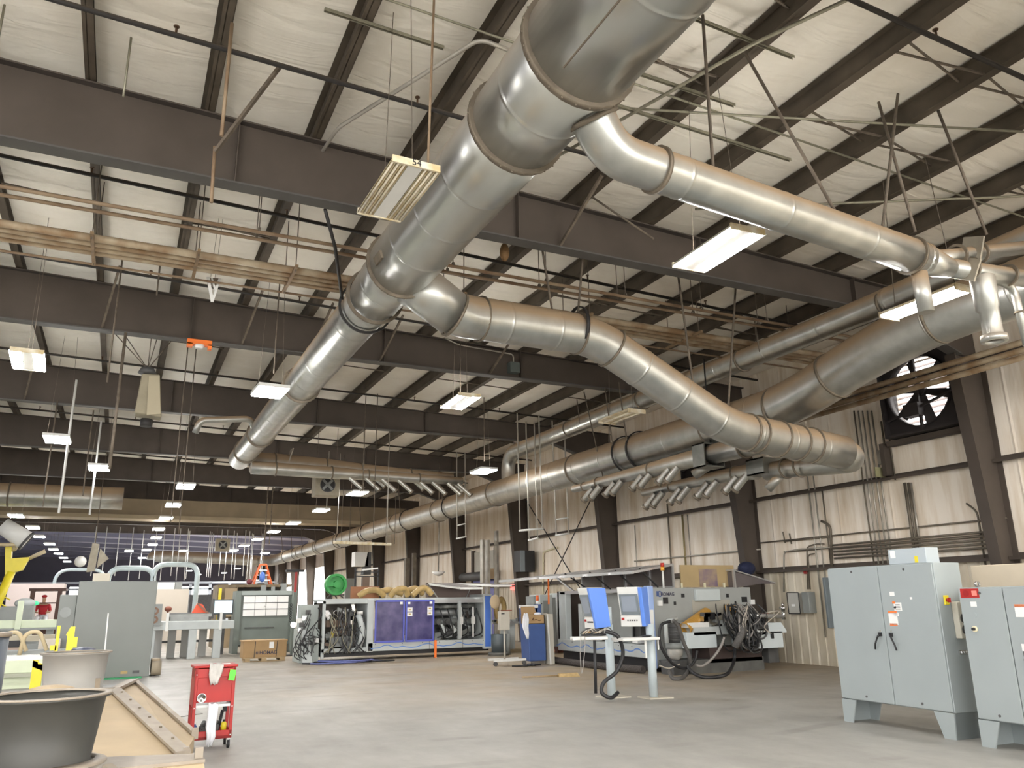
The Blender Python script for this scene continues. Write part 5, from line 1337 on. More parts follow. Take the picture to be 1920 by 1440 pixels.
M().box(x0b - .02, x0b + .06, Y1 - .08, Y1 - .055, .0, .55).build('orange_tape', orange, m1)
# left open frame
fx0 = 5.95; fx1 = 7.4
M().box(fx0, fx0 + .09, Y1, Y1 + .1, .1, 1.86).box(fx0, fx1, Y1, Y1 + .1, 1.76, 1.88).box(fx0, fx1, Y1, Y1 + .1, .28, .4).build('open_frame', ltgrey, m1, .008)
M().box(fx0, fx0 + .09, Y1 + 1.3, Y1 + 1.4, .1, 1.86).build('rear_post', ltgrey, m1)
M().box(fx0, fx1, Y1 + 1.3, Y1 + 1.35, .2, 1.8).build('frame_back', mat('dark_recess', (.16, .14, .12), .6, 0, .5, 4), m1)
M().tube(arcpath([(7.12, Y1 + .1, 1.4), (7.2, Y1 + .02, 1.2), (7.28, Y1 + .02, .8), (7.15, Y1 + .1, .35)], .15, 5), .1, 14).build('white_duct', ltgrey, m1)
M().cyl((7.18, Y1 + .1, 1.42), (7.18, Y1 + .1, 1.52), .1, n=16).build('duct_collar', white_p, m1)
M().cyl((6.35, Y1 + .3, .85), (6.85, Y1 + .3, .85), .1, n=18).build('motor', mat('motor_brown', (.28, .22, .18), .5, .2), m1)
M().bx((6.5, Y1 + .3, 1.15), (.75, .3, .2)).build('beam_block', mat('brown_block', (.15, .1, .07), .6), m1)
M().bx((6.6, Y1 + .2, .6), (.7, .3, .3)).build('machine_bed', mgrey, m1)
M().bx((6.3, Y1 + .06, .82), (.07, .02, .2)).build('yellow_tag', yel, m1)
for k in range(30):
    x = 6.05 + rr.random() * 1.15; z = .4 + rr.random() * 1.25; w = .05 + rr.random() * .13; h = .05 + rr.random() * .2
    M().bx((x, Y1 + .1 + rr.random() * .5, z), (w, .12, h), Matrix.Rotation(rr.uniform(-.4, .4), 3, 'Y')).build('mechanism', (dgrey, blackm, ltgrey, mgrey, mat('brown_block', (0, 0, 0)), chrome, inn)[k % 7], m1)
for k in range(24):
    x = 6.1 + rr.random() * 1.1
    M().tube(cat_path([(x, Y1 + .1, 1.7 - rr.random() * .4), (x + rr.uniform(-.2, .2), Y1 - .04, 1.2), (x + rr.uniform(-.3, .3), Y1 - .06, .7), (x + rr.uniform(-.4, .4), Y1 - .1, .25)]), rr.uniform(.009, .02), 6).build('cable', (blackm, blackm, dgrey, strut)[k % 4], m1)
for k in range(4):
    x = 6.35 + k * .18
    M().tube(arcpath([(x, Y1 + .2, 1.15), (x, Y1 + .2, 1.55), (x + .13, Y1 + .2, 1.55), (x + .13, Y1 + .2, 1.15)], .06, 4), .015, 6).build('small_pipe', chrome, m1)
# left end unit with cable tangle
e1 = thing('machine_end_unit', 'grey machine end piece tangled in black cables left of the blue door machine', 'machine', (5.5, Y1, 0))
M().box(5.3, 5.9, Y1 + .1, Y1 + 1.2, .0, 1.0).build('cabinet', mat('end_grey', (.38, .42, .4), .5), e1, .01); M().box(5.35, 5.9, Y1 + .4, Y1 + 1.0, 1.0, 1.75).build('upper_plate', mat('end_grey', (0, 0, 0)), e1)
M().hexa([(5.35, Y1 - .2, 0), (5.65, Y1 - .2, 0), (5.65, Y1, 0), (5.35, Y1, 0), (5.3, Y1 - .1, 1.0), (5.5, Y1 - .1, 1.0), (5.5, Y1, 1.0), (5.3, Y1, 1.0)]).build('bracket', ltgrey, e1)
M().cyl((5.05, Y1, 1.15), (5.05, Y1 + .1, 1.15), .09, n=14).build('gauge', chrome, e1)
for k in range(15):
    a = V((5.35 + rr.random() * .6, Y1 + rr.uniform(-.1, .2), .7 + rr.random() * 1.0)); c_ = V((5.15 + rr.random() * .6, Y1 - .2, .1 + rr.random() * .3))
    M().tube(cat_path([a, a + V((rr.uniform(-.2, .2), -.2, -.3)), c_ + V((rr.uniform(-.35, .1), 0, .45)), c_ + V((rr.uniform(-.25, .1), 0, .15)), c_]), rr.uniform(.01, .022), 6).build('cable', (blackm, blackm, dgrey)[k % 3], e1)
for k in range(8): M().bx((5.2 + rr.random() * .6, Y1 - .02, .4 + rr.random() * 1.2), (.14, .1, .14)).build('fitting', (whitem, chrome, dgrey, mgrey)[k % 4], e1)
for k in range(5):
    pts = [(5.3 + .2 * k, 25.9 - .1 * k, .02)] + [(5.7 + j * .55 + rr.uniform(-.1, .1), 25.3 + rr.uniform(-.25, .35), .025 + .02 * k) for j in range(4)] + [(8.1 - .4 * k, 25.5, .02)]
    o = M().tube(cat_path(pts), .024, 6).build('floor_cable', blackm if k % 2 == 0 else mat('cable_blue', (.12, .14, .35), .5)); tag(o, ('black' if k % 2 == 0 else 'blue') + ' cable snaking on the floor before the left machine, %s from the wall side' % ORD[k], 'cable', 'floor cables of the left machine')
# on top: hoses, board, reel, rack
hz = [[(8.35, 26.9, 1.98), (8.5, 26.8, 2.18), (8.85, 26.9, 2.22), (9.0, 27, 2.0)], [(9.0, 27.2, 2.15), (9.3, 27.1, 2.24), (9.6, 27.2, 2.06)], [(7.25, 26.9, 2.0), (7.5, 26.8, 2.16), (7.9, 26.9, 2.18), (8.15, 27.0, 2.0)], [(9.05, 26.7, 2.0), (9.35, 26.7, 2.22), (9.6, 26.8, 2.22), (9.8, 26.8, 2.02)], [(8.0, 27.3, 2.1), (8.4, 27.3, 2.2), (8.9, 27.3, 2.06)]]
for i, pts in enumerate(hz):
    pp = cat_path(pts, 8); p2, r2 = ductpath(pp, .1, .07)
    o = M().tube(p2, r2, 12).build('flexible_hose', tanh); tag(o, 'tan flexible hose lying on top of the blue door machine, %s from the %s' % (('third', 'second', 'first', 'first', 'second')[i], ('left', 'hood', 'left', 'hood', 'left')[i]), 'hose', 'tan hoses on the machine roof')
pts = [(12.2, 26.6, 1.2), (12.1, 26.5, 1.55), (12.3, 26.5, 1.85), (12.45, 26.6, 1.5), (12.25, 26.7, 1.0)]
p2, r2 = ductpath(cat_path(pts, 8), .09, .07)
o = M().tube(p2, r2, 12).build('flexible_hose', tanh); tag(o, 'tan flexible hose looped at the right end of the blue door machine', 'hose')
simple('fibre_board', 'rust-brown board standing on the machine top below the green reel', 'board', M().bx((7.6, 27.4, 2.12), (1.0, .04, .4)), mat('board_brown', (.3, .13, .06), .6))
gr = mat('reel_green', (.03, .3, .06), .4)
rl = thing('hose_reel', 'round green hose reel standing on spindly legs on the machine top', 'reel', (6.95, 28.4, 2.0))
c = P('y', 28.4, 629, 1096)
M().cyl((c.x, 28.35, c.z), (c.x, 28.45, c.z), .36, n=28).ring((c.x, 28.2, c.z), (c.x, 28.6, c.z), .28, .36, 28).build('drum', gr, rl); M().cyl((c.x, 28.1, c.z), (c.x, 28.35, c.z), .12, n=16).bx((c.x - .2, 28.2, c.z), (.35, .1, .14)).build('hub', gr, rl)
for s in (-1, 1):
    M().bar((c.x + s * .3, 28.4, 1.95), (c.x, 28.4, c.z - .2), .035, .035).build('leg', dgrey, rl); M().bar((c.x + s * .12, 28.6, 1.95), (c.x - s * .1, 28.5, c.z - .2), .03, .03).build('leg', dgrey, rl)
rk = thing('frame_rack', 'thin dark wire rack behind the green reel with white panel on top', 'rack', (7.8, 29, 1.9))
for x in (7.65, 8.5): M().box(x, x + .05, 29, 29.05, 1.9, 3.0).build('upright', blackm, rk)
for z in (2.7, 2.85): M().box(7.65, 8.55, 29, 29.03, z, z + .03).build('crossbar', blackm, rk)
M().bx((8.2, 29, 2.97), (.55, .2, .06), Matrix.Rotation(-.1, 3, 'Y')).build('white_panel', whitem, rk); M().box(7.95, 8.2, 29, 29.2, 1.95, 2.7).build('rusty_part', mat('brown_block', (0, 0, 0)), rk)

# ============================================================ RIGHT MACHINE
XA, YA = 12.2, 17.2
m2 = thing('edge_banding_machine', 'grey machine with open gull-wing lids, blue corner strip and logo on its end', 'machine', (XA, YA, 0))
M().box(XA, 15.4, YA, YA + .08, .55, 2.03).build('end_wall', mat('end_wall_grey', (.36, .375, .36), .45, 0, .08, 2), m2, .01)
M().box(XA + .0, 14.2, YA, YA + .08, .12, .55).build('end_skirt', mat('end_wall_grey', (0, 0, 0)), m2)
M().box(XA - .17, XA + .0, YA - .05, YA + .15, .1, 2.08).build('corner_post', mat('pale_blue', (.35, .48, .8), .35), m2, .02, 2)
M().box(XA - .15, XA - .04, YA - .056, YA - .05, 1.0, 1.5).build('strip_print', whitem, m2)
M().box(XA - .02, XA + .5, YA + .1, 22.2, .32, .64).build('side_rail', ltgrey, m2, .01)
wavestripe(m2, lambda s, z: V((XA - .024, YA + .2 + s, z)), 4.9, .45)
for k in range(8): M().cyl((XA - .03, YA + .4 + k * .62, .58), (XA - .02, YA + .4 + k * .62, .58), .014, n=8).build('rail_bolt', dgrey, m2)
M().box(XA + .1, 14.9, YA + .2, 22.1, .02, .3).build('plinth', blackm, m2)
M().box(14.8, 15.3, YA + .1, 22.0, .3, 2.0).build('back_wall', dgrey, m2)
M().box(XA, XA + .2, 21.7, 22.2, .32, 2.03).build('far_post', ltgrey, m2, .02, 2)
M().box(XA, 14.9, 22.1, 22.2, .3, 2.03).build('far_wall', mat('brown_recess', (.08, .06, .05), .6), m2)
M().box(XA, XA + .12, YA + .1, 22.0, 1.94, 2.03).build('top_rail', mat('silver_bar', (0, 0, 0)), m2)
M().box(XA + .7, 14.8, YA + .1, 22.1, .6, .64).build('bed', mgrey, m2)
for y, m, w in ((18.4, dgrey, .5), (19.4, mat('end_wall_grey', (0, 0, 0)), .06), (20.5, dgrey, .3), (21.2, dgrey, .15)):
    M().box(XA + .4, 14.4, y, y + w, .65, 1.75).build('inner_plate', m, m2)
M().prism([(XA + .25, 18.6, .65), (XA + .25, 18.6, 1.7), (XA + .25, 19.0, 1.95), (XA + .25, 19.9, 1.95), (XA + .25, 19.9, .65)], (.05, 0, 0)).build('hinged_panel', mgrey, m2)
M().tube([(XA + .22, 19.9, .7), (XA + .22, 19.9, 1.9), (XA + .22, 19.1, 1.98)], .02, 6).build('white_edge', white_p, m2)
M().box(XA + .15, XA + .3, 21.0, 21.2, .65, 1.65).build('inner_post', ltgrey, m2)
for k in range(22):
    y = 17.6 + rr.random() * 4.2; z = .75 + rr.random() * .8
    M().bx((XA + .35 + rr.random() * .4, y, z), (.2, .1 + rr.random() * .2, .08 + rr.random() * .2)).build('mechanism', (dgrey, blackm, mgrey, blackm, inn)[k % 5], m2)
for y in (18.0, 19.0, 20.1, 21.2): M().box(XA + .02, XA + .25, y, y + .25, .66, .72).build('white_pad', whitem, m2)
for y in (20.3, 20.9): M().bx((XA + .3, y, .78), (.3, .35, .22)).build('brown_box', tanh if False else mat('tan_block', (.5, .33, .15), .6), m2)
# gull-wing lids: back glass upright, roof leaning out over the left side
lidg = mat('lid_glass', (.14, .12, .12), .2, 0, .15, 2); alu = mat('aluminium_edge', (.6, .6, .6), .3, .7, .05, 3)
def lid(y0, y1, xo, zo, xi=13.0, zi=2.62, zb=2.05, back=True):
    L_ = M().hexa([(xo, y0, zo), (xi, y0, zi), (xi, y1, zi), (xo, y1, zo), (xo, y0, zo + .02), (xi, y0, zi + .02), (xi, y1, zi + .02), (xo, y1, zo + .02)]).build('lid', mat('lid_outer', (.38, .37, .37), .35, .1, .1, 2), m2)
    M().bar((xo, y0, zo), (xo, y1, zo), .05, .07).bar((xo, y0, zo), (xi, y0, zi), .04, .06).bar((xo, y1, zo), (xi, y1, zi), .04, .06).build('lid_frame', alu, L_)
    if back:
        M().box(xi, xi + .02, y0, y1, zb, zi).build('lid_back', lidg, m2)
        M().bar((xi - .01, y0, zb), (xi - .01, y0, zi), .05, .05).bar((xi - .01, y1, zb), (xi - .01, y1, zi), .05, .05).bar((xi - .01, y0, zb), (xi - .01, y1, zb), .05, .05).build('back_frame', alu, m2)
        M().bar((xo + .3, y0 + .15, zo + .1), (xi - .4, y0 + .15, zb + .0), .03, .03).build('gas_strut', blackm, m2)
lid(YA + .15, 18.4, 11.75, 2.42); lid(18.42, 19.6, 11.7, 2.42); lid(19.62, 20.8, 11.62, 2.42); lid(20.82, 22.0, 11.5, 2.42)
lid(22.1, 23.6, 10.9, 2.38, 13.0, 2.58, back=False)
M().bar((12.8, 23.5, 2.56), (12.8, 22.2, 2.03), .05, .05).build('lid_stay', alu, m2)
M().bar((11.8, 22.0, 2.4), (11.82, 22.05, 1.66), .045, .02).build('orange_tape', orange, m2)
def e2(name, r, d, m, bevel=0, par=None, y=YA): # item on the end wall
    x0, x1, z0, z1 = rect(y, *r)
    return M().box(x0, x1, y - d, y, z0, z1).build(name, m, par or m2, bevel)
text('HOMAG', (12.66, YA - .003, 1.87), .115, TY, mat('ink', (0, 0, 0)), m2, 'lettering', .002, .003)
M().ring((12.42, YA - .004, 1.88), (12.42, YA, 1.88), .05, .075, 20).build('logo_ring', mat('logo_blue', (.06, .1, .25), .5), m2)
M().box(12.32, 12.4, YA - .005, YA, 1.82, 1.95).build('logo_block', mat('logo_blue', (0, 0, 0)), m2)
e2('breaker', (1243, 1120, 1252, 1132), .03, blackm); e2('breaker', (1390, 1119, 1400, 1129), .03, blackm)
e2('switch', (1232, 1126, 1240, 1136), .06, whitem); e2('switch', (1405, 1124, 1413, 1133), .06, whitem)
for r in ((1277, 1113, 1283, 1120), (1263, 1128, 1267, 1134), (1361, 1113, 1366, 1120), (1377, 1127, 1380, 1132)): e2('latch', r, .02, blackm)
e2('light_box', (1300, 1105, 1346, 1126), .12, mat('light_box_grey', (.55, .6, .6), .4), .01)
e2('recess', (1297, 1125, 1372, 1175), .01, mat('recess_tan', (.42, .4, .34), .6))
# amber side: front board upright behind the end wall (tan boards)
tb_ = mat('tan_board', (.5, .37, .19), .55, 0, .15, 1.5)
o = thing('dust_board', 'tan board with a violet smear standing along the top of the right machine', 'board', (14, 17.5, 2.05))
M().box(13.35, 15.15, YA + .3, YA + .34, 2.05, 2.62).build('board', tb_, o)
M().box(13.95, 14.55, YA + .29, YA + .3, 2.06, 2.52).build('smear', mat('violet_smear', (.2, .14, .2), .5, 0, .5, 3, col2=(.4, .3, .2)), o)
for x in (13.2, 13.95, 14.6, 15.1): M().bx((x, YA + .1, 2.09), (.05, .04, .12)).build('clip', mat('cream', (0, 0, 0)), o)
o = thing('raised_lid', 'dark raised lid with silver edge sticking out at the right of the machine', 'lid', (15.6, 17.0, 2.2))
a = P('y', YA, 1375, 1070); b_ = P('y', YA, 1455, 1094); c_ = P('y', YA, 1378, 1102)
M().prism([a, b_, b_ + V((0, 0, .03)), a + V((0, 0, .04))], (0, .6, 0)).build('lid_top', alu, o); M().prism([a + V((.04, 0, -.03)), b_, c_ + V((.9, 0, .1)), c_ + V((.04, 0, 0))], (0, .5, 0)).build('lid_glass', lidg, o); M().bar(a, c_, .06, .06).build('lid_post', alu, o)
m_ = M().sph(P('y', YA + .3, 1400, 1066), .24, 1.15, .8, .8); simple('cloth_bundle', 'dark navy cloth bundle on top of the right machine lid', 'cloth', m_, mat('navy_cloth', (.01, .015, .05), .8, bump=.6, bscale=8))
# signal lamp
sl = thing('signal_lamp', 'red and amber signal lamp on a pole above the right machine lids', 'lamp', (13.0, YA - .0, 2.0))
p = P('y', YA, 1238, 1070); q = P('y', YA, 1238, 1103)
M().cyl((p.x, YA - .1, q.z), (p.x, YA - .1, p.z), .025, n=8).build('pole', white_p, sl); M().cyl((p.x, YA - .1, p.z), (p.x, YA - .1, p.z + .09), .05, n=14).build('amber_lens', mat('amber', (.8, .4, .05), .3), sl); M().cyl((p.x, YA - .1, p.z + .09), (p.x, YA - .1, p.z + .19), .05, n=14).build('red_lens', mat('lens_red', (.5, .03, .02), .3), sl)
# extraction motor and yellow hose
mo = thing('suction_motor', 'grey suction motor on a round tank in front of the right machine end', 'motor', (12.7, 16.9, .6))
a = P('y', 16.8, 1262, 1168); b_ = P('y', 16.8, 1262, 1205)
M().cyl((a.x, 16.8, b_.z), (a.x, 16.8, a.z), .17, n=20).build('motor_body', dgrey, mo)
for k in range(6): M().ring((a.x, 16.8, b_.z + .06 + k * .06), (a.x, 16.8, b_.z + .08 + k * .06), .165, .185, 20).build('fin', dgrey, mo)
M().cyl((a.x, 16.8, b_.z - .14), (a.x, 16.8, b_.z), .22, n=22).build('tank_rim', mgrey, mo); M().sph((a.x, 16.8, b_.z - .2), .2, 1, 1, 1.1).build('tank', mat('tank_pale', (.55, .53, .48), .5, 0, .35, 5), mo)
M().tube(arcpath([(a.x - .3, 16.7, b_.z + .0), (a.x - .3, 16.7, a.z + .05), (a.x + .05, 16.7, a.z + .1)], .12, 5), .05, 10).build('elbow_pipe', ltgrey, mo)
M().box(a.x - .2, a.x + .2, 16.65, 17.2, .3, b_.z - .45).build('stand', dgrey, mo)
o = thing('flexible_hose', 'thick yellow-orange hose stub in front of the right machine end', 'hose', (13.3, 16.6, 1.2))
a = P('y', 16.5, 1283, 1180); b_ = P('y', 16.9, 1325, 1150); p2, r2 = ductpath([a, (a + b_) / 2, b_], .15, .08); M().tube(p2, r2, 18, cap=False).build('hose_body', mat('amber_hose', (.55, .3, .06), .4), o)
o = thing('flexible_hose', 'short open yellow duct end right of the cable bundle', 'hose', (14.6, 16.9, 1.5))
a = P('y', 16.9, 1362, 1140); b_ = P('y', 16.6, 1380, 1146); M().tube([a, b_], [.1, .14], 16, cap=False).build('hose_body', mat('amber_hose', (0, 0, 0)), o)
# lower mechanism: white aprons, pallets, outfeed
w2 = thing('outfeed_unit', 'white and grey outfeed mechanism sticking out of the right machine toward the wall', 'machine', (14, 16, 0))
def wb_(name, r, d, m, y=16.4): return ybox(name, y, r, d, m, w2, .006)
wlt = mat('apron_white', (.6, .66, .68), .35)
wb_('apron', (1287, 1186, 1345, 1214), .3, wlt); wb_('apron', (1385, 1188, 1420, 1216), .3, wlt); wb_('apron', (1300, 1176, 1420, 1187), .5, ltgrey)
wb_('upper_plate', (1290, 1168, 1330, 1176), .4, white_p)
wb_('side_box', (1420, 1185, 1470, 1214), .5, wlt, 15.9); x0, x1, z0, z1 = rect(15.9, 1440, 1168, 1475, 1186)
M().prism([(x0, 15.9, z0), (x0, 15.9, z1), (x1 - .15, 15.9, z1), (x1, 15.9, z0 + .05), (x1, 15.9, z0)], (0, .5, 0)).build('slanted_cover', wlt, w2)
wb_('gearbox', (1420, 1172, 1442, 1182), .4, dgrey, 15.9); wb_('plate', (1398, 1180, 1440, 1190), .4, white_p, 15.9); wb_('display', (1446, 1185, 1452, 1197), .02, blackm, 15.85)
a = P('y', 16.0, 1395, 1153); b_ = P('y', 16.0, 1470, 1156); M().cyl(a, b_, .05, n=12).build('chrome_bar', alu, w2); M().cyl(P('y', 16, 1395, 1169), P('y', 16, 1420, 1170), .04, n=10).build('chrome_bar', alu, w2)
p = P('y', 16.0, 1469, 1150); M().cyl(p + V((0, 0, -.15)), p + V((0, 0, .1)), .05, n=12).cyl(p + V((0, 0, .1)), p + V((0, 0, .16)), .09, n=14).cyl(p + V((0, 0, .16)), p + V((0, 0, .26)), .03, n=8).build('hand_wheel_post', chrome, w2)
wb_('base', (1295, 1238, 1435, 1262), .8, mat('pallet_grey', (.14, .14, .13), .7, 0, .3, 3)); wb_('lower_block', (1330, 1215, 1430, 1238), .7, mat('deep_brown', (.06, .04, .035), .6))
wb_('foot', (1262, 1240, 1290, 1265), .5, dgrey); wb_('column', (1440, 1214, 1462, 1242), .3, dgrey, 16.2)
for k in range(20):
    px = 1300 + rr.random() * 140; py = 1150 + rr.random() * 35; p = P('y', 16.45, px, py)
    M().bx((p.x, 16.5, p.z), (.06 + rr.random() * .16, .15, .05 + rr.random() * .15), Matrix.Rotation(rr.uniform(-.5, .5), 3, 'Y')).build('fitting', (chrome, dgrey, ltgrey, blackm, mgrey, mat('rust_brown', (0, 0, 0)))[k % 6], w2)
# hanging cable bundle
cbn = thing('cable_bundle', 'big bundle of looped black and grey cables hanging on the right machine', 'cables', (13.9, 16.0, 1.5))
for k in range(46):
    xa = rr.uniform(13.3, 14.25); xb = rr.uniform(13.9, 14.75); zt = rr.uniform(1.35, 1.62); zb_ = rr.uniform(.42, 1.0); y = rr.uniform(15.75, 16.2)
    xm = (xa + xb) / 2 + rr.uniform(-.08, .15)
    M().tube(cat_path([(xa + .15, y + .2, zt), (xa, y, zt - .25), (xm - .18, y, zb_ + .12), (xm + .05, y, zb_), (xm + .22, y, zb_ + .15), (xb, y + .05, zt - .3), (xb - .12, y + .2, zt)], 5), rr.choice((.014, .018, .024)), 6).build('cable', (blackm, blackm, blackm, dgrey, blackm, blackm, mat('cable_grey', (.3, .28, .26), .5))[k % 7], cbn)
for k in range(9):
    xa = rr.uniform(13.3, 14.6); z = rr.uniform(1.25, 1.65)
    M().tube(cat_path([(xa, 15.8, z), (xa + rr.uniform(-.4, .3), 15.65, z + rr.uniform(-.1, .15)), (xa + rr.uniform(-.3, .4), 15.7, z - .3), (xa + .1, 15.8, z - .5)], 5), .013, 6).build('cable', (mat('cable_grey', (0, 0, 0)), mat('cable_pale', (.5, .45, .38), .5), blackm)[k % 3], cbn)
M().tube(cat_path([P('y', 15.9, 1385, 1150), P('y', 15.8, 1392, 1180), P('y', 15.8, 1385, 1200), P('y', 15.9, 1378, 1212)]), .09, 12).build('corrugated_hose', mat('hose_grey', (.1, .095, .09), .6, bump=.6, bscale=20), cbn)
def big(lab, pts, r, m, name='hose', y=16.0):
    pts = [P('y', p[2] if len(p) > 2 else y, p[0], p[1]) for p in pts]
    for p in pts: p.z = max(p.z, r)
    o = M().tube(cat_path(pts, 7), r, 10).build(name, m); return tag(o, lab, 'hose')
big('long black hose looping from the suction motor down to the floor and back', [(1257, 1165), (1240, 1172), (1236, 1195), (1243, 1220), (1262, 1245), (1285, 1253), (1302, 1240), (1307, 1220)], .035, blackm, 'suction_hose')
big('thick hose passing down right of the suction motor', [(1262, 1163), (1272, 1175), (1282, 1205), (1292, 1230), (1294, 1252), (1280, 1270, 15.4), (1262, 1272, 15.4), (1255, 1258, 15.6)], .045, mat('hose_grey', (0, 0, 0)), 'suction_hose')
big('grey hose curving from the cable bundle to the lower left', [(1358, 1195), (1350, 1215), (1335, 1235), (1318, 1248), (1305, 1247)], .03, mat('cable_grey', (0, 0, 0)), 'hanging_hose')
big('dark hose arching from the bundle to the floor', [(1378, 1215), (1376, 1240), (1365, 1262, 15.2), (1345, 1275, 15.2), (1320, 1272, 15.3), (1300, 1262, 15.5), (1290, 1250)], .04, blackm, 'hanging_hose')
big('thin cable from the machine corner to the floor', [(1237, 1248), (1255, 1253), (1275, 1245)], .014, mat('cable_pale', (0, 0, 0)), 'thin_cable')
# roll of chain on floor along rail
o = M().tube(cat_path([(11.8, 22.0, .09), (11.65, 21, .09), (11.6, 19.5, .09), (11.65, 18.2, .09), (11.8, 17.2, .09)]), .09, 10).build('drag_chain', mat('chain_brown', (.06, .05, .045), .7, bump=.8, bscale=25)); tag(o, 'dark drag chain lying along the floor under the right machine', 'chain')
o = M().tube(cat_path([(11.95, 22.3, .12), (11.8, 22.45, .3), (11.75, 22.2, .42), (11.85, 21.9, .3)]), .08, 10).build('hose_coil', mat('coil_orange', (.5, .17, .05), .6)); tag(o, 'orange hose end curled at the far foot of the right machine', 'hose')

# ============================================================ CONTROL TERMINALS ON POSTS
postm = mat('post_grey', (.5, .57, .6), .35, 0, .05, 2)
def terminal(lab, bx_, by_, face, scr, zt=1.98, hgt=.72, wid=.46, dep=.2, tilt=.14, group='control terminals on posts', off=(0, 0, 0)):
    """face = rotation about z of the screen side"""
    t = thing('control_terminal', lab, 'control panel', (bx_, by_, 0), group)
    M().cyl((bx_, by_, .02), (bx_, by_, 1.3), .08, n=18).build('post', postm, t)
    M().hexa([(bx_ - .22, by_ - .2, 0), (bx_ + .26, by_ - .26, 0), (bx_ + .26, by_ + .2, 0), (bx_ - .22, by_ + .22, 0), (bx_ - .22, by_ - .2, .02), (bx_ + .26, by_ - .26, .02), (bx_ + .26, by_ + .2, .02), (bx_ - .22, by_ + .22, .02)]).build('base_plate', mat('base_tan', (.5, .46, .38), .6), t)
    R = Matrix.Rotation(face, 3, 'Z'); c = V((bx_, by_, 0)) + V(off)
    def hx(name, pts, m, par=t, bv=.012):
        return M().hexa([c + R @ V(p) for p in pts]).build(name, m, par, bv, 2)
    u0, u1 = scr
    z1 = zt; z0 = zt - hgt; s = tilt
    body = hx('housing', [(u0, -.02, z0), (u1 - .08, -.02, z0), (u1 - .08, dep, z0 + .03), (u0, dep, z0 + .03), (u0, -.02 - s * .0, z0 + .2), (u1 - .08, -.02, z0 + .2), (u1 - .08, dep, z0 + .2), (u0, dep, z0 + .2)], white_p)
    hx('head', [(u0, -.02, z0 + .2), (u1 - .08, -.02, z0 + .2), (u1 - .08, dep, z0 + .2), (u0, dep, z0 + .2), (u0 - .0, -.02 - s, z1), (u1 - .08, -.02 - s, z1), (u1 - .08, dep - s * .6, z1), (u0, dep - s * .6, z1)], white_p)
    hx('blue_side', [(u1 - .08, -.03, z0), (u1, -.03, z0), (u1, dep + .01, z0 + .03), (u1 - .08, dep + .01, z0 + .03), (u1 - .08, -.03 - s, z1 - .01), (u1, -.03 - s, z1 - .01), (u1, dep + .01 - s * .6, z1 - .01), (u1 - .08, dep + .01 - s * .6, z1 - .01)], mat('terminal_blue', (.12, .26, .75), .35))
    def fz(z): return -.025 - s * max(0, (z - z0 - .2)) / (hgt - .2)
    def pane(name, a, b, za, zb, m, off): return hx(name, [(a, fz(za) - off, za), (b, fz(za) - off, za), (b, fz(za) + .001, za), (a, fz(za) + .001, za), (a, fz(zb) - off, zb), (b, fz(zb) - off, zb), (b, fz(zb) + .001, zb), (a, fz(zb) + .001, zb)], m, t, 0)
    w = (u1 - .08) - u0
    pane('bezel', u0 + .03 * 1, u1 - .1, z0 + .21, z1 - .13, mat('bezel_grey', (.2, .23, .25), .3), .006)
    pane('screen', u0 + .07, u1 - .15, z0 + .27, z1 - .17, mat('screen_grey', (.3, .34, .4), .12, 0, .1, 2), .01)
    pane('red_button', u0 + .03, u0 + .08, z0 + .12, z0 + .16, redm, .02)
    for k in range(5): pane('button', u0 + .14 + k * .045, u0 + .16 + k * .045, z0 + .1, z0 + .125, blackm, .012)
    return t
t2 = terminal('right control terminal on a grey post, large screen facing the camera', 9.1, 12.98, -.95, (-.46, .04), dep=.24, off=(-.16, -.06, 0))
M().hexa([(8.28, 12.65, 1.03), (9.05, 12.6, 1.03), (9.12, 12.9, 1.03), (8.3, 13.1, 1.03), (8.28, 12.65, 1.08), (9.05, 12.6, 1.08), (9.12, 12.9, 1.08), (8.3, 13.1, 1.08)]).build('tray', white_p, t2, .01)
M().box(8.78, 8.81, 12.7, 12.73, .72, 1.03).box(8.4, 8.42, 12.9, 12.92, .85, 1.03).box(9.1, 9.12, 12.75, 12.77, .85, 1.04).build('tray_bracket', white_p, t2); M().sph((8.85, 12.75, 1.1), .08, 1.4, 1, .25).build('mouse', blackm, t2)
t1 = terminal('left control terminal on a grey post, seen from its blue side', 8.52, 13.5, -1.6, (-.25, .22), 1.98, .74, .46, .27, off=(-.44, -.12, 0))
M().hexa([(7.5, 13.1, 1.05), (8.15, 12.95, 1.05), (8.3, 13.25, 1.05), (7.55, 13.3, 1.05), (7.5, 13.1, 1.11), (8.15, 12.95, 1.11), (8.3, 13.25, 1.11), (7.55, 13.3, 1.11)]).build('tray', white_p, t1, .012)
M().cyl((8.5, 13.45, 1.3), (8.5, 13.45, 1.62), .06, n=14).build('post_top', postm, t1)
hb = M()
o = thing('cable_pile', 'pile of cables and keyboard lying on the left terminal tray', 'cables', (7.9, 13.1, 1.12))
M().bx((7.95, 13.12, 1.135), (.45, .14, .03)).build('keyboard', blackm, o)
for k in range(9):
    x = rr.uniform(7.65, 8.1); M().tube(cat_path([(x, 13.1, 1.16), (x + .12, 13.05, 1.2 + rr.random() * .07), (x + .25, 13.1, 1.17), (x + .1, 13.15, 1.16)], 6), .009, 6).build('cable', (mat('cable_pale', (0, 0, 0)), dgrey)[k % 2], o)
M().tube(cat_path([(7.62, 13.02, 1.12), (7.58, 13.0, .8), (7.6, 13.0, .5), (7.68, 13.0, .9), (7.72, 13.05, 1.12)], 8), .008, 6).build('dangling_cable', mat('cable_grey', (0, 0, 0)), o)
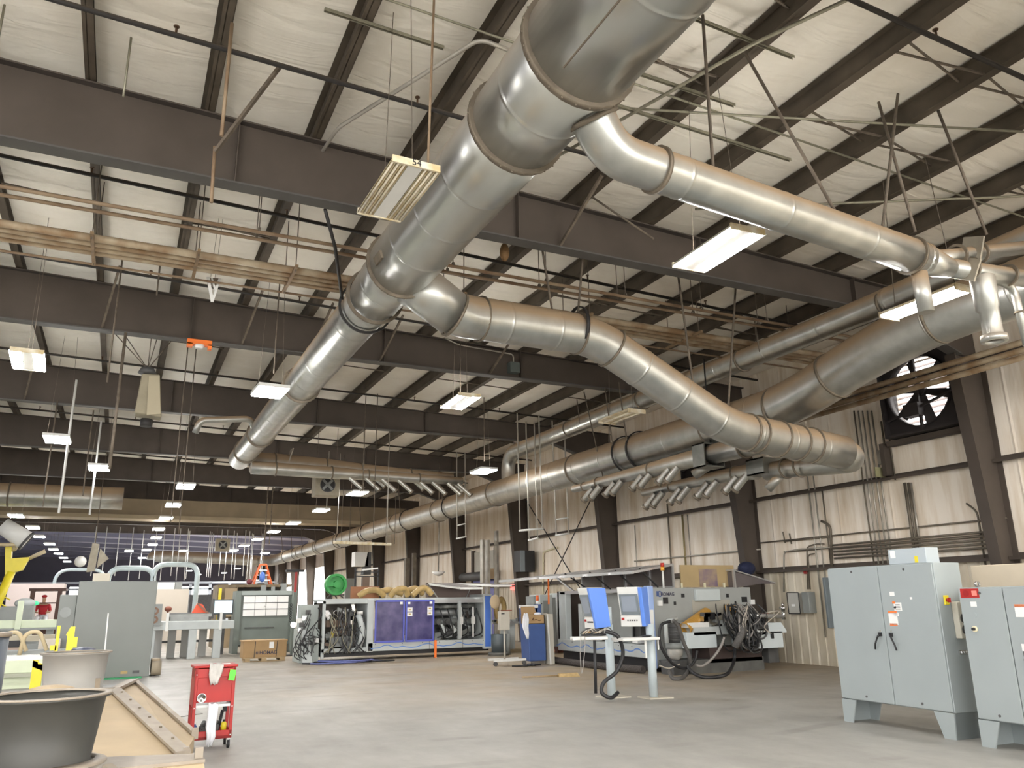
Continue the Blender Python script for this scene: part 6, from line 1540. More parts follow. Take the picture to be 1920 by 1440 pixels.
o = M().tube(cat_path([(8.1, 12.95, 1.2), (8.3, 12.85, 1.1), (8.42, 12.9, .8), (8.3, 12.95, .5), (8.05, 13.0, .32), (8.0, 13.0, .15), (8.15, 12.95, .06), (8.4, 13.1, .12)], 8), .035, 12).build('corrugated_hose', blackm); tag(o, 'thick black hose looping down from the left terminal to its foot', 'hose')
p = P('y', 13.0, 1117, 1300); q = P('y', 13.0, 1115, 1205)
o = M().cyl((p.x, 13.0, max(p.z, .005)), (q.x, 13.0, 1.05), .028, n=12).build('black_tube', blackm); tag(o, 'straight black tube hanging under the left terminal tray', 'tube')

# ============================================================ BLUE KIOSK, STAND, BROOM
ks = thing('control_kiosk', 'dark blue kiosk with a tilted cream side plate and a cardboard box on top', 'kiosk', (10.9, 21.5, 0))
bk = mat('kiosk_blue', (.05, .1, .28), .5, 0, .1, 4)
M().hexa([(10.78, 21.35, .1), (11.32, 21.35, .1), (11.35, 21.9, .1), (10.8, 21.9, .1), (10.72, 21.3, 1.12), (11.28, 21.3, 1.12), (11.35, 21.9, 1.12), (10.75, 21.9, 1.12)]).build('front', bk, ks, .02, 2)
M().prism([(11.38, 21.25, 0), (11.38, 22.0, 0), (11.38, 22.0, 1.2), (11.38, 21.6, 1.4), (11.38, 21.3, 1.38)], (.16, .0, 0)).build('side_plate', mat('kiosk_cream', (.5, .47, .4), .5), ks)
M().bar((11.4, 21.24, 0), (11.34, 21.26, 1.38), .03, .03).build('white_edge', white_p, ks)
M().box(10.85, 11.35, 21.9, 22.1, 1.1, 1.56).build('upper_back', bk, ks); M().box(10.8, 11.35, 21.85, 22.05, 1.56, 1.64).build('pale_lip', white_p, ks)
M().hexa([(10.85, 21.4, 0), (11.3, 21.4, 0), (11.3, 21.85, 0), (10.85, 21.85, 0), (10.85, 21.4, .1), (11.3, 21.4, .1), (11.3, 21.85, .1), (10.85, 21.85, .1)]).build('foot', chrome, ks)
sl = thing('signal_lamp', 'small red and amber signal lamp on the blue kiosk', 'lamp', (11.4, 21.95, 1.5)); M().box(11.3, 11.48, 21.9, 22.05, 1.3, 1.66).build('lamp_base', bk, sl); M().cyl((11.39, 21.97, 1.66), (11.39, 21.97, 1.76), .045, n=12).build('white_ring', whitem, sl); M().cyl((11.39, 21.97, 1.76), (11.39, 21.97, 1.92), .045, n=12).build('red_lens', mat('lens_orange', (.8, .15, .04), .3), sl)
cbx = thing('cardboard_box', 'small open cardboard box with brown scrawl sitting on the blue kiosk', 'box', (11, 21.5, 1.12))
M().box(10.73, 11.27, 21.32, 21.34, 1.125, 1.36).box(10.73, 11.27, 21.75, 21.77, 1.125, 1.36).box(10.73, 10.75, 21.32, 21.77, 1.125, 1.36).box(11.25, 11.27, 21.32, 21.77, 1.125, 1.36).box(10.73, 11.27, 21.32, 21.77, 1.125, 1.135).build('carton', kraft, cbx)
M().hexa([(10.75, 21.77, 1.36), (11.25, 21.77, 1.36), (11.25, 21.79, 1.36), (10.75, 21.79, 1.36), (10.78, 21.85, 1.6), (11.22, 21.85, 1.6), (11.22, 21.87, 1.6), (10.78, 21.87, 1.6)]).build('flap', kraft, cbx)
M().tube(cat_path([(10.85, 21.31, 1.2), (10.92, 21.31, 1.3), (10.9, 21.31, 1.22), (11.0, 21.31, 1.24), (11.1, 21.31, 1.2), (11.15, 21.31, 1.23)], 4), .008, 5).build('scrawl', mat('scrawl_brown', (.12, .05, .02), .6), cbx)
cloth('rag', 'white cloth hanging at the left side of the blue kiosk', cl, [(0, 0, 1.42, .06), (0, 0, 1.25, .1), (-.02, 0, 1.05, .1), (.03, 0, .85, .07), (.05, 0, .72, .03)], .1, (10.66, 21.3, 0))
m_ = M().sph((11.15, 21.5, 1.39), .09, 1.3, 1, .5); simple('rag', 'crumpled white rag in the cardboard box on the kiosk', 'cloth', m_, cl)
st = thing('pedestal_box', 'cream control box on a thin wheeled pedestal left of the blue kiosk', 'control box', (10.2, 21.8, 0))
M().box(10.06, 10.36, 21.75, 21.95, .96, 1.48).build('box', mat('kiosk_cream', (0, 0, 0)), st, .01, 2); M().box(10.09, 10.19, 21.74, 21.75, 1.4, 1.43).build('slot', blackm, st)
M().cyl((10.23, 21.85, .15), (10.23, 21.85, .96), .03, n=10).build('pole', mat('kiosk_cream', (0, 0, 0)), st); M().box(9.75, 10.75, 21.5, 21.58, .12, .18).box(9.8, 10.75, 22.0, 22.08, .12, .18).build('base_bar', white_p, st)
for x in (9.8, 10.7): M().cyl((x, 21.52, .06), (x, 21.57, .06), .06, n=14).build('wheel', dgrey, st)
M().bx((10.3, 21.85, 1.5), (.3, .15, .03)).build('red_top', mat('rust_brown', (0, 0, 0)), st); M().sph((10.1, 22.2, 1.75), .17, 1, .3, 1.2).build('brown_disc', tanp, st)
br_ = thing('broom', 'push broom lying on the dusty floor before the right machine', 'broom', (9.5, 17.7, 0))
M().cyl((8.8, 17.84, .03), (9.7, 17.7, .03), .016, n=8).build('handle', wood, br_); M().hexa([(9.68, 17.62, .0), (10.15, 17.45, 0), (10.2, 17.6, 0), (9.7, 17.78, 0), (9.7, 17.64, .07), (10.1, 17.48, .09), (10.12, 17.58, .09), (9.72, 17.76, .07)]).build('bristles', mat('straw', (.5, .36, .17), .8, 0, .3, 10), br_)
m_ = M()
for k in range(6): m_.tube(cat_path([(10.1 + k * .1, 21.1, .02), (10.3 + k * .08, 20.95 - .05 * (k % 3), .03), (10.7, 21.0 + .06 * k, .03), (11.0, 21.1, .02)], 4), .02, 6)
simple('cable_heap', 'heap of black cables on the floor at the foot of the blue kiosk', 'cables', m_, blackm)
# bins and bench beside the blue door machine
bn = thing('waste_bin', 'dark grey cylindrical bin right of the blue door machine', 'bin', (12.4, 25.9, 0), 'bins by the blue door machine'); p = P('y', 25.9, 935, 1200); M().lathe((p.x, 25.9, 0), [(0, .1), (.24, .1), (.27, .68), (.25, .68), (.22, .14), (0, .14)], 20).build('bin_body', mat('bin_slate', (.09, .11, .12), .5), bn); M().cyl((p.x, 25.9, 0), (p.x, 25.9, .1), .36, n=20).build('bin_foot', mat('pallet_grey', (0, 0, 0)), bn)
bn = thing('waste_bin', 'slimmer grey tube bin beside the cylindrical bin', 'bin', (12.9, 25.9, 0), 'bins by the blue door machine'); p = P('y', 25.9, 948, 1200); M().lathe((p.x + .05, 25.9, 0), [(0, 0), (.11, 0), (.12, .68), (.1, .68), (.09, .1), (0, .1)], 16).build('bin_body', mgrey, bn)
wbn = thing('work_bench', 'cluttered steel bench between the two machines', 'bench', (13.3, 27.5, 0))
M().box(12.3, 14.6, 27.2, 28.0, .98, 1.04).build('top', mat('silver_bar', (0, 0, 0)), wbn); M().box(14.0, 14.12, 27.0, 27.1, .0, 1.6).build('dark_post', dgrey, wbn); M().box(12.9, 13.2, 27.3, 27.9, 0, .98).box(13.9, 14.1, 27.3, 27.9, 0, .98).build('leg_block', ltgrey, wbn); M().box(12.5, 14.5, 26.9, 27.6, .0, .1).build('pallet', tanp, wbn)
for k in range(9): simple('bench_part', 'small machine part lying on the steel bench, %s from the left' % ORD[k], 'part', M().bx((12.45 + k * .24, 27.4, 1.045 + .04 + .02 * (k % 3)), (.15, .2, .08 + .04 * (k % 3))), (dgrey, blackm, cw, mgrey)[k % 4], 'parts on the steel bench')
# grey cabinets between kiosk and right machine
gc = thing('control_cabinet', 'tall pale grey control cabinet with a window behind the blue kiosk', 'cabinet', (14, 25, 0))
a = P('y', 25, 1012, 1115); b_ = P('y', 25, 1038, 1200); M().box(a.x, b_.x, 25, 25.8, .3, a.z).build('body', ltgrey, gc, .01); M().box(a.x + .12, a.x + .32, 24.985, 25, a.z - .65, a.z - .2).build('window', mgrey, gc); M().cyl((a.x + .06, 24.98, a.z - .3), (a.x + .06, 25, a.z - .3), .02, n=8).build('lock', blackm, gc)
M().box(a.x, b_.x, 25.1, 25.7, 0, .3).build('plinth', dgrey, gc); M().box(b_.x + .0, b_.x + .12, 25, 25.8, .3, a.z - .1).build('side_vent', mgrey, gc)
gc = thing('control_cabinet', 'square grey cabinet left of the tall windowed cabinet', 'cabinet', (13.3, 25.3, 0)); a = P('y', 25.3, 999, 1118); b_ = P('y', 25.3, 1013, 1147); M().box(a.x, b_.x, 25.3, 25.9, .0, b_.z).box(a.x + .03, b_.x, 25.3, 25.9, b_.z, a.z).build('body', mgrey, gc)
gc = thing('control_cabinet', 'wide pale ribbed cabinet between the windowed cabinet and the right machine', 'cabinet', (14.9, 26, 0)); a = P('y', 25.6, 1045, 1112); b_ = P('y', 25.6, 1065, 1200); M().box(a.x, b_.x + .4, 25.6, 26.3, .2, a.z).build('body', ltgrey, gc, .01); M().box(a.x, b_.x + .4, 25.7, 26.2, 0, .2).build('plinth', redm if False else mat('rust_brown', (0, 0, 0)), gc)
# ============================================================ RIGHT WALL FITTINGS
WF = WX - .08
def wx(px, py, x=WF): return P('x', x, px, py)
ck = [0]
def wpipe(pts, r, lab, m=rodl, rad=.12, x=WF):
    q = [wx(a, b, x) if not isinstance(a, V) else a for a, b in pts]
    q = [V((x, p.y, p.z)) for p in q]
    o = M().tube(arcpath(q, rad, 5) if len(q) > 2 else q, r, 8).build('conduit', m)
    return tag(o, lab, 'conduit', 'conduits on the right wall')
con_d = mat('dark_conduit', (.2, .17, .13), .55, .4, .3, 4)
con_l = mat('steel_conduit', (.45, .42, .36), .4, .5, .25, 4)
def vline(pxt, pyt, pyb, r, lab, m=con_l, x=WF):
    a = wx(pxt, pyt, x); zb_ = None
    # find z at which this vertical reaches row pyb
    lo, hi = -2.0, 9.0
    C_ = CR.transposed()
    def row(z):
        c = C_ @ (V((x, a.y, z)) - V((0, 0, H))); return 720 + FPX * (c.y / c.z)
    for _ in range(40):
        mid = (lo + hi) / 2
        if row(mid) > pyb: lo = mid
        else: hi = mid
    o = M().tube([(x, a.y, a.z), (x, a.y, max(lo, 0))], r, 8).build('conduit', m)
    return tag(o, lab, 'conduit', 'conduits on the right wall')
for i, (px, pt, pb, r, m) in enumerate(((1511, 868, 1195, .022, con_l), (1522, 868, 1160, .02, con_l), (1541, 915, 1062, .02, con_d), (1601, 770, 1100, .02, con_d), (1609, 770, 1100, .02, con_l), (1617, 770, 1100, .02, con_l), (1626, 770, 1100, .022, con_l), (1634, 770, 1100, .022, con_l), (1652, 790, 900, .025, con_d), (1663, 790, 900, .02, con_d), (1696, 905, 1050, .035, con_d), (1703, 905, 1050, .03, con_d), (1708, 905, 1050, .025, con_l))):
    vline(px, pt, pb, r, 'vertical conduit on the right wall between the first and second column, %s from the left' % ORD[i], m)
for i, (px, pt, pb, r) in enumerate(((1190, 985, 1100, .02), (1251, 945, 1090, .03), (1279, 965, 1090, .035), (1289, 965, 1075, .02))):
    vline(px, pt, pb, r, 'vertical pipe on the wall above the right machine, %s from the left' % ORD[i], (con_l, con_d, mat('brass_pipe', (.3, .24, .12), .5, .3), con_l)[i])
for i, (a, b, r) in enumerate((((1425, 1018), (1890, 985), .02), ((1470, 1015), (1560, 1010), .02), ((1425, 1072), (1545, 1064), .02), ((1470, 1035), (1870, 1000), .018))):
    p, q = wx(*a), wx(*b); z = (p.z + q.z) / 2
    o = M().tube([(WF, p.y, p.z), (WF, q.y, p.z)], r, 8).build('conduit', con_d); tag(o, 'horizontal conduit between the first and second wall column, %s one' % ORD[i], 'conduit', 'conduits on the right wall')
for k in range(5):
    z = 2.72 + k * .085
    o = M().tube([(WF - .05, 11.2, z), (WF - .05, 15.6, z)], .025, 8).build('conduit', con_d); tag(o, 'conduit in the stacked horizontal run above the right cabinet, %s from the bottom' % ORD[k], 'conduit', 'conduits on the right wall')
wpipe([(1470, 1110), (1470, 1035), (1500, 1030), (1560, 1026)], .022, 'bent conduit dropping to the pale wall box', con_l)
wpipe([(1515, 1105), (1513, 1025), (1530, 1020), (1545, 1020)], .022, 'bent conduit dropping to the grey wall box, outer one', con_d)
wpipe([(1519, 1105), (1515, 1040), (1527, 1038)], .018, 'bent conduit dropping to the grey wall box, inner one', con_d)
wpipe([(1560, 1062), (1557, 985), (1540, 977)], .035, 'thick gooseneck conduit above the left side of the cabinet', con_d, .3)
wpipe([(1848, 1060), (1832, 958), (1812, 944)], .022, 'thin gooseneck conduit on the wall above the cream enclosure', con_d, .3)
wpipe([(1018, 1190), (1018, 1035), (1045, 1026)], .04, 'cream gooseneck pipe beside the third column', mat('cream', (0, 0, 0)), .2)
wpipe([(1190, 1052), (1425, 1030)], .022, 'long thin pipe on the wall above the right machine')
for i, (px, py0, py1) in enumerate(((1468, 997, 1018), (1480, 1000, 1020))):
    a, b_ = wx(px, py0), wx(px + 4, py1); o = M().bar(a, b_, .03, .03).build('wall_bracket', con_d); tag(o, 'short dark upright bracket on the wall, %s one' % ('left', 'right')[i], 'bracket')
def wbox(name, lab, r, d, m, cat='electrical box', parts=None):
    a, b = wx(r[0], r[1], WX - d), wx(r[2], r[3], WX - d)
    y0, y1, z0, z1 = min(a.y, b.y), max(a.y, b.y), min(a.z, b.z), max(a.z, b.z)
    t = thing(name, lab, cat, (WX - d, y0, z0))
    M().box(WX - d, WX - .04, y0, y1, z0, z1).build('body', m, t, .01)
    return t, y0, y1, z0, z1
t, y0, y1, z0, z1 = wbox('wall_box', 'pale wall box with a dark frame and paper notice right of the right machine', (1476, 1112, 1500, 1150), .25, mat('box_pale', (.5, .49, .45), .5))
M().box(WX - .255, WX - .25, y0 - .02, y1 + .02, z0 - .02, z0).box(WX - .255, WX - .25, y0 - .02, y1 + .02, z1, z1 + .02).box(WX - .255, WX - .25, y0 - .03, y0, z0, z1).box(WX - .255, WX - .25, y1, y1 + .03, z0, z1).build('frame', blackm, t)
M().box(WX - .256, WX - .25, y0 + .15, y1 - .12, z0 + .18, z1 - .3).build('notice', whitem, t)
t, y0, y1, z0, z1 = wbox('wall_box', 'mid grey wall box between the pale box and the cabinet', (1502, 1110, 1519, 1150), .3, mgrey)
t, y0, y1, z0, z1 = wbox('wall_panel', 'tall blue-grey panel on the wall partly hidden by the left of the cabinet', (1541, 1083, 1556, 1178), .3, mat('panel_slate', (.14, .17, .19), .5))
t, y0, y1, z0, z1 = wbox('alarm_box', 'small red alarm box on the right wall', (1505, 1065, 1513, 1076), .12, redm, 'alarm')
t, y0, y1, z0, z1 = wbox('exit_sign', 'small red exit sign on the wall beyond the third column', (957, 1096, 965, 1106), .12, mat('exit_red', (.7, .08, .06), .4, emit=(1, .12, .1), estr=1.2), 'sign')
text('EXIT', (WX - .125, (y0 + y1) / 2, (z0 + z1) / 2), (z1 - z0) * .55, TX, whitem, t, 'sign_lettering', .001)
t, y0, y1, z0, z1 = wbox('junction_box', 'pale junction box high on the wall under the exhaust fan', (1642, 845, 1660, 868), .15, con_l)
M().box(WX - .4, WX - .1, y0 + .1, y1 - .1, z0 - .35, z0 - .1).build('yellow_label_box', mat('label_olive', (.35, .33, .18), .6), t)
# speaker-like black box on third column, and unit boxes
c3 = thing('column_box', 'black box with grey side fixed to the third wall column', 'box', (16.0, 33.2, 3.4))
a, b_ = P('y', 32.6, 976, 1032), P('y', 32.6, 1003, 1072); M().box(a.x, b_.x, 32.6, 33.3, b_.z, a.z).build('body', blackm, c3); M().box(a.x - .02, a.x + .2, 32.58, 32.6, b_.z, a.z).build('front', mat('bezel_grey', (0, 0, 0)), c3)
# blue roll door with header
rd = thing('roll_door', 'violet-blue roll-up door with dark header between the third and fourth columns', 'door', (WX - .1, 36, 0))
a, b_ = wx(890, 1085), wx(930, 1085); M().box(WX - .16, WX - .05, min(a.y, b_.y), max(a.y, b_.y), 0, 2.9).build('door_leaf', mat('roll_door_blue', (.14, .14, .36), .5, 0, .1, 3), rd)
a2, b2 = wx(876, 1070), wx(936, 1058); M().cyl((WX - .35, a2.y, 3.05), (WX - .35, b2.y, 3.05), .22, n=16).build('roller', dgrey, rd); M().bx((WX - .5, b2.y + .2, 3.1), (.3, .5, .5)).build('motor', tanp, rd)
M().box(WX - .2, WX - .04, b_.y - .2, b_.y, 0, 4.4).box(WX - .2, WX - .04, a.y, a.y + .2, 0, 4.4).build('side_frame', steel, rd); M().box(WX - .1, WX - .06, b_.y, a.y, 3.3, 4.3).build('upper_panel', mat('recess_tan', (0, 0, 0)), rd)
# cross bracing rods between third and second column
for i, (y0, z0, y1, z1) in enumerate(((26.5, 6.4, 33.35, .4), (33.35, 6.4, 26.5, .4))):
    o = M().tube([(WX - .35 + .07 * i, y0, z0), (WX - .35 + .07 * i, y1, z1)], .022, 6).build('cross_brace', blackiron); tag(o, 'long diagonal brace rod crossing the wall bay behind the right machine, %s one' % ('first', 'second')[i], 'brace')
# bowl lamp, wall heater, small fittings further back
t = thing('wall_lamp', 'white bowl lamp on a pipe in front of the fourth wall bay', 'lamp', (14.5, 36, 3))
p = P('y', 38, 822, 1072); M().lathe((p.x, 38, p.z), [(0, -.22), (.2, -.16), (.34, 0), (.32, 0), (.18, -.12), (0, -.18)], 20).build('bowl', white_p, t); M().cyl((p.x, 38, p.z), (p.x, 38, 7.4), .03, n=8).build('pipe', con_l, t)
t = thing('wall_heater', 'white heater box with dark funnel high on the far wall bay', 'heater', (15, 55, 4)); a, b_ = P('y', 50, 666, 1035), P('y', 50, 696, 1062); M().box(a.x, b_.x - .2, 50, 50.8, b_.z, a.z).build('body', white_p, t); M().hexa([(b_.x - .5, 50, b_.z - .5), (b_.x, 50, b_.z - .5), (b_.x, 50.6, b_.z - .5), (b_.x - .5, 50.6, b_.z - .5), (b_.x - .25, 50, a.z), (b_.x, 50, a.z), (b_.x, 50.6, a.z), (b_.x - .25, 50.6, a.z)]).build('funnel', dgrey, t)
# pale grey box column beside left post_stand
for i, (px, y, w, z1, m) in enumerate(((648, 60, .7, 3.6, mgrey), (760, 45.5, .25, 4.3, con_d), (774, 45.5, .2, 4.6, con_d), (905, 35, .12, 4.6, con_l), (915, 35, .12, 4.6, con_l), (932, 34.5, .1, 5, con_l))):
    p = P('y', y, px, 1100); o = M().box(p.x, p.x + w, y, y + .3, 0, z1).build('wall_post', m); tag(o, 'upright post or duct standing before the far right wall, %s from the left' % ORD[i], 'post', 'uprights before the far right wall')
# louvred exhaust fans high in the wall
def exfan(lab, ya, yb, za, zb_, bright):
    t = thing('exhaust_fan', lab, 'fan', (WX, (ya + yb) / 2, (za + zb_) / 2))
    yc, zc = (ya + yb) / 2, (za + zb_) / 2; R = min(yb - ya, zb_ - za) / 2 - .08
    fm_ = mat('fan_dark', (.03, .025, .025), .6)
    M().box(WX - .55, WX, ya - .06, ya, za - .06, zb_ + .06).box(WX - .55, WX, yb, yb + .06, za - .06, zb_ + .06).box(WX - .55, WX, ya, yb, za - .06, za).box(WX - .55, WX, ya, yb, zb_, zb_ + .06).build('housing', fm_, t)
    pts = []
    m_ = M(); n = 32
    for k in range(n):
        a0, a1 = 2 * PI * k / n, 2 * PI * (k + 1) / n
        def e(a):
            s = max(abs(math.cos(a)), abs(math.sin(a))); return (WX - .4, yc + math.cos(a) / s * (yb - ya) / 2, zc + math.sin(a) / s * (zb_ - za) / 2)
        m_.face([(WX - .4, yc + math.cos(a0) * R, zc + math.sin(a0) * R), (WX - .4, yc + math.cos(a1) * R, zc + math.sin(a1) * R), e(a1), e(a0)])
    m_.build('orifice_plate', fm_, t)
    M().ring((WX - .5, yc, zc), (WX - .3, yc, zc), R - .02, R, 36).build('venturi', fm_, t)
    for k in range(6):
        a = 2 * PI * k / 6 + .3; c, s = math.cos(a), math.sin(a)
        M().hexa([(WX - .42, yc + c * .12 - s * .07, zc + s * .12 + c * .07), (WX - .42, yc + c * R * .93 - s * .12, zc + s * R * .93 + c * .12), (WX - .34, yc + c * R * .93 + s * .12, zc + s * R * .93 - c * .12), (WX - .34, yc + c * .12 + s * .07, zc + s * .12 - c * .07), (WX - .41, yc + c * .12 - s * .07, zc + s * .12 + c * .07), (WX - .41, yc + c * R * .93 - s * .12, zc + s * R * .93 + c * .12), (WX - .33, yc + c * R * .93 + s * .12, zc + s * R * .93 - c * .12), (WX - .33, yc + c * .12 + s * .07, zc + s * .12 - c * .07)]).build('blade', fm_, t)
    M().cyl((WX - .45, yc, zc), (WX - .3, yc, zc), .14, n=16).build('hub', fm_, t); M().bx((WX - .5, yc + .15, zc - .45), (.25, .4, .3)).build('motor', fm_, t)
    M().box(WX - .53, WX - .47, yc - .03, yc + .03, za, zb_).bar((WX - .5, ya, zc - .2), (WX - .5, yb, zc - .6), .06, .05).build('motor_rail', fm_, t)
    n = 14
    for k in range(n):
        z = za + (zb_ - za) * (k + .5) / n
        M().hexa([(WX + .02, ya, z - .05), (WX + .12, ya, z + .03), (WX + .12, yb, z + .03), (WX + .02, yb, z - .05), (WX + .02, ya, z - .04), (WX + .12, ya, z + .04), (WX + .12, yb, z + .04), (WX + .02, yb, z - .04)] if bright else [(WX + .02, ya, z - .06), (WX + .05, ya, z + .06), (WX + .05, yb, z + .06), (WX + .02, yb, z - .06), (WX + .03, ya, z - .06), (WX + .06, ya, z + .06), (WX + .06, yb, z + .06), (WX + .03, yb, z - .06)]).build('louvre_slat', mat('louvre_pink', (.5, .4, .38), .5) if bright else mgrey, t)
exfan('big louvred exhaust fan with daylight behind it, high on the right wall', 11.25, 13.15, 5.5, 7.35, True)
exfan('louvred exhaust fan in shade behind the sloping branch duct', 19.2, 21.2, 5.6, 7.3, False)
M_ = M().box(WX - .3, WX - .06, 10.95, 13.4, 5.3, 5.42); o = M_.build('fan_shelf', steel); tag(o, 'dark steel sill under the bright exhaust fan', 'sill')
o = M().box(WX - .3, WX - .06, 13.5, 13.62, 4.6, 5.4).build('fan_post', steel); tag(o, 'short dark upright under the left corner of the bright exhaust fan', 'post')
# pair of yellowish pipes along the wall crossing before the fan
for i, z in enumerate((6.05, 6.2, 5.92)):
    o = M().tube([(14.6, 3.5, z + .05), (14.6, 15.2, z)], .06, 12).build('wall_pipe', pipe_t); tag(o, 'rusty cream pipe running along the wall before the exhaust fan, %s one' % ('middle', 'top', 'bottom')[i], 'pipe', 'pipes before the exhaust fan')

# ============================================================ HANGING FITTINGS UNDER THE ROOF
def uheater(lab, c, s, rz=0):
    t = thing('unit_heater', lab, 'heater', c, 'hanging unit heaters', rz)
    M().box(-.5 * s, .5 * s, -.35 * s, .35 * s, -.45 * s, .45 * s).build('casing', fan_m, t, .02, world=False)
    M().ring((0, -.36 * s, 0), (0, -.33 * s, 0), .28 * s, .31 * s, 24).build('fan_ring', dgrey, t, world=False); M().cyl((0, -.352 * s, 0), (0, -.351 * s, 0), .28 * s, n=24).build('fan_opening', blackm, t, world=False)
    for k in range(4):
        a = PI / 4 + k * PI / 2; M().bx((math.cos(a) * .14 * s, -.356 * s, math.sin(a) * .14 * s), (.26 * s, .01, .1 * s), Matrix.Rotation(-a, 3, 'Y')).build('blade', mgrey, t, world=False)
    for x in (-.4, .4): M().tube([(x * s, 0, .45 * s), (x * s, 0, 8.3 - c[2])], .01, 5).build('hanger_rod', rodm, t, world=False)
    return t
p = P('y', 30, 611, 911); uheater('square tan unit heater with fan below the far manifolds', tuple(p), .92)
p = P('y', 60, 417, 1022); uheater('dark square unit heater hanging near the far end', tuple(p), .95)
p = P('y', 37, 170, 1046)
t = thing('unit_heater', 'angled tan heater with white fan hanging above the grey enclosure', 'heater', p)
M().prism([p + V((-.1, 0, -.55)), p + V((.2, 0, -.5)), p + V((.25, 0, .55)), p + V((.0, 0, .6))], (0, .6, 0)).build('casing', fan_m, t); M().prism([p + V((.25, .1, -.4)), p + V((.65, .1, 0)), p + V((.3, .1, .4))], (0, .4, 0)).build('flap', fan_m, t)
M().sph(p + V((-.35, 0, -.15)), .22).build('fan_cap', white_p, t); M().tube([p + V((.1, .2, .5)), V((p.x + .1, p.y + .2, 8.3))], .015, 5).build('hanger_rod', rodm, t)
# tall tan heater body hanging behind second girder
t = thing('unit_heater', 'tall tan box heater hanging from cables behind the second girder', 'heater', (.2, 17.2, 5.8))
y = 19.3; q = [P('y', y, *a) for a in ((266, 700), (300, 702), (303, 782), (252, 774))]
M().prism(q, (0, .45, 0)).build('casing', mat('heater_beige', (.34, .3, .21), .6, 0, .2, 3), t, .02); q2 = [P('y', y - .06, *a) for a in ((279, 705), (299, 705), (301, 776), (275, 778))]; M().prism(q2, (0, .08, 0)).build('front_plate', mat('heater_light', (.42, .37, .26), .6), t)
p = P('y', y - .05, 274, 790); M().cyl(p + V((0, 0, .05)), p + V((0, 0, -.12)), .12, n=14).build('motor', blackiron, t); p = P('y', y, 276, 700); M().lathe(p, [(0, 0), (.2, 0), (.14, .12), (0, .14)], 14).build('cap', dgrey, t)
for dx, dy in ((-.9, 0), (-.6, .3), (.5, .2), (.15, 0), (.0, -.2)): M().tube([p + V((0, 0, .1)), V((p.x + dx, y + dy, 7.9))], .011, 5).build('cable', rodm, t)
# orange lamp housing on second girder
t = thing('emergency_light', 'orange box with white lamp fixed under the second girder', 'lamp', P('y', 18.3, 374, 645))
p = P('y', 18.25, 374, 645); M().box(p.x - .26, p.x + .26, 18.2, 18.36, p.z - .03, p.z + .09).build('housing', orange, t); M().box(p.x - .26, p.x - .14, 18.2, 18.36, p.z - .08, p.z).box(p.x + .18, p.x + .26, 18.2, 18.36, p.z - .1, p.z).build('side_lug', orange, t); M().cyl((p.x, 18.28, p.z - .1), (p.x, 18.28, p.z - .02), .08, .12, 16).build('lamp', whitem, t)
# hanging triangular white sign frame
t = thing('pulley_frame', 'small white triangular frame dangling on wires left of the big duct', 'frame', P('y', 13.5, 403, 540))
a, b_, c_, d_ = [P('y', 14.0, *q) for q in ((390, 520), (412, 522), (398, 566), (404, 545))]
M().bar(a, c_, .05, .04).bar(b_, c_, .04, .03).bar(a + V((.06, 0, 0)), d_, .03, .03).build('frame', white_p, t); M().prism([a, b_, b_ + V((-.03, 0, -.14)), a + V((.1, 0, -.14))], (0, .1, 0)).build('box', mat('box_brownish', (.2, .16, .12), .6), t)
for k in (0, .07): M().tube([b_ + V((-.08 - k, 0, 0)), V((b_.x - .05 - k, 13.8, 8.4))], .004, 4).build('wire', strut, t)
# wasp-nest like bundle by girder
o = M().sph(P('y', 11.5, 946, 473), .1, .85, .85, 1.7).build('wire_bundle', mat('nest_brown', (.2, .11, .04), .7, bump=.6, bscale=12)); tag(o, 'small brown bundle hanging under the first girder right of the big duct', 'bundle')
# diagonal rake pole with hook under first girder
o = M().bar((1.2, 9.2, 8.45), P('y', 9.6, 403, 285), .05, .04).build('steel_angle', rodm); tag(o, 'brown angle bar dropping from a purlin in front of the first girder', 'bar')
o = M().tube([P('y', 9.6, 403, 275), P('y', 9.6, 396, 380)], .022, 8).build('drop_tube', pipe_o); tag(o, 'rusty tube hanging below the brown angle bar', 'tube')
# conveyor-like curved pipe at end of the main duct left side
o = M().tube(arcpath([V((MX - .3, 23.5, MZ)), P('y', 23.2, 470, 785), P('y', 23.2, 375, 788), P('y', 23.3, 366, 812)], .4, 6), .09, 12).build('side_pipe', galv); tag(o, 'small curved pipe leaving the big duct to the left near its far end', 'pipe')
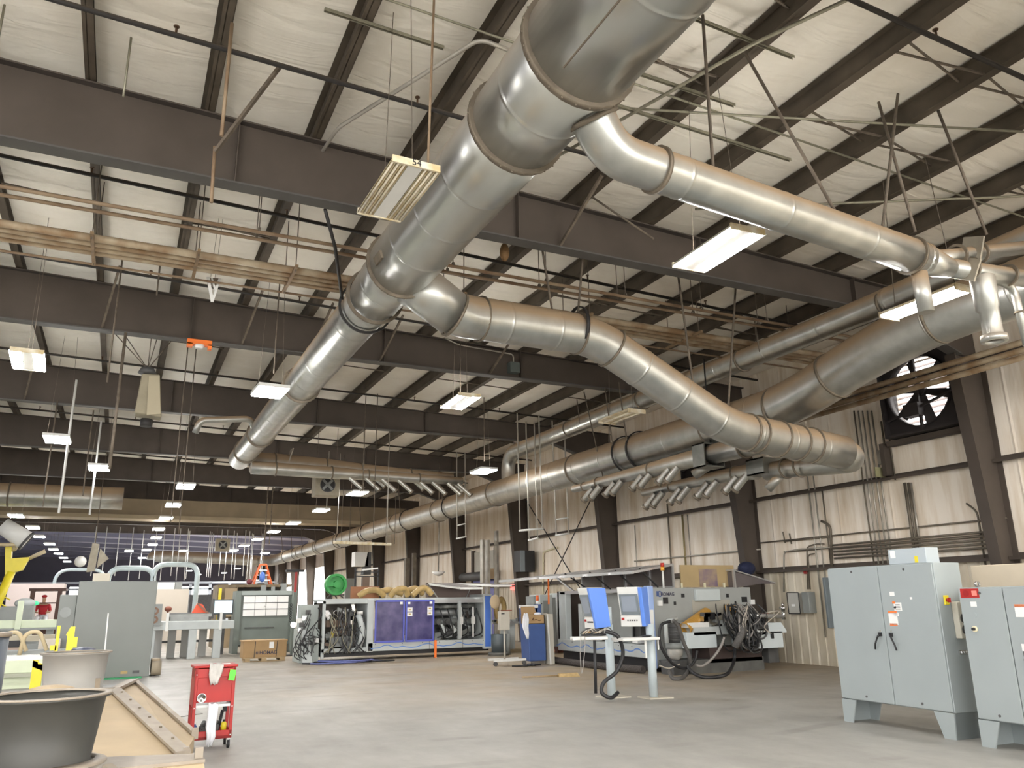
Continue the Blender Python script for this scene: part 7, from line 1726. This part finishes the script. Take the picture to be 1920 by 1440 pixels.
# junction box with painted conduit on second girder
t = thing('junction_box', 'grey junction box on the second girder below the sloping branch', 'box', P('y', 18.4, 963, 690)); p = P('y', 18.4, 963, 690); M().box(p.x - .14, p.x + .14, 18.3, 18.5, p.z - .14, p.z + .14).build('body', mat('fixture_green', (.1, .12, .11), .6), t); M().tube(arcpath([p + V((0, 0, .14)), p + V((0, 0, .38)), p + V((-1.6, 0, .45)), p + V((-2.0, 0, .6))], .1, 5), .02, 6).build('conduit', con_l, t)
o = M().box(-3, 2.2, 86, 86.2, 0, 4.3).build('window_frame_wall', white_p) if False else None
# ============================================================ FAR END
fw = mat('far_white_frame', (.75, .8, .85), .5)
t = thing('glazed_screen', 'bright white framed screen wall at the far end of the hall', 'screen', (5, 100, 0))
for z in (.0, 1.2, 2.6, 3.6, 4.3): M().box(-20, 16.8, 100, 100.3, z, z + .22).build('rail', fw, t)
for k in range(18): M().box(-20 + k * 2.1, -19.7 + k * 2.1, 100, 100.25, 0, 4.4).build('mullion', fw, t)
for k in range(6):
    o = M().box(-19 + k * 5.2, -16.5 + k * 5.2, 92 + k % 3, 95 + k % 3, 0, 2.4 + .3 * (k % 3)).build('stock_rack', (mgrey, dgrey, tanp, bluedk)[k % 4]); tag(o, 'distant block of machinery at the far end, %s from the left' % ORD[k], 'machine')
# ============================================================ WORLD AND RENDER SETTINGS
w = bpy.data.worlds.new('daylight'); SC.world = w; w.use_nodes = True
bg = w.node_tree.nodes['Background']
bg.inputs['Color'].default_value = (1.0, .975, .94, 1)
bg.inputs['Strength'].default_value = 2.9
SC.view_settings.view_transform = 'Standard'
SC.view_settings.look = 'None'
SC.view_settings.gamma = 1
SC.view_settings.use_curve_mapping = False
SC.view_settings.exposure = 1.22
SC.cycles.use_denoising = True
SC.cycles.max_bounces = 6
SC.cycles.diffuse_bounces = 4
SC.cycles.glossy_bounces = 4
SC.cycles.sample_clamp_indirect = 4
SC.cycles.use_adaptive_sampling = True
SC.cycles.adaptive_threshold = 0.035
